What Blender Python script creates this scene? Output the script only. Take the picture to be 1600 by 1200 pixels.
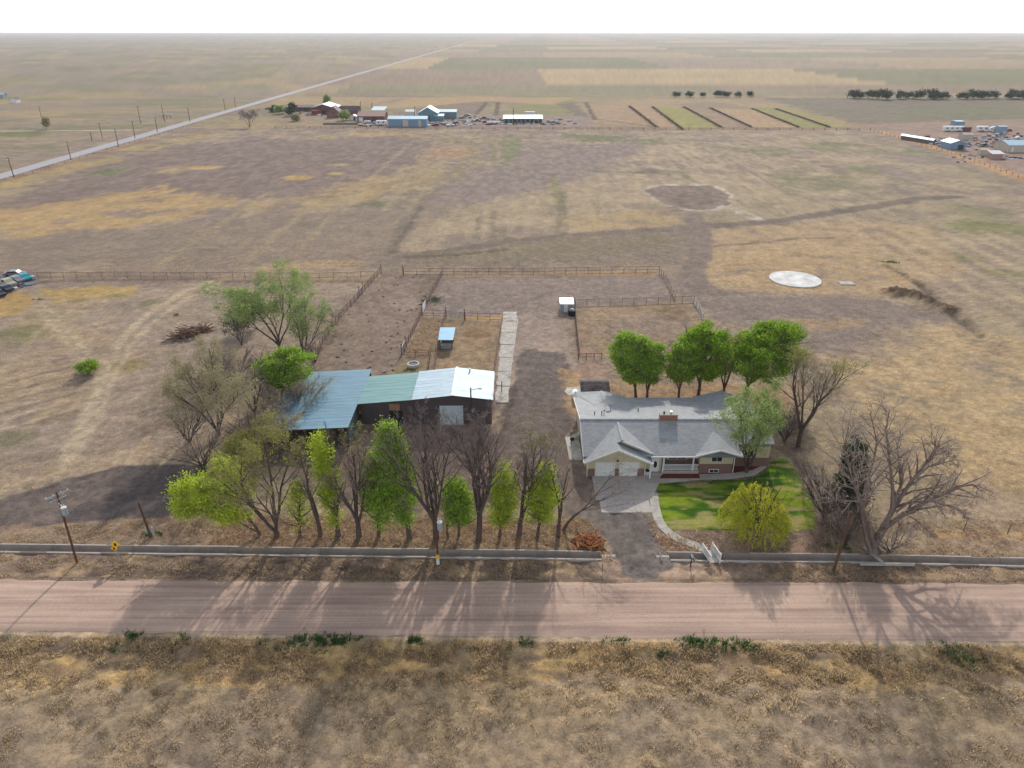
import bpy, math, random
import numpy as np

# ------------------------------------------------------------------ camera, sky, sun, exposure
sc = bpy.context.scene
for _o in list(bpy.data.objects):
    bpy.data.objects.remove(_o)
COL = sc.collection
CAM_H, PITCH, FPX = 55.0, math.radians(26.5), 1110.0

cam = bpy.data.cameras.new('camera')
cam.sensor_width = 36.0
cam.lens = 36.0 * FPX / 1600.0
cam.clip_start, cam.clip_end = 0.5, 40000
cam_o = bpy.data.objects.new('camera', cam)
COL.objects.link(cam_o)
cam_o.location = (0, 0, CAM_H)
cam_o.rotation_euler = (math.radians(90) - PITCH, 0, 0)
sc.camera = cam_o

SUN_EL, SUN_AZ = math.radians(32), math.radians(9)      # azimuth measured from +Y towards +X
wd = bpy.data.worlds.new('World')
sc.world = wd
wd.use_nodes = True
nt = wd.node_tree
nt.nodes.clear()
sky = nt.nodes.new('ShaderNodeTexSky')
sky.sky_type = 'NISHITA'
sky.sun_disc = False
sky.sun_elevation = SUN_EL
sky.sun_rotation = SUN_AZ
sky.altitude = 1400
sky.air_density, sky.dust_density, sky.ozone_density = 1.0, 2.0, 1.0
bg = nt.nodes.new('ShaderNodeBackground')
bg.inputs['Strength'].default_value = 0.15
out = nt.nodes.new('ShaderNodeOutputWorld')
veil = nt.nodes.new('ShaderNodeHueSaturation')          # thin high cloud: the blue is washed out evenly
veil.inputs['Saturation'].default_value = 0.38
nt.links.new(sky.outputs[0], veil.inputs['Color'])
nt.links.new(veil.outputs[0], bg.inputs[0])
nt.links.new(bg.outputs[0], out.inputs[0])

sun = bpy.data.lights.new('sun', 'SUN')
sun.energy = 2.0
sun.angle = math.radians(1.2)
sun.color = (1.0, 0.94, 0.86)
sun_o = bpy.data.objects.new('sun', sun)
COL.objects.link(sun_o)
sun_o.location = (30, 150, 120)
sun_o.rotation_euler = (math.radians(90) - SUN_EL, 0, math.pi - SUN_AZ)

sc.view_settings.view_transform = 'Standard'
sc.view_settings.look = 'None'
sc.view_settings.gamma = 1.0
sc.view_settings.use_curve_mapping = False
sc.view_settings.exposure = 0.66
sc.render.engine = 'CYCLES'
sc.cycles.use_denoising = True
sc.cycles.max_bounces = 6
sc.cycles.diffuse_bounces = 3
sc.cycles.transparent_max_bounces = 6
sc.cycles.volume_bounces = 0

# ------------------------------------------------------------------ helpers
SP, CP = math.sin(PITCH), math.cos(PITCH)


def at(x, y, z=0.0):
    """world point on the level z that the photograph shows at x, y"""
    u, v = (x - 800) / FPX, (600 - y) / FPX
    dy, dz = CP + v * SP, -SP + v * CP
    t = (z - CAM_H) / dz
    return (u * t, dy * t, z)


def on_depth(x, y, Y):
    """world point at the distance Y that the photograph shows at x, y"""
    u, v = (x - 800) / FPX, (600 - y) / FPX
    dy, dz = CP + v * SP, -SP + v * CP
    t = Y / dy
    return (u * t, Y, CAM_H + t * dz)


def S(r, g, b):
    def f(c):
        c /= 255.0
        return c / 12.92 if c <= 0.04045 else ((c + 0.055) / 1.055) ** 2.4
    return (f(r), f(g), f(b))


def lerp(a, b, t):
    return tuple(a[i] + (b[i] - a[i]) * t for i in range(len(a)))


_h = np.random.RandomState(7).rand(256, 256)


def vnoise(x, y):
    xi, yi = np.floor(x).astype(np.int64), np.floor(y).astype(np.int64)
    fx, fy = x - xi, y - yi
    fx, fy = fx * fx * (3 - 2 * fx), fy * fy * (3 - 2 * fy)
    a, b = _h[xi & 255, yi & 255], _h[(xi + 1) & 255, yi & 255]
    c, d = _h[xi & 255, (yi + 1) & 255], _h[(xi + 1) & 255, (yi + 1) & 255]
    return (a * (1 - fx) + b * fx) * (1 - fy) + (c * (1 - fx) + d * fx) * fy


def fbm(x, y, oct=4, ox=0.0):
    s, a, t = 0, 1.0, 0
    for i in range(oct):
        s = s + a * vnoise(x * 2 ** i + 17.3 * i + ox, y * 2 ** i + 5.7 * i + ox * 1.7)
        t += a
        a *= 0.55
    return s / t


def sstep(a, b, x):
    t = np.clip((x - a) / (b - a), 0, 1)
    return t * t * (3 - 2 * t)


# ------------------------------------------------------------------ materials
MATS = {}


def new_mat(name):
    m = bpy.data.materials.new(name)
    m.use_nodes = True
    n = m.node_tree
    b = n.nodes['Principled BSDF']
    return m, n, b


def mat(name, col, rough=0.75, metal=0.0, var=0.12, scale=3.0, bump=0.0, bscale=None, island=0.0, objvar=0.0, spec=0.3, stretch=None, col2=None):
    """plain surface: base colour broken up by two noises, optional fine relief"""
    if name in MATS:
        return MATS[name]
    m, n, b = new_mat(name)
    L = n.links
    tc = n.nodes.new('ShaderNodeTexCoord')
    mp = n.nodes.new('ShaderNodeMapping')
    mp.inputs['Scale'].default_value = stretch or (1, 1, 1)
    L.new(tc.outputs['Object'], mp.inputs['Vector'])
    nz = n.nodes.new('ShaderNodeTexNoise')
    nz.inputs['Scale'].default_value = scale
    nz.inputs['Detail'].default_value = 6
    nz.inputs['Roughness'].default_value = 0.65
    L.new(mp.outputs[0], nz.inputs['Vector'])
    cr = n.nodes.new('ShaderNodeMix')
    cr.data_type = 'RGBA'
    rp = n.nodes.new('ShaderNodeMapRange')
    rp.inputs['From Min'].default_value = 0.3
    rp.inputs['From Max'].default_value = 0.7
    L.new(nz.outputs['Fac'], rp.inputs['Value'])
    L.new(rp.outputs[0], cr.inputs['Factor'])
    c1 = tuple(c * (1 - var) for c in col)
    c2 = col2 or tuple(min(1, c * (1 + var)) for c in col)
    cr.inputs['A'].default_value = (*c1, 1)
    cr.inputs['B'].default_value = (*c2, 1)
    last = cr.outputs['Result']
    for kind, amt in (('island', island), ('obj', objvar)):
        if amt:
            hs = n.nodes.new('ShaderNodeHueSaturation')
            mr = n.nodes.new('ShaderNodeMapRange')
            mr.inputs['To Min'].default_value = 1 - amt
            mr.inputs['To Max'].default_value = 1 + amt
            if kind == 'island':
                g = n.nodes.new('ShaderNodeNewGeometry')
                L.new(g.outputs['Random Per Island'], mr.inputs['Value'])
            else:
                g = n.nodes.new('ShaderNodeObjectInfo')
                L.new(g.outputs['Random'], mr.inputs['Value'])
            L.new(mr.outputs[0], hs.inputs['Value'])
            L.new(last, hs.inputs['Color'])
            last = hs.outputs['Color']
    L.new(last, b.inputs['Base Color'])
    b.inputs['Roughness'].default_value = rough
    b.inputs['Metallic'].default_value = metal
    b.inputs['Specular IOR Level'].default_value = spec
    if bump:
        n2 = n.nodes.new('ShaderNodeTexNoise')
        n2.inputs['Scale'].default_value = bscale or scale * 4
        n2.inputs['Detail'].default_value = 5
        L.new(mp.outputs[0], n2.inputs['Vector'])
        bp = n.nodes.new('ShaderNodeBump')
        bp.inputs['Strength'].default_value = bump
        bp.inputs['Distance'].default_value = 0.08
        L.new(n2.outputs['Fac'], bp.inputs['Height'])
        L.new(bp.outputs[0], b.inputs['Normal'])
    MATS[name] = m
    return m


def leaf_mat(name, a, b_, trans=0.45):
    m, n, b = new_mat(name)
    L = n.links
    g = n.nodes.new('ShaderNodeNewGeometry')
    mx = n.nodes.new('ShaderNodeMix')
    mx.data_type = 'RGBA'
    mx.inputs['A'].default_value = (*a, 1)
    mx.inputs['B'].default_value = (*b_, 1)
    L.new(g.outputs['Random Per Island'], mx.inputs['Factor'])
    b.inputs['Roughness'].default_value = 0.6
    b.inputs['Specular IOR Level'].default_value = 0.25
    L.new(mx.outputs['Result'], b.inputs['Base Color'])
    tr = n.nodes.new('ShaderNodeBsdfTranslucent')
    L.new(mx.outputs['Result'], tr.inputs['Color'])
    ms = n.nodes.new('ShaderNodeMixShader')
    ms.inputs[0].default_value = trans
    L.new(b.outputs[0], ms.inputs[1])
    L.new(tr.outputs[0], ms.inputs[2])
    o = n.nodes['Material Output']
    L.new(ms.outputs[0], o.inputs['Surface'])
    MATS[name] = m
    return m


def attr_mat(name, rough=0.95, fine=1.0, bump=0.7, trans=0.0):
    """base colour stored on the mesh, broken up by grain"""
    m, n, b = new_mat(name)
    L = n.links
    at_ = n.nodes.new('ShaderNodeAttribute')
    at_.attribute_name = 'col'
    last = at_.outputs['Color']
    b.inputs['Roughness'].default_value = rough
    b.inputs['Specular IOR Level'].default_value = 0.1
    if fine:
        tc = n.nodes.new('ShaderNodeTexCoord')
        hs = n.nodes.new('ShaderNodeHueSaturation')
        acc = None
        outs = []
        for sc_, amt in ((0.11, 0.08), (0.42, 0.13), (1.5, 0.20), (5.0, 0.18)):
            nz = n.nodes.new('ShaderNodeTexNoise')
            nz.inputs['Scale'].default_value = sc_
            nz.inputs['Detail'].default_value = 4
            nz.inputs['Roughness'].default_value = 0.7
            L.new(tc.outputs['Object'], nz.inputs['Vector'])
            mr = n.nodes.new('ShaderNodeMapRange')
            mr.inputs['From Min'].default_value = 0.32
            mr.inputs['From Max'].default_value = 0.68
            mr.inputs['To Min'].default_value = -amt * fine
            mr.inputs['To Max'].default_value = amt * fine
            L.new(nz.outputs['Fac'], mr.inputs['Value'])
            outs.append(nz.outputs['Fac'])
            ma = n.nodes.new('ShaderNodeMath')
            L.new(mr.outputs[0], ma.inputs[0])
            if acc is None:
                ma.inputs[1].default_value = 1.0
            else:
                L.new(acc, ma.inputs[1])
            acc = ma.outputs[0]
        # specks of pale straw lying over the soil
        sp = n.nodes.new('ShaderNodeTexNoise')
        sp.inputs['Scale'].default_value = 2.3
        sp.inputs['Detail'].default_value = 6
        sp.inputs['Roughness'].default_value = 0.75
        mp = n.nodes.new('ShaderNodeMapping')
        mp.inputs['Location'].default_value = (13, 7, 0)
        L.new(tc.outputs['Object'], mp.inputs['Vector'])
        L.new(mp.outputs[0], sp.inputs['Vector'])
        mr = n.nodes.new('ShaderNodeMapRange')
        mr.inputs['From Min'].default_value = 0.52
        mr.inputs['From Max'].default_value = 0.66
        mr.inputs['To Max'].default_value = 0.45 * fine
        L.new(sp.outputs['Fac'], mr.inputs['Value'])
        mx = n.nodes.new('ShaderNodeMix')
        mx.data_type = 'RGBA'
        mx.blend_type = 'MULTIPLY'
        mx.inputs['B'].default_value = (1.45, 1.38, 1.25, 1)
        L.new(mr.outputs[0], mx.inputs['Factor'])
        L.new(last, mx.inputs['A'])
        last = mx.outputs['Result']
        L.new(acc, hs.inputs['Value'])
        L.new(last, hs.inputs['Color'])
        last = hs.outputs['Color']
        if bump:
            n2 = n.nodes.new('ShaderNodeTexNoise')
            n2.inputs['Scale'].default_value = 3.5
            n2.inputs['Detail'].default_value = 6
            n2.inputs['Roughness'].default_value = 0.7
            L.new(tc.outputs['Object'], n2.inputs['Vector'])
            bp = n.nodes.new('ShaderNodeBump')
            bp.inputs['Strength'].default_value = bump
            bp.inputs['Distance'].default_value = 0.2
            L.new(n2.outputs['Fac'], bp.inputs['Height'])
            L.new(bp.outputs[0], b.inputs['Normal'])
    L.new(last, b.inputs['Base Color'])
    if trans:
        tr = n.nodes.new('ShaderNodeBsdfTranslucent')
        L.new(last, tr.inputs['Color'])
        ms = n.nodes.new('ShaderNodeMixShader')
        ms.inputs[0].default_value = trans
        L.new(b.outputs[0], ms.inputs[1])
        L.new(tr.outputs[0], ms.inputs[2])
        L.new(ms.outputs[0], n.nodes['Material Output'].inputs['Surface'])
    MATS[name] = m
    return m


def brick_mat(name, c1, c2, mortar):
    m, n, b = new_mat(name)
    L = n.links
    tc = n.nodes.new('ShaderNodeTexCoord')
    sx = n.nodes.new('ShaderNodeSeparateXYZ')
    L.new(tc.outputs['Object'], sx.inputs[0])
    ad = n.nodes.new('ShaderNodeMath')
    L.new(sx.outputs['X'], ad.inputs[0])
    L.new(sx.outputs['Y'], ad.inputs[1])
    cb = n.nodes.new('ShaderNodeCombineXYZ')
    L.new(ad.outputs[0], cb.inputs['X'])
    L.new(sx.outputs['Z'], cb.inputs['Y'])
    br = n.nodes.new('ShaderNodeTexBrick')
    br.inputs['Scale'].default_value = 1.0
    br.inputs['Brick Width'].default_value = 0.3
    br.inputs['Row Height'].default_value = 0.1
    br.inputs['Mortar Size'].default_value = 0.012
    br.inputs['Color1'].default_value = (*c1, 1)
    br.inputs['Color2'].default_value = (*c2, 1)
    br.inputs['Mortar'].default_value = (*mortar, 1)
    L.new(cb.outputs[0], br.inputs['Vector'])
    L.new(br.outputs['Color'], b.inputs['Base Color'])
    b.inputs['Roughness'].default_value = 0.9
    MATS[name] = m
    return m


def siding_mat(name, col, pitch=0.2, dark=0.75):
    m, n, b = new_mat(name)
    L = n.links
    tc = n.nodes.new('ShaderNodeTexCoord')
    wv = n.nodes.new('ShaderNodeTexWave')
    wv.bands_direction = 'Z'
    wv.wave_profile = 'SAW'
    wv.inputs['Scale'].default_value = 0.314 / pitch
    wv.inputs['Distortion'].default_value = 0.0
    L.new(tc.outputs['Object'], wv.inputs['Vector'])
    bp = n.nodes.new('ShaderNodeBump')
    bp.inputs['Strength'].default_value = 0.6
    bp.inputs['Distance'].default_value = 0.03
    L.new(wv.outputs['Fac'], bp.inputs['Height'])
    L.new(bp.outputs[0], b.inputs['Normal'])
    nz = n.nodes.new('ShaderNodeTexNoise')
    nz.inputs['Scale'].default_value = 2.0
    L.new(tc.outputs['Object'], nz.inputs['Vector'])
    mx = n.nodes.new('ShaderNodeMix')
    mx.data_type = 'RGBA'
    mx.inputs['A'].default_value = (*tuple(c * 0.9 for c in col), 1)
    mx.inputs['B'].default_value = (*col, 1)
    L.new(nz.outputs['Fac'], mx.inputs['Factor'])
    L.new(mx.outputs['Result'], b.inputs['Base Color'])
    b.inputs['Roughness'].default_value = 0.7
    MATS[name] = m
    return m


def shingle_mat(name, col, amt=0.35, sx=0.5, row=0.2):
    """asphalt shingles: tabs of slightly different tone in rows down the slope"""
    m, n, b = new_mat(name)
    L = n.links
    tc = n.nodes.new('ShaderNodeTexCoord')
    br = n.nodes.new('ShaderNodeTexBrick')
    br.inputs['Scale'].default_value = 1.0
    br.inputs['Brick Width'].default_value = sx
    br.inputs['Row Height'].default_value = row
    br.inputs['Mortar Size'].default_value = 0.012
    br.inputs['Bias'].default_value = 0.0
    br.inputs['Color1'].default_value = (*tuple(c * (1 - amt) for c in col), 1)
    br.inputs['Color2'].default_value = (*tuple(c * (1 + amt * 0.6) for c in col), 1)
    br.inputs['Mortar'].default_value = (*tuple(c * 0.55 for c in col), 1)
    L.new(tc.outputs['Object'], br.inputs['Vector'])
    nz = n.nodes.new('ShaderNodeTexNoise')
    nz.inputs['Scale'].default_value = 0.8
    nz.inputs['Detail'].default_value = 5
    L.new(tc.outputs['Object'], nz.inputs['Vector'])
    mr = n.nodes.new('ShaderNodeMapRange')
    mr.inputs['To Min'].default_value = 0.75
    mr.inputs['To Max'].default_value = 1.25
    L.new(nz.outputs['Fac'], mr.inputs['Value'])
    hs = n.nodes.new('ShaderNodeHueSaturation')
    L.new(mr.outputs[0], hs.inputs['Value'])
    L.new(br.outputs['Color'], hs.inputs['Color'])
    L.new(hs.outputs[0], b.inputs['Base Color'])
    b.inputs['Roughness'].default_value = 0.75
    b.inputs['Specular IOR Level'].default_value = 0.35
    MATS[name] = m
    return m


def metal_roof(name, col, rust=None, rough=0.45, objvar=0.07):
    """painted or galvanised sheet with streaks running down the sheet and worn spots"""
    m, n, b = new_mat(name)
    L = n.links
    tc = n.nodes.new('ShaderNodeTexCoord')
    mp = n.nodes.new('ShaderNodeMapping')
    mp.inputs['Scale'].default_value = (0.25, 3.0, 1.0)
    L.new(tc.outputs['Object'], mp.inputs['Vector'])
    nz = n.nodes.new('ShaderNodeTexNoise')
    nz.inputs['Scale'].default_value = 1.6
    nz.inputs['Detail'].default_value = 6
    L.new(mp.outputs[0], nz.inputs['Vector'])
    mr = n.nodes.new('ShaderNodeMapRange')
    mr.inputs['From Min'].default_value = 0.3
    mr.inputs['From Max'].default_value = 0.7
    mr.inputs['To Min'].default_value = 0.78
    mr.inputs['To Max'].default_value = 1.15
    L.new(nz.outputs['Fac'], mr.inputs['Value'])
    oi = n.nodes.new('ShaderNodeObjectInfo')
    om = n.nodes.new('ShaderNodeMapRange')
    om.inputs['To Min'].default_value = 1 - objvar
    om.inputs['To Max'].default_value = 1 + objvar
    L.new(oi.outputs['Random'], om.inputs['Value'])
    mu = n.nodes.new('ShaderNodeMath')
    mu.operation = 'MULTIPLY'
    L.new(mr.outputs[0], mu.inputs[0])
    L.new(om.outputs[0], mu.inputs[1])
    hs = n.nodes.new('ShaderNodeHueSaturation')
    L.new(mu.outputs[0], hs.inputs['Value'])
    hs.inputs['Color'].default_value = (*col, 1)
    last = hs.outputs[0]
    if rust:
        n2 = n.nodes.new('ShaderNodeTexNoise')
        n2.inputs['Scale'].default_value = 0.7
        n2.inputs['Detail'].default_value = 8
        L.new(tc.outputs['Object'], n2.inputs['Vector'])
        r2 = n.nodes.new('ShaderNodeMapRange')
        r2.inputs['From Min'].default_value = 0.6
        r2.inputs['From Max'].default_value = 0.74
        L.new(n2.outputs['Fac'], r2.inputs['Value'])
        mx = n.nodes.new('ShaderNodeMix')
        mx.data_type = 'RGBA'
        L.new(r2.outputs[0], mx.inputs['Factor'])
        L.new(last, mx.inputs['A'])
        mx.inputs['B'].default_value = (*rust, 1)
        last = mx.outputs['Result']
    L.new(last, b.inputs['Base Color'])
    b.inputs['Roughness'].default_value = rough
    b.inputs['Metallic'].default_value = 0.25
    MATS[name] = m
    return m


M_white = mat('white_paint', (0.72, 0.72, 0.7), 0.55, var=0.06, scale=2)
M_cream = siding_mat('cream_siding', S(206, 194, 160))
M_brick = brick_mat('red_brick', S(128, 84, 70), S(104, 68, 60), S(150, 135, 125))
M_chimney = brick_mat('chimney_brick', S(150, 92, 66), S(128, 74, 56), S(160, 140, 122))
M_shingle = shingle_mat('grey_shingle', S(154, 156, 157), amt=.14)
M_shingle_dark = shingle_mat('dark_shingle', S(74, 66, 68), amt=0.8, sx=0.6, row=0.25)
M_conc = mat('concrete', S(176, 168, 160), 0.9, var=0.12, scale=1.2, bump=0.3, bscale=9, objvar=0.06, spec=0.15)
M_conc_old = mat('old_concrete', S(178, 172, 162), 0.95, var=0.3, scale=0.9, bump=0.6, bscale=6, objvar=0.08, spec=0.1)
M_conc_ditch = mat('ditch_concrete', S(140, 129, 119), 0.95, var=0.2, scale=0.8, bump=0.3, bscale=6, objvar=0.07, spec=0.1)
M_slab_white = mat('white_slab', (0.62, 0.60, 0.55), 0.85, var=0.3, scale=0.35, bump=0.3, spec=0.15, col2=(0.84, 0.83, 0.79))
M_glass = mat('window_glass', (0.02, 0.025, 0.03), 0.08, var=0.05, spec=0.6)
M_dark = mat('dark_metal', (0.03, 0.03, 0.035), 0.6)
M_black = mat('black_plastic', (0.012, 0.012, 0.016), 0.4)
M_wood = mat('weathered_wood', S(112, 88, 72), 0.9, var=0.3, scale=3, bump=0.4, stretch=(6, 6, 0.6), objvar=0.15)
M_pole = mat('pole_wood', S(96, 66, 50), 0.9, var=0.3, scale=2, bump=0.3, stretch=(5, 5, 0.4), objvar=0.1)
M_rustpipe = mat('rusted_pipe', S(104, 76, 62), 0.8, var=0.25, scale=4, objvar=0.12)
M_fencewood = mat('fence_board', S(128, 104, 94), 0.9, var=0.25, scale=3, objvar=0.15)
M_greengate = mat('green_gate_paint', S(120, 138, 124), 0.55, var=0.1)
M_galv = mat('galvanised_steel', (0.5, 0.52, 0.54), 0.4, 0.6, var=0.1)
M_grey = mat('grey_paint', S(150, 156, 162), 0.5, var=0.08)
M_barnwall = siding_mat('dark_barn_wall', S(84, 73, 75), pitch=0.4)
M_bark = mat('bark', S(92, 80, 74), 0.95, var=0.35, scale=2.5, bump=0.6, stretch=(3, 3, 0.8), spec=0.1)
M_bark_dead = mat('pale_dead_bark', S(126, 110, 102), 0.95, var=0.4, scale=1.5, bump=0.6, stretch=(3, 3, 0.8), spec=0.1)
M_twig = mat('twig', S(132, 117, 111), 0.95, var=0.25, scale=1.0, island=0.25, spec=0.1)
M_twig_pale = mat('pale_twig', S(166, 150, 138), 0.95, var=0.25, scale=1.0, island=0.25, spec=0.1)
M_leaf_yg = leaf_mat('leaf_yellow_green', (0.56, 0.62, 0.05), (0.32, 0.44, 0.04), .5)
M_leaf_lg = leaf_mat('leaf_light_green', (0.42, 0.57, 0.06), (0.19, 0.33, 0.04), .47)
M_leaf_g = leaf_mat('leaf_green', (0.38, 0.53, 0.03), (0.13, 0.27, 0.02), 0.42)
M_leaf_pale = leaf_mat('leaf_pale', (0.36, 0.45, 0.15), (0.24, 0.33, 0.09), .5)
M_leaf_bud = leaf_mat('leaf_bud', (0.36, 0.36, 0.06), (0.24, 0.23, 0.06), .5)
M_leaf_willow = leaf_mat('leaf_willow', (0.70, 0.66, 0.05), (0.42, 0.46, 0.04), .5)
M_leaf_straw = leaf_mat('leaf_straw', (0.42, 0.37, 0.20), (0.30, 0.27, 0.14), 0.4)
M_leaf_dark = leaf_mat('leaf_dark', (0.035, 0.075, 0.02), (0.02, 0.05, 0.018), 0.2)
M_ground = attr_mat('earth_and_dry_grass')
M_grass = attr_mat('dry_grass_blades', fine=0, trans=0.6)


# ------------------------------------------------------------------ object helpers
class MB:
    def __init__(s):
        s.v, s.f = [], []

    def add(s, vs, fs):
        k = len(s.v)
        s.v += [tuple(map(float, p)) for p in vs]
        s.f += [tuple(i + k for i in f) for f in fs]
        return s

    def box(s, x0, x1, y0, y1, z0, z1):
        return s.add([(x0, y0, z0), (x1, y0, z0), (x1, y1, z0), (x0, y1, z0), (x0, y0, z1), (x1, y0, z1), (x1, y1, z1), (x0, y1, z1)],
                     [(3, 2, 1, 0), (4, 5, 6, 7), (0, 1, 5, 4), (1, 2, 6, 5), (2, 3, 7, 6), (3, 0, 4, 7)])

    def bar(s, a, b, w, h, up=(0, 0, 1)):
        """rectangular bar from a to b"""
        a, b, up = np.array(a, float), np.array(b, float), np.array(up, float)
        d = b - a
        d /= np.linalg.norm(d)
        if abs(np.dot(d, up)) > 0.98:
            up = np.array((1.0, 0, 0))
        r = np.cross(d, up)
        r /= np.linalg.norm(r)
        u = np.cross(r, d)
        vs = [e + r * sx * w / 2 + u * su * h / 2 for e in (a, b) for sx, su in ((-1, -1), (1, -1), (1, 1), (-1, 1))]
        return s.add(vs, [(0, 1, 2, 3), (7, 6, 5, 4), (0, 4, 5, 1), (1, 5, 6, 2), (2, 6, 7, 3), (3, 7, 4, 0)])

    def tube(s, a, b, r0, r1=None, n=8, cap=True):
        r1 = r0 if r1 is None else r1
        a, b = np.array(a, float), np.array(b, float)
        d = b - a
        d /= max(1e-9, np.linalg.norm(d))
        t = np.array((0, 0, 1.0)) if abs(d[2]) < 0.9 else np.array((1.0, 0, 0))
        r = np.cross(d, t)
        r /= np.linalg.norm(r)
        u = np.cross(r, d)
        vs = []
        for e, q in ((a, r0), (b, r1)):
            for i in range(n):
                g = 2 * math.pi * i / n
                vs.append(e + (r * math.cos(g) + u * math.sin(g)) * q)
        fs = [(i, (i + 1) % n, n + (i + 1) % n, n + i) for i in range(n)]
        if cap:
            fs += [tuple(range(n - 1, -1, -1)), tuple(range(n, 2 * n))]
        return s.add(vs, fs)

    def prism(s, pts, vec):
        """polygon pts (3-D) swept along vec"""
        n = len(pts)
        vs = list(pts) + [tuple(p[i] + vec[i] for i in range(3)) for p in pts]
        fs = [tuple(range(n - 1, -1, -1)), tuple(range(n, 2 * n))] + [(i, (i + 1) % n, n + (i + 1) % n, n + i) for i in range(n)]
        return s.add(vs, fs)

    def ball(s, c, rx, ry, rz, nu=8, nv=5):
        vs = [(c[0], c[1], c[2] - rz)]
        for j in range(1, nv):
            ph = -math.pi / 2 + math.pi * j / nv
            for i in range(nu):
                g = 2 * math.pi * i / nu
                vs.append((c[0] + rx * math.cos(ph) * math.cos(g), c[1] + ry * math.cos(ph) * math.sin(g), c[2] + rz * math.sin(ph)))
        vs.append((c[0], c[1], c[2] + rz))
        fs = [(0, 1 + (i + 1) % nu, 1 + i) for i in range(nu)]
        for j in range(nv - 2):
            fs += [(1 + j * nu + i, 1 + j * nu + (i + 1) % nu, 1 + (j + 1) * nu + (i + 1) % nu, 1 + (j + 1) * nu + i) for i in range(nu)]
        k = 1 + (nv - 2) * nu
        fs += [(k + i, k + (i + 1) % nu, len(vs) - 1) for i in range(nu)]
        return s.add(vs, fs)

    def build(s, name, m, parent=None, smooth=False, bevel=0):
        o0 = parent_world(parent)
        me = bpy.data.meshes.new(name)
        me.from_pydata([(x - o0[0], y - o0[1], z - o0[2]) for x, y, z in s.v], [], s.f)
        me.update()
        if smooth:
            me.polygons.foreach_set('use_smooth', [True] * len(me.polygons))
        me.materials.append(m)
        return link(name, me, parent)


WORLD = {}


def parent_world(p):
    return WORLD.get(p.name, (0, 0, 0)) if p is not None else (0, 0, 0)


def link(name, me, parent=None):
    o = bpy.data.objects.new(name, me)
    COL.objects.link(o)
    if parent is not None:
        o.parent = parent
        WORLD[o.name] = WORLD.get(parent.name, (0, 0, 0))
    return o


def thing(name, label, cat, loc=(0, 0, 0), group=None):
    o = bpy.data.objects.new(name, None)
    o.empty_display_size = 0.5
    COL.objects.link(o)
    o.location = loc
    WORLD[o.name] = tuple(loc)
    return tag(o, label, cat, group)


def tag(o, label, cat=None, group=None, kind=None):
    o['label'] = label
    if cat:
        o['category'] = cat
    if group:
        o['group'] = group
    if kind:
        o['kind'] = kind
    return o


def struct(o, label):
    o['kind'] = 'structure'
    o['label'] = label
    return o


def np_mesh(name, V, F, m, parent=None, smooth=False, col=None):
    """large mesh from arrays; F is n x 3 or n x 4"""
    V = np.asarray(V, np.float32)
    if parent is not None:
        V = V - np.array(parent_world(parent), np.float32)
    F = np.asarray(F, np.int32)
    me = bpy.data.meshes.new(name)
    k = F.shape[1]
    me.vertices.add(len(V))
    me.vertices.foreach_set('co', V.ravel())
    me.loops.add(F.size)
    me.loops.foreach_set('vertex_index', F.ravel())
    me.polygons.add(len(F))
    me.polygons.foreach_set('loop_start', np.arange(0, F.size, k, dtype=np.int32))
    me.polygons.foreach_set('loop_total', np.full(len(F), k, np.int32))
    if smooth:
        me.polygons.foreach_set('use_smooth', np.ones(len(F), bool))
    if col is not None:
        a = me.attributes.new('col', 'FLOAT_COLOR', 'POINT')
        c = np.ones((len(V), 4), np.float32)
        c[:, :3] = col
        a.data.foreach_set('color', c.ravel())
    me.update()
    me.validate()
    me.materials.append(m)
    return link(name, me, parent)


# ------------------------------------------------------------------ ground
def poly_sd(X, Y, poly):
    """signed distance to a polygon, negative inside"""
    d2 = np.full(X.shape, 1e18)
    ins = np.zeros(X.shape, bool)
    n = len(poly)
    for i in range(n):
        ax, ay = poly[i][:2]
        bx, by = poly[(i + 1) % n][:2]
        ex, ey = bx - ax, by - ay
        t = np.clip(((X - ax) * ex + (Y - ay) * ey) / max(1e-9, ex * ex + ey * ey), 0, 1)
        d2 = np.minimum(d2, (X - ax - t * ex) ** 2 + (Y - ay - t * ey) ** 2)
        c = ((ay > Y) != (by > Y)) & (X < (bx - ax) * (Y - ay) / ((by - ay) if abs(by - ay) > 1e-9 else 1e-9) + ax)
        ins ^= c
    d = np.sqrt(d2)
    return np.where(ins, -d, d)


def line_d(X, Y, pts):
    d2 = np.full(X.shape, 1e18)
    for i in range(len(pts) - 1):
        ax, ay = pts[i][:2]
        bx, by = pts[i + 1][:2]
        ex, ey = bx - ax, by - ay
        t = np.clip(((X - ax) * ex + (Y - ay) * ey) / max(1e-9, ex * ex + ey * ey), 0, 1)
        d2 = np.minimum(d2, (X - ax - t * ex) ** 2 + (Y - ay - t * ey) ** 2)
    return np.sqrt(d2)


def px(*pts):
    return [at(a, b) for a, b in pts]


def road_n(x):
    return 61.05 - 0.006 * x


def road_s(x):
    return 52.9 - 0.0135 * x


DITCH_W = px((-300, 857), (0, 857), (400, 861.5), (700, 865.5), (940, 869))
DITCH_E = px((1045, 870), (1330, 873), (1600, 879), (1900, 885))

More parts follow.
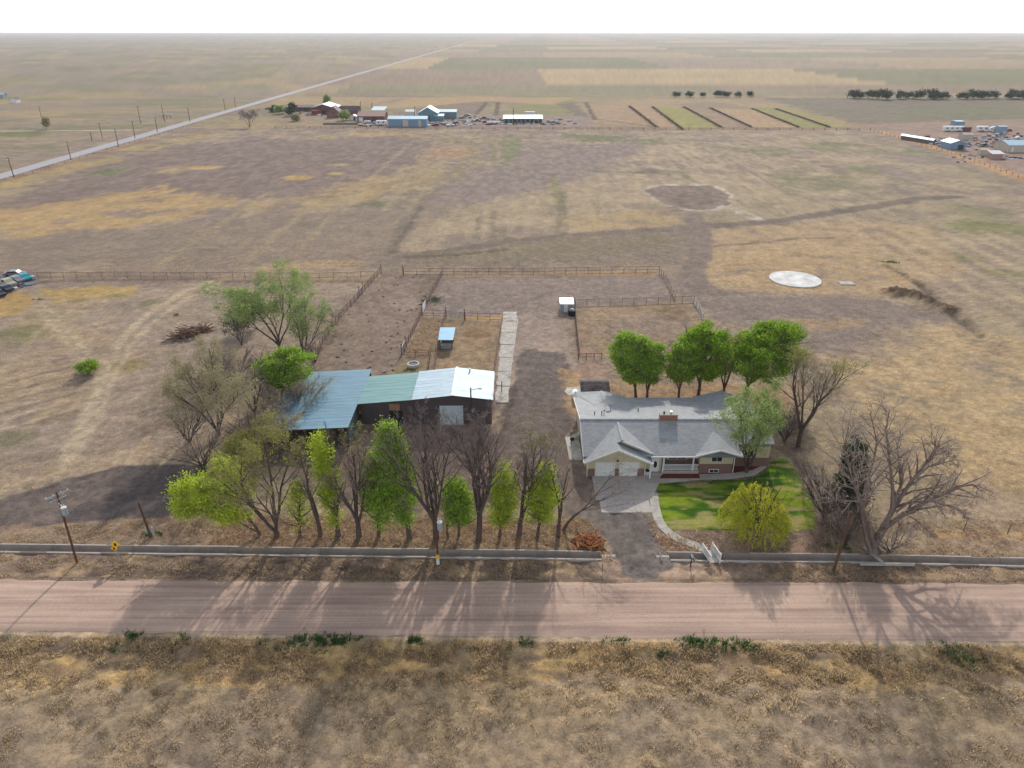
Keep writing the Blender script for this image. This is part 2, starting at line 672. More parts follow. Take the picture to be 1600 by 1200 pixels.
ys = np.concatenate([np.arange(-90, 30, 6), np.arange(30, 50, 0.35), np.arange(50, 72, 0.2), np.arange(72, 130, 0.3), np.arange(130, 200, 0.55),
                     np.arange(200, 480, 1.25), np.arange(480, 720, 3.5), np.geomspace(720, 16000, 45)])
NS = 600
s_ = np.linspace(-1, 1, NS)
hw = 120 + 1.08 * np.maximum(ys, 0)
GX = hw[:, None] * (0.36 * s_ + 0.64 * s_ ** 9)[None, :]
GY = np.repeat(ys[:, None], NS, 1)
GX, GY = GX.ravel(), GY.ravel()
GC = np.zeros((len(GX), 3))
GZ = np.zeros(len(GX))

n_big = fbm(GX / 60, GY / 60, 4)
n_mid = fbm(GX / 11, GY / 11, 4, 3.1)
n_sml = fbm(GX / 2.6, GY / 2.6, 3, 9.7)
n_rag = fbm(GX / np.where(GY > 200, 2.6, 1.1), GY / np.where(GY > 200, 5.5, 1.3), 2, 19.0)
n_ns = fbm(GX / 2.2, GY / 45, 3, 21.0)           # streaks running away from the camera
n_ew = fbm(GX / 30, GY / 2.4, 3, 33.0)           # streaks along the road
K = 0.86                                         # seen tone -> base colour
DIRT, STRAW = S(139, 123, 112), S(172, 149, 114)


def C(r, g, b):
    return np.array(S(r, g, b)) * K


def paint(mask, col, amt=1.0):
    a = np.clip(mask * amt, 0, 1)[:, None]
    GC[:] = GC * (1 - a) + np.asarray(col)[None, :] * a


def area(poly, col, soft=1.5, warp=3.0, amt=1.0, mod=None, scale=6.0, world=False):
    pts = poly if world else px(*poly)
    xs, yy = [p[0] for p in pts], [p[1] for p in pts]
    m = 4 * soft + warp * 2 + 2
    sel = (GX > min(xs) - m) & (GX < max(xs) + m) & (GY > min(yy) - m) & (GY < max(yy) + m)
    if not sel.any():
        return
    x, y = GX[sel], GY[sel]
    sd = poly_sd(x, y, pts) + (fbm(x / scale, y / scale, 4, 41.0) - 0.5) * 2 * warp + (n_rag[sel] - .5) * (2.2 * soft + .6 * warp)
    k = sstep(soft, -soft, sd) * amt
    if mod is not None:
        k = k * mod[sel]
    k = k[:, None]
    GC[sel] = GC[sel] * (1 - k) + np.asarray(col)[None, :] * k


def stroke(pts, width, col, soft=0.8, warp=0.8, amt=1.0, mod=None, scale=4.0, world=False):
    pts = pts if world else px(*pts)
    xs, yy = [p[0] for p in pts], [p[1] for p in pts]
    m = width + 3 * soft + warp * 2 + 1
    sel = (GX > min(xs) - m) & (GX < max(xs) + m) & (GY > min(yy) - m) & (GY < max(yy) + m)
    if not sel.any():
        return
    x, y = GX[sel], GY[sel]
    sd = line_d(x, y, pts) - width / 2 + (fbm(x / scale, y / scale, 3, 77.0) - 0.5) * 2 * warp + (n_rag[sel] - .5) * 1.6 * soft
    k = sstep(soft, -soft, sd) * amt
    if mod is not None:
        k = k * mod[sel]
    k = k[:, None]
    GC[sel] = GC[sel] * (1 - k) + np.asarray(col)[None, :] * k


def spot(x, y, rx, ry, col, amt=0.8, soft=0.5):
    c = at(x, y)
    wx = abs(at(x + rx, y)[0] - c[0])
    wy = max(abs(at(x, y - ry)[1] - c[1]), 0.6)
    sel = (abs(GX - c[0]) < wx * 2) & (abs(GY - c[1]) < wy * 2)
    if not sel.any():
        return
    X, Y = GX[sel], GY[sel]
    q = np.sqrt(((X - c[0]) / wx) ** 2 + ((Y - c[1]) / wy) ** 2) + (fbm(X / 5, Y / 5, 3, 12.0) - 0.5) * 1.3
    k = (sstep(1 + soft, 1 - soft, q) * amt)[:, None]
    GC[sel] = GC[sel] * (1 - k) + np.asarray(col)[None, :] * k


# general cover: bare earth and thin straw
paint(np.ones(len(GX)), C(139, 123, 112))
paint(sstep(0.42, 0.62, n_mid * 0.6 + n_big * 0.4), C(163, 145, 121), 0.8)
paint(sstep(0.56, 0.72, n_big), C(128, 122, 92), 0.35)
# far country behind the first fields
far = sstep(466, 474, GY)
paint(far, C(158, 138, 108))
paint(far * sstep(0.4, 0.65, fbm(GX / 130, GY / 60, 3, 4.0)), C(132, 124, 98), 0.8)
paint(far * sstep(0.55, 0.7, fbm(GX / 70, GY / 110, 3, 14.0)), C(126, 110, 100), 0.6)
fid = (np.floor(GX / 390 + .45 * np.floor(GY / 420)) * 7 + np.floor(GY / 420) * 13).astype(np.int64) % 6
fcol = np.array([C(164, 144, 114), C(128, 124, 96), C(140, 122, 106), C(178, 154, 116), C(118, 118, 88), C(150, 132, 112)])[fid]
fk = (sstep(715, 740, GY) * .75)[:, None]
GC[:] = GC * (1 - fk) + fcol * fk
area([(820, 150), (900, 150), (890, 184), (790, 180)], C(128, 126, 84), 6, 8, 0.8)
area([(905, 182), (1290, 199), (1300, 202), (900, 203)], C(150, 128, 104), 4, 4, 0.7)
area([(1000, 170), (1030, 168), (1130, 199), (1070, 201)], C(136, 132, 80), 3, 3, 0.7)
area([(1130, 170), (1210, 168), (1320, 198), (1240, 201)], C(132, 130, 82), 3, 3, 0.7)
area([(1195, 153), (1600, 153), (1600, 186), (1340, 195)], C(120, 112, 98), 6, 8, 0.9)
area([(1430, 164), (1700, 166), (1700, 184), (1400, 184)], C(118, 118, 90), 6, 8, 0.7)
area([(1330, 196), (1700, 182), (1700, 300), (1600, 275), (1480, 232)], C(150, 128, 116), 5, 6, 0.85)
area([(870, 162), (900, 160), (925, 184), (905, 186)], C(112, 100, 92), 3, 3, 0.8)
area([(660, 168), (740, 158), (770, 164), (735, 180), (680, 184), (600, 178)], C(126, 108, 100), 4, 5, 0.8)
area([(690, 180), (790, 178), (930, 182), (925, 200), (670, 200)], C(142, 124, 118), 4, 4, 0.85)
area([(440, 172), (520, 182), (600, 190), (600, 198), (460, 198), (430, 186)], C(150, 132, 112), 3, 3, 0.8)
HL = [((983, 166), (1026, 199)), ((1019, 167), (1067, 203)), ((1068, 167), (1127, 199)), ((1110, 169), (1174, 199)), ((1175, 170), (1248, 199)), ((1212, 170), (1296, 199)), ((1240, 168), (1330, 199))]
for k in range(6):
    (a0, a1), (b0, b1) = HL[k], HL[k + 1]
    area([a0, b0, b1, a1], C(*[(166, 138, 112), (146, 140, 84), (150, 128, 106), (168, 142, 112), (140, 136, 86), (150, 140, 92)][k]), 1.5, 1.5, .9)
area([(905, 163), (983, 166), (1026, 199), (930, 190)], C(164, 136, 110), 2, 2, .8)
area([(640, 152), (900, 152), (860, 164), (760, 158), (600, 170)], C(176, 146, 108), 4, 5, .7)
area([(400, 152), (640, 152), (560, 165), (430, 165)], C(170, 144, 108), 4, 5, .7)
for a, b in (((983, 166), (1026, 199)), ((1019, 167), (1067, 203)), ((1068, 167), (1127, 199)), ((1110, 169), (1174, 199)),
             ((1175, 170), (1248, 199)), ((1212, 170), (1296, 199)), ((915, 160), (930, 187)), ((760, 160), (745, 178)), ((778, 160), (775, 180))):
    stroke([a, b], 3.4, C(88, 74, 66), 1.2, 0.8, 0.85)
stroke([(930, 186), (980, 192), (1027, 199)], 3, C(96, 80, 70), 1, 0.8, 0.8)
# beyond the paved road on the left
left = sstep(-220, -226, GX)
paint(left, C(142, 128, 112), 0.9)
paint(left * sstep(0.45, 0.7, n_ew * 0.4 + n_big * 0.6), C(168, 146, 104), 0.7)
paint(left * sstep(0.5, 0.68, fbm(GX / 60, GY / 18, 3, 8.0)), C(120, 120, 88), 0.7)
stroke([(-120, 206), (0, 205), (215, 203)], 4, C(184, 170, 150), 1.2, 0.6)
area([(-100, 206), (90, 206), (60, 214), (-100, 214)], C(106, 112, 74), 3, 4, 0.7)
# large field, left part
inL = (GX > -207) & (GY > 176) & (GY < 470)
area([(60, 300), (120, 262), (260, 228), (400, 218), (560, 214), (620, 208), (680, 212), (640, 262), (560, 300), (430, 310), (250, 310), (150, 320), (0, 338), (-60, 336)],
     C(128, 112, 105), 6, 9, 0.92, scale=22)
area([(-60, 372), (160, 366), (300, 345), (440, 330), (560, 330), (700, 290), (760, 290), (690, 340), (610, 418), (0, 424), (-60, 424)],
     C(137, 122, 108), 5, 8, 0.85, scale=20)
area([(-80, 336), (100, 316), (190, 300), (255, 288), (280, 300), (350, 310), (345, 322), (285, 338), (200, 352), (120, 362), (-80, 374)],
     C(178, 150, 106), 4, 8, 0.85, mod=sstep(0.2, 0.5, n_mid), scale=16)
area([(-40, 290), (60, 268), (200, 232), (330, 205), (400, 203), (330, 212), (230, 238), (120, 268), (0, 300)], C(164, 144, 100), 4, 5, 0.8, mod=sstep(0.25, 0.5, n_mid))
area([(400, 320), (520, 292), (640, 262), (700, 266), (640, 300), (540, 318), (470, 330), (400, 330)], C(166, 142, 106), 4, 8, 0.75, mod=sstep(0.3, 0.55, n_mid))
area([(620, 212), (790, 208), (800, 230), (780, 268), (650, 290), (630, 262), (700, 225)], C(152, 134, 104), 4, 8, 0.7, mod=sstep(0.35, 0.6, n_ns))
area([(690, 215), (830, 212), (835, 262), (690, 268)], C(122, 120, 86), 5, 8, 0.55, mod=sstep(0.4, 0.62, n_ns))
for x, y, rx, ry, c in ((320, 262, 26, 3, (186, 158, 106)), (467, 277, 16, 4, (186, 156, 92)), (525, 271, 12, 2.4, (178, 160, 98)), (510, 214, 16, 2, (172, 154, 98)),
                        (580, 210, 50, 2.6, (176, 152, 98)), (172, 268, 30, 5, (112, 122, 84)), (270, 265, 26, 6, (166, 146, 112)), (650, 213, 16, 2, (168, 146, 104)),
                        (530, 257, 18, 2, (164, 150, 110)), (590, 318, 26, 6, (110, 112, 86)), (800, 240, 14, 26, (116, 120, 84)), (700, 238, 34, 10, (160, 130, 104))):
    spot(x, y, rx, ry, C(*c))
# lilac grey bare patch in the middle of the field
area([(835, 228), (900, 226), (1005, 218), (985, 240), (930, 268), (850, 292), (790, 320), (700, 322), (660, 310), (690, 288), (770, 262)], C(136, 121, 115), 5, 7, 0.9, scale=16)
area([(880, 208), (985, 214), (975, 222), (900, 220)], C(108, 112, 78), 4, 5, 0.75)
area([(985, 218), (1040, 214), (1040, 226), (1000, 226)], C(112, 116, 80), 4, 5, 0.55)
# right field: pale cut straw with rows running away from the camera
area([(860, 300), (1000, 240), (1060, 212), (1330, 206), (1440, 240), (1640, 330), (1900, 470), (1900, 860), (1440, 840), (1310, 610), (1250, 480), (1180, 330), (980, 320), (880, 370), (620, 392), (660, 340)],
     C(170, 152, 126), 7, 10, 0.75, mod=sstep(0.25, 0.6, n_ns * 0.5 + n_mid * 0.5), scale=24)
area([(1060, 212), (1330, 206), (1640, 330), (1900, 470), (1900, 860), (1440, 840), (1310, 610), (1250, 480), (1180, 330)],
     C(134, 122, 106), 7, 10, 0.75, mod=sstep(0.54, 0.68, n_ns * 0.7 + n_sml * 0.3), scale=24)
area([(1060, 215), (1330, 206), (1700, 340), (1700, 420), (1400, 360), (1200, 280)], C(122, 120, 88), 7, 10, 0.6, mod=sstep(0.52, 0.66, fbm(GX / 26, GY / 26, 4, 61.0)))
for x, y, rx, ry, c in ((1440, 240, 16, 6, (110, 124, 76)), (1545, 356, 60, 12, (120, 122, 74)), (1480, 400, 40, 9, (114, 114, 80)), (1388, 410, 15, 10, (96, 108, 66)),
                        (1570, 426, 30, 7, (118, 118, 70)), (1335, 263, 15, 4, (104, 116, 76)), (1400, 280, 14, 3, (110, 120, 80)), (1170, 402, 16, 5, (112, 116, 76)),
                        (870, 300, 8, 30, (122, 120, 84)), (1310, 226, 40, 4, (116, 118, 86)), (1020, 375, 26, 9, (130, 122, 80)), (1290, 232, 30, 6, (120, 120, 86)),
                        (1410, 272, 28, 12, (138, 124, 116)), (1425, 248, 40, 9, (136, 122, 114)), (1110, 219, 30, 3, (130, 116, 112)), (1415, 300, 26, 10, (132, 118, 112))):
    spot(x, y, rx, ry, C(*c), 0.75)
# round earth pad with pale crust, smaller one behind
spot(1018, 268, 32, 5, C(122, 108, 102), 0.9)
stroke([(930, 268), (1000, 270), (1060, 268), (1085, 284)], 3, C(110, 116, 76), 1.4, 1.2, 0.7)
area([(1003, 296), (1030, 288), (1110, 287), (1140, 300), (1150, 318), (1125, 328), (1090, 331), (1045, 327), (1020, 316)], C(192, 184, 174), 1.2, 2.4, 0.75, mod=sstep(0.42, 0.56, fbm(GX / 4, GY / 4, 3, 5.0)))
area([(1010, 297), (1035, 290), (1108, 290), (1134, 301), (1142, 317), (1122, 326), (1088, 328), (1047, 324), (1024, 314)], C(127, 112, 102), 0.9, 1.6, 0.95)
for k in range(5):
    stroke([(1040 + 6 * k, 318 - 3 * k), (1075, 322 - 5 * k), (1120 - 3 * k, 314 - 3 * k)], .9, C(100, 86, 78), .6, 1.0, .6)
stroke([(1148, 328), (1170, 337), (1192, 345)], 4, C(190, 184, 176), 1.0, 1.5, 0.6, mod=sstep(0.45, 0.6, n_sml))
stroke([(1080, 333), (1093, 349)], 3, C(190, 184, 176), 1.0, 1.2, 0.6, mod=sstep(0.45, 0.6, n_sml))
# tracks
TRK = C(116, 103, 94)
stroke([(610, 408), (700, 392), (800, 378), (900, 368), (1060, 357), (1200, 347), (1330, 328), (1440, 310), (1500, 308)], 5.5, TRK, 1, 1.2, 0.95)
stroke([(1380, 206), (1480, 236), (1600, 279), (1700, 316)], 7, C(190, 150, 108), 1.5, 1.5, .8)
stroke([(1340, 210), (1440, 240), (1560, 280), (1700, 332)], 6, C(136, 124, 112), 2, 2, .6)
stroke([(0, 285), (120, 252), (220, 222), (330, 205)], 4, C(150, 116, 88), 1.2, 1.2, .8)
area([(600, 418), (640, 396), (760, 382), (900, 366), (1010, 362), (1080, 352), (1090, 395), (1060, 412), (880, 412), (760, 415)], C(128, 115, 102), 3, 5, 0.85)
area([(660, 398), (760, 385), (1000, 372), (1060, 372), (1040, 388), (800, 405), (690, 408)], C(128, 118, 92), 3, 4, 0.5)
stroke([(640, 402), (720, 398), (790, 390)], 2.4, C(94, 80, 70), 1, 1, 0.7)
stroke([(1200, 350), (1260, 355), (1350, 366), (1380, 372)], 4, TRK, 1.5, 1.5, 0.8)
stroke([(600, 412), (630, 360), (660, 318), (690, 290)], 4.5, C(124, 111, 100), 1.5, 2, 0.8)
stroke([(612, 395), (640, 350), (658, 322)], 1.5, C(104, 92, 80), 0.8, 0.8, 0.6)
for x0, x1 in ((752, 742), (770, 770), (880, 886), (876, 870)):
    stroke([(x0, 330 if x0 < 800 else 300), (x1, 378)], 1.8, C(124, 112, 96), 0.8, 0.6, 0.6)
for (x0, y0), (x1, y1) in (((690, 212), (600, 330)), ((640, 225), (520, 330)), ((700, 240), (640, 330)), ((560, 290), (460, 400)), ((420, 300), (240, 420)), ((500, 310), (380, 410))):
    stroke([(x0, y0), (x1, y1)], 2.0, C(158, 142, 112), 1.2, 0.8, 0.6)
area([(1085, 395), (1210, 385), (1340, 395), (1450, 440), (1380, 462), (1290, 458), (1120, 450), (1095, 430)], C(172, 147, 112), 2.5, 4, 0.8, mod=sstep(0.25, 0.5, n_mid))
for x, y, rx, ry in ((1250, 398, 30, 5), (1350, 385, 40, 9), (1285, 418, 14, 5), (1310, 370, 50, 6)):
    spot(x, y, rx, ry, C(124, 108, 98), 0.65)
area([(1103, 360), (1200, 353), (1340, 346), (1450, 350), (1510, 440), (1440, 440), (1380, 462), (1290, 458), (1120, 450), (1100, 430), (1106, 390)], C(174, 149, 116), 1.5, 2.5, 0.8, mod=sstep(.22, .5, n_sml * .6 + n_mid * .4))
area([(880, 345), (1000, 325), (1062, 332), (1068, 352), (900, 362)], C(170, 147, 110), 1.5, 3, 0.75, mod=sstep(.25, .5, n_mid))
stroke([(1105, 385), (1180, 380), (1250, 372), (1300, 372)], 1.6, C(98, 82, 72), .8, 1.2, .6)
for x_ in (1420, 1460, 1500, 1540, 1580, 1620, 1660, 1700, 1740):
    a_, b_q = at(x_, 420), at(x_, 420)
    stroke([(a_[0], 96 + (x_ % 70), 0), (a_[0] + 2.5, 215, 0)], 1.7, C(182, 163, 132), 1.0, .5, .55, world=True)
    stroke([(a_[0] + 3.2, 96 + (x_ % 50), 0), (a_[0] + 5.6, 215, 0)], 1.6, C(136, 121, 106), 1.0, .5, .5, world=True)
for k in range(16):
    yy_ = 640 + k * 13
    stroke([(1330 + k * 8, yy_ - 40), (1430 + k * 6, yy_ - 15), (1600, yy_ + 40)], .55, C(186, 160, 122) if k % 2 else C(140, 120, 100), .5, .5, .6)
# graded yard behind the house
area([(1030, 430), (1080, 430), (1100, 452), (1200, 462), (1290, 463), (1390, 468), (1440, 480), (1470, 495), (1400, 512), (1330, 545), (1255, 552), (1230, 520), (1100, 500), (1090, 468), (1050, 455)],
     C(135, 121, 112), 2, 3, 0.95)
area([(1240, 500), (1360, 498), (1340, 510), (1260, 516)], C(166, 142, 110), 1.5, 2, 0.8)
stroke([(1460, 495), (1500, 510), (1560, 550)], 6, C(128, 116, 108), 1.5, 2, 0.8)
stroke([(1395, 458), (1425, 464), (1455, 474), (1480, 482)], 5.5, C(92, 74, 62), 0.8, 2.0, 0.9)
stroke([(1385, 415), (1440, 445), (1485, 485), (1535, 523)], 1.8, C(86, 78, 68), 0.8, 1.0, 0.75)
stroke([(1082, 335), (1098, 365), (1092, 400), (1082, 430), (1092, 446), (1115, 457)], 6.5, C(128, 114, 105), .8, 1.2, 0.95)
# holding pens
area([(594, 428), (691, 430), (660, 490), (627, 560), (625, 590), (490, 590), (508, 525)], C(138, 121, 109), 0.8, 0.8, 0.95)
spot(640, 470, 26, 18, C(160, 144, 130), 0.5)
spot(665, 450, 20, 16, C(116, 100, 88), 0.55)
area([(693, 432), (1030, 430), (1056, 470), (900, 480), (870, 500), (800, 492), (784, 498), (695, 494), (664, 490)], C(139, 125, 117), 0.8, 0.8, 0.95)
area([(700, 428), (1030, 424), (1030, 432), (880, 430), (700, 434)], C(170, 140, 100), 0.8, 1.2, 0.7)
area([(662, 496), (694, 498), (684, 545), (672, 560), (630, 558)], C(170, 146, 118), 0.8, 1, 0.85, mod=sstep(0.2, 0.5, n_sml))
area([(697, 500), (784, 502), (772, 580), (680, 580), (686, 545)], C(150, 128, 102), 0.8, 1, 0.9)
spot(745, 522, 18, 7, C(132, 104, 78), 0.7)
area([(630, 560), (670, 560), (668, 590), (600, 590)], C(136, 124, 88), 0.8, 1.5, 0.7)
area([(728, 494), (786, 492), (784, 500), (728, 500)], C(178, 146, 98), 0.6, 0.8, 0.8)
area([(902, 480), (1083, 474), (1098, 502), (1060, 530), (950, 560), (906, 560)], C(156, 134, 108), 0.8, 1.5, 0.85)
area([(960, 500), (1070, 495), (1090, 520), (960, 545), (930, 520)], C(142, 126, 116), 2, 3, 0.7)
spot(1050, 490, 22, 9, C(116, 96, 78), 0.6)
# strip between house trees and pens, farm lane
area([(790, 490), (880, 500), (900, 560), (905, 600), (895, 620), (830, 560), (800, 620), (785, 640)], C(158, 141, 130), 1, 1.5, 0.85)
area([(815, 545), (885, 552), (893, 600), (893, 690), (905, 780), (960, 800), (900, 812), (820, 760), (770, 740), (782, 650), (805, 600)], C(112, 102, 98), 0.6, 1.2, 0.97)
stroke([(806, 600), (790, 660), (775, 730)], 0.8, C(92, 80, 74), 0.5, 0.4, 0.7)
area([(430, 672), (560, 672), (640, 668), (790, 668), (830, 700), (850, 760), (780, 800), (560, 790), (440, 770)], C(114, 99, 93), 1.5, 3, 0.95)
area([(330, 800), (560, 812), (900, 812), (900, 858), (0, 850), (0, 838), (230, 818)], C(150, 126, 106), 1, 2, 0.8)
area([(940, 600), (1250, 600), (1260, 640), (1200, 650), (950, 640)], C(162, 134, 104), 2, 3, 0.8)
area([(1200, 640), (1260, 660), (1260, 740), (1230, 720), (1205, 690)], C(112, 94, 86), 1.5, 3, 0.8)
area([(1220, 700), (1290, 740), (1330, 800), (1340, 860), (1275, 860), (1275, 820), (1240, 740)], C(128, 110, 100), 1.5, 3, 0.85)
area([(905, 545), (945, 545), (950, 600), (905, 600)], C(152, 128, 114), 1, 1.5, 0.8)
area([(880, 580), (905, 580), (905, 650), (885, 640)], C(178, 146, 108), 0.8, 1.5, 0.7)
# western paddock
area([(-60, 450), (40, 448), (330, 444), (560, 446), (500, 540), (420, 560), (330, 640), (300, 715), (160, 735), (0, 785), (-60, 800)], C(152, 136, 122), 2, 4, 0.9)
area([(-60, 450), (300, 446), (330, 460), (200, 560), (120, 640), (-60, 640)], C(168, 146, 116), 3, 5, 0.6, mod=sstep(0.4, 0.65, n_mid))
area([(60, 452), (230, 446), (200, 462), (90, 470)], C(176, 150, 92), 1.5, 3, 0.8)
area([(-20, 470), (30, 455), (60, 465), (40, 490), (-20, 500)], C(170, 140, 84), 1.5, 2, 0.8)
for x, y, rx, ry, c in ((30, 520, 40, 18, (124, 120, 82)), (120, 470, 14, 4, (112, 114, 80)), (232, 473, 12, 6, (114, 116, 78)), (80, 494, 34, 6, (132, 128, 88)), (20, 685, 40, 10, (116, 112, 84)),
                        (180, 462, 16, 3, (124, 124, 84)), (200, 572, 26, 8, (140, 128, 84)), (85, 650, 30, 12, (128, 116, 92)), (230, 665, 30, 14, (128, 112, 100)), (280, 610, 60, 30, (144, 128, 112))):
    spot(x, y, rx, ry, C(*c), 0.7)
for k in range(7):
    stroke([(-30, 590 + 15 * k), (60, 565 + 15 * k), (130, 550 + 14 * k)], 0.8, C(176, 158, 142), 0.5, 0.5, 0.55)
    stroke([(-30, 595 + 15 * k), (60, 570 + 15 * k), (130, 555 + 14 * k)], 0.7, C(118, 102, 92), 0.5, 0.5, 0.5)
PALE = C(180, 163, 140)
stroke([(330, 440), (290, 455), (230, 490), (190, 530), (165, 580), (135, 650), (100, 720), (88, 740)], 2.0, PALE, 0.5, 0.5, 0.9)
stroke([(345, 442), (300, 462), (245, 498), (203, 540), (178, 590), (150, 655), (112, 722)], 1.5, PALE, 0.5, 0.5, 0.8)
stroke([(72, 478), (110, 520), (150, 566)], 1.0, PALE, 0.6, 0.4, 0.7)
stroke([(60, 484), (95, 522), (130, 566)], 1.0, PALE, 0.6, 0.4, 0.7)
stroke([(150, 470), (80, 500), (0, 580)], 1.0, PALE, 0.6, 0.4, 0.5)
area([(0, 745), (100, 728), (230, 690), (320, 690), (330, 726), (190, 728), (100, 748), (0, 782)], C(174, 154, 130), 1.5, 2.5, 0.7)
stroke([(50, 660), (90, 630), (160, 620)], 1.0, C(170, 150, 118), 0.6, 0.5, 0.6)
stroke([(60, 440), (200, 437), (340, 436)], 1.6, C(108, 90, 80), 0.8, 0.8, 0.6)
stroke([(345, 440), (580, 440)], 1.6, C(122, 98, 84), 0.8, 0.8, 0.6)
area([(420, 415), (575, 400), (565, 432), (300, 434)], C(172, 148, 112), 2, 4, 0.75, mod=sstep(0.35, 0.55, n_ew))
# dark gravelled turn-out on the left
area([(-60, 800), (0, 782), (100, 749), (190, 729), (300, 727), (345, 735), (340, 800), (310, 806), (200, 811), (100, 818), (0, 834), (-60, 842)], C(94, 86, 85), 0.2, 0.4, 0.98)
area([(-60, 802), (0, 786), (100, 752), (180, 738), (130, 790), (90, 816), (0, 832), (-60, 840)], C(122, 109, 102), 1.5, 2, 0.7)
area([(0, 822), (120, 820), (230, 814), (330, 808), (360, 838), (0, 850)], C(156, 132, 110), 0.8, 1.5, 0.85, mod=sstep(0.2, 0.5, n_sml))
# verges of the county road
ver_n = sstep(0.0, 0.6, GY - road_n(GX)) * sstep(66.4, 65.4, GY)
paint(ver_n, C(142, 122, 108), 0.95)
paint(ver_n * sstep(0.5, 0.62, n_sml), C(170, 146, 116), 0.8)
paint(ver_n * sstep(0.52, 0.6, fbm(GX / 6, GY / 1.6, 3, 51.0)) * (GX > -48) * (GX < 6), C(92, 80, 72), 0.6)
ver_s = sstep(0.2, -0.5, GY - road_s(GX)) * sstep(20, 30, GY)
paint(ver_s, C(168, 146, 114), 0.95)
paint(ver_s * sstep(0.42, 0.6, n_sml), C(186, 156, 108), 0.8)
paint(ver_s * sstep(0.5, 0.62, fbm(GX / 9, GY / 2.0, 4, 71.0)), C(120, 102, 90), 0.65)
paint(ver_s * sstep(48.0, 46.5, GY + (n_mid - 0.5) * 6), C(150, 134, 117), 0.8)
paint(ver_s * sstep(0.5, 0.66, fbm(GX / 14, GY / 5, 4, 91.0)) * (GY < 47), C(166, 146, 116), 0.7)
area([(1260, 560), (1350, 560), (1480, 505), (1720, 560), (1720, 780), (1430, 765), (1320, 650)], C(184, 157, 118), 3, 4, 0.65, mod=sstep(.3, .58, n_rag * .5 + n_mid * .5))
xx_ = np.arange(-150, 151, 6.0)
stroke([(x_, road_s(x_) - .25, 0) for x_ in xx_], .5, C(196, 176, 152), .2, .2, .8, world=True)
stroke([(x_, road_n(x_) + .35, 0) for x_ in xx_], .5, C(110, 92, 84), .25, .25, .7, world=True)
# east of the house, along the ditch
area([(1300, 850), (1420, 838), (1700, 838), (1700, 872), (1340, 868)], C(158, 136, 116), 1, 2, 0.85)
area([(1430, 826), (1700, 834), (1700, 842), (1440, 838)], C(186, 144, 92), 0.8, 1.2, 0.8, mod=sstep(0.25, 0.5, n_sml))
area([(1390, 790), (1600, 770), (1700, 780), (1700, 830), (1430, 828)], C(160, 140, 120), 1.5, 3, 0.7)
# gravel apron and front garden
area([(1040, 852), (1060, 880), (1130, 886), (1150, 892), (1000, 910), (950, 905), (930, 880), (945, 850)], C(176, 152, 134), 0.8, 0.8, 0.9)
area([(928, 795), (1006, 798), (1028, 846), (1052, 876), (1056, 886), (1030, 893), (1026, 906), (990, 907), (970, 893), (958, 858), (936, 832), (905, 800)], C(122, 114, 110), 0.22, 0.5, 0.98)
area([(880, 700), (925, 745), (925, 790), (905, 800), (870, 780)], C(120, 106, 98), 0.8, 1, 0.9)
area([(1030, 826), (1280, 828), (1290, 868), (1110, 866), (1085, 858), (1044, 838)], C(140, 118, 106), 0.7, 1, 0.9)
area([(1038, 840), (1080, 856), (1050, 858), (1036, 850)], C(140, 92, 76), 0.6, 0.8, 0.85)
area([(1018, 738), (1095, 736), (1210, 715), (1240, 740), (1190, 742), (1060, 752), (1024, 756)], C(128, 106, 96), 0.8, 0.8, 0.9)
area([(902, 832), (935, 835), (945, 856), (900, 858)], C(128, 84, 62), 0.8, 1, 0.8)

near_f = sstep(330, 120, GY)
m1 = fbm(GX / 0.75, GY / 0.95, 3, 55.0)
m2 = fbm(GX / 2.2, GY / 5.0, 3, 66.0)
mott = near_f * (sstep(.34, .66, m1) - .5) + (1 - near_f) * .9 * (sstep(.36, .64, m2) - .5)
GC *= (0.72 + 0.26 * n_sml + 0.14 * n_rag + 0.16 * fbm(GX / 18, GY / 7, 4, 88.0) + .22 * mott * sstep(700, 400, GY))[:, None]
lighter = (near_f * sstep(.55, .7, m1) + (1 - near_f) * sstep(.55, .68, m2) * sstep(700, 400, GY))[:, None] * .2
GC *= np.array([[1.025, 1.0, .955]])
GC[:] = GC * (1 - lighter) + GC * np.array([[1.35, 1.25, 1.05]]) * lighter

# relief
GZ += (n_sml - 0.5) * 0.16 + (n_mid - 0.5) * 0.12 + (m1 - .5) * .16 * near_f
rough_zone = np.maximum(ver_n, ver_s * 1.4)
GZ += rough_zone * (fbm(GX / 1.3, GY / 1.3, 2, 5.5) - 0.5) * 0.45
GZ *= np.where(GY > 480, 0.3, 1.0)
GZ += ver_n * -0.12 * (1 - np.abs(GY - 63) / 2.6).clip(0, 1)
GZ += -0.35 * sstep(0.5, 3, road_s(GX) - GY) * sstep(8, 4, road_s(GX) - GY)
in_road = (GY < road_n(GX) - 0.25) & (GY > road_s(GX) + 0.25)
GZ[in_road] = -0.12
near_road = (GY < road_n(GX) + 0.5) & (GY > road_s(GX) - 0.5) & ~in_road
GZ[near_road] = -0.02
GZ[(GX < -209.5) & (GX > -221) & (GY > 100)] = -0.25
flat = poly_sd(GX, GY, [(6, 74), (42, 74), (44, 84), (44, 104), (6, 104)]) < 0
GZ[flat] = np.minimum(GZ[flat], -0.02)
lawn_px = [(1028, 755), (1050, 752), (1110, 750), (1165, 748), (1190, 738), (1200, 722), (1225, 712), (1243, 728), (1262, 765), (1276, 800), (1274, 829), (1180, 829), (1040, 829), (1026, 800), (1022, 775)]
lawn_w = px(*lawn_px)
inl = poly_sd(GX, GY, lawn_w) < 0.6
GZ[inl] = -0.08
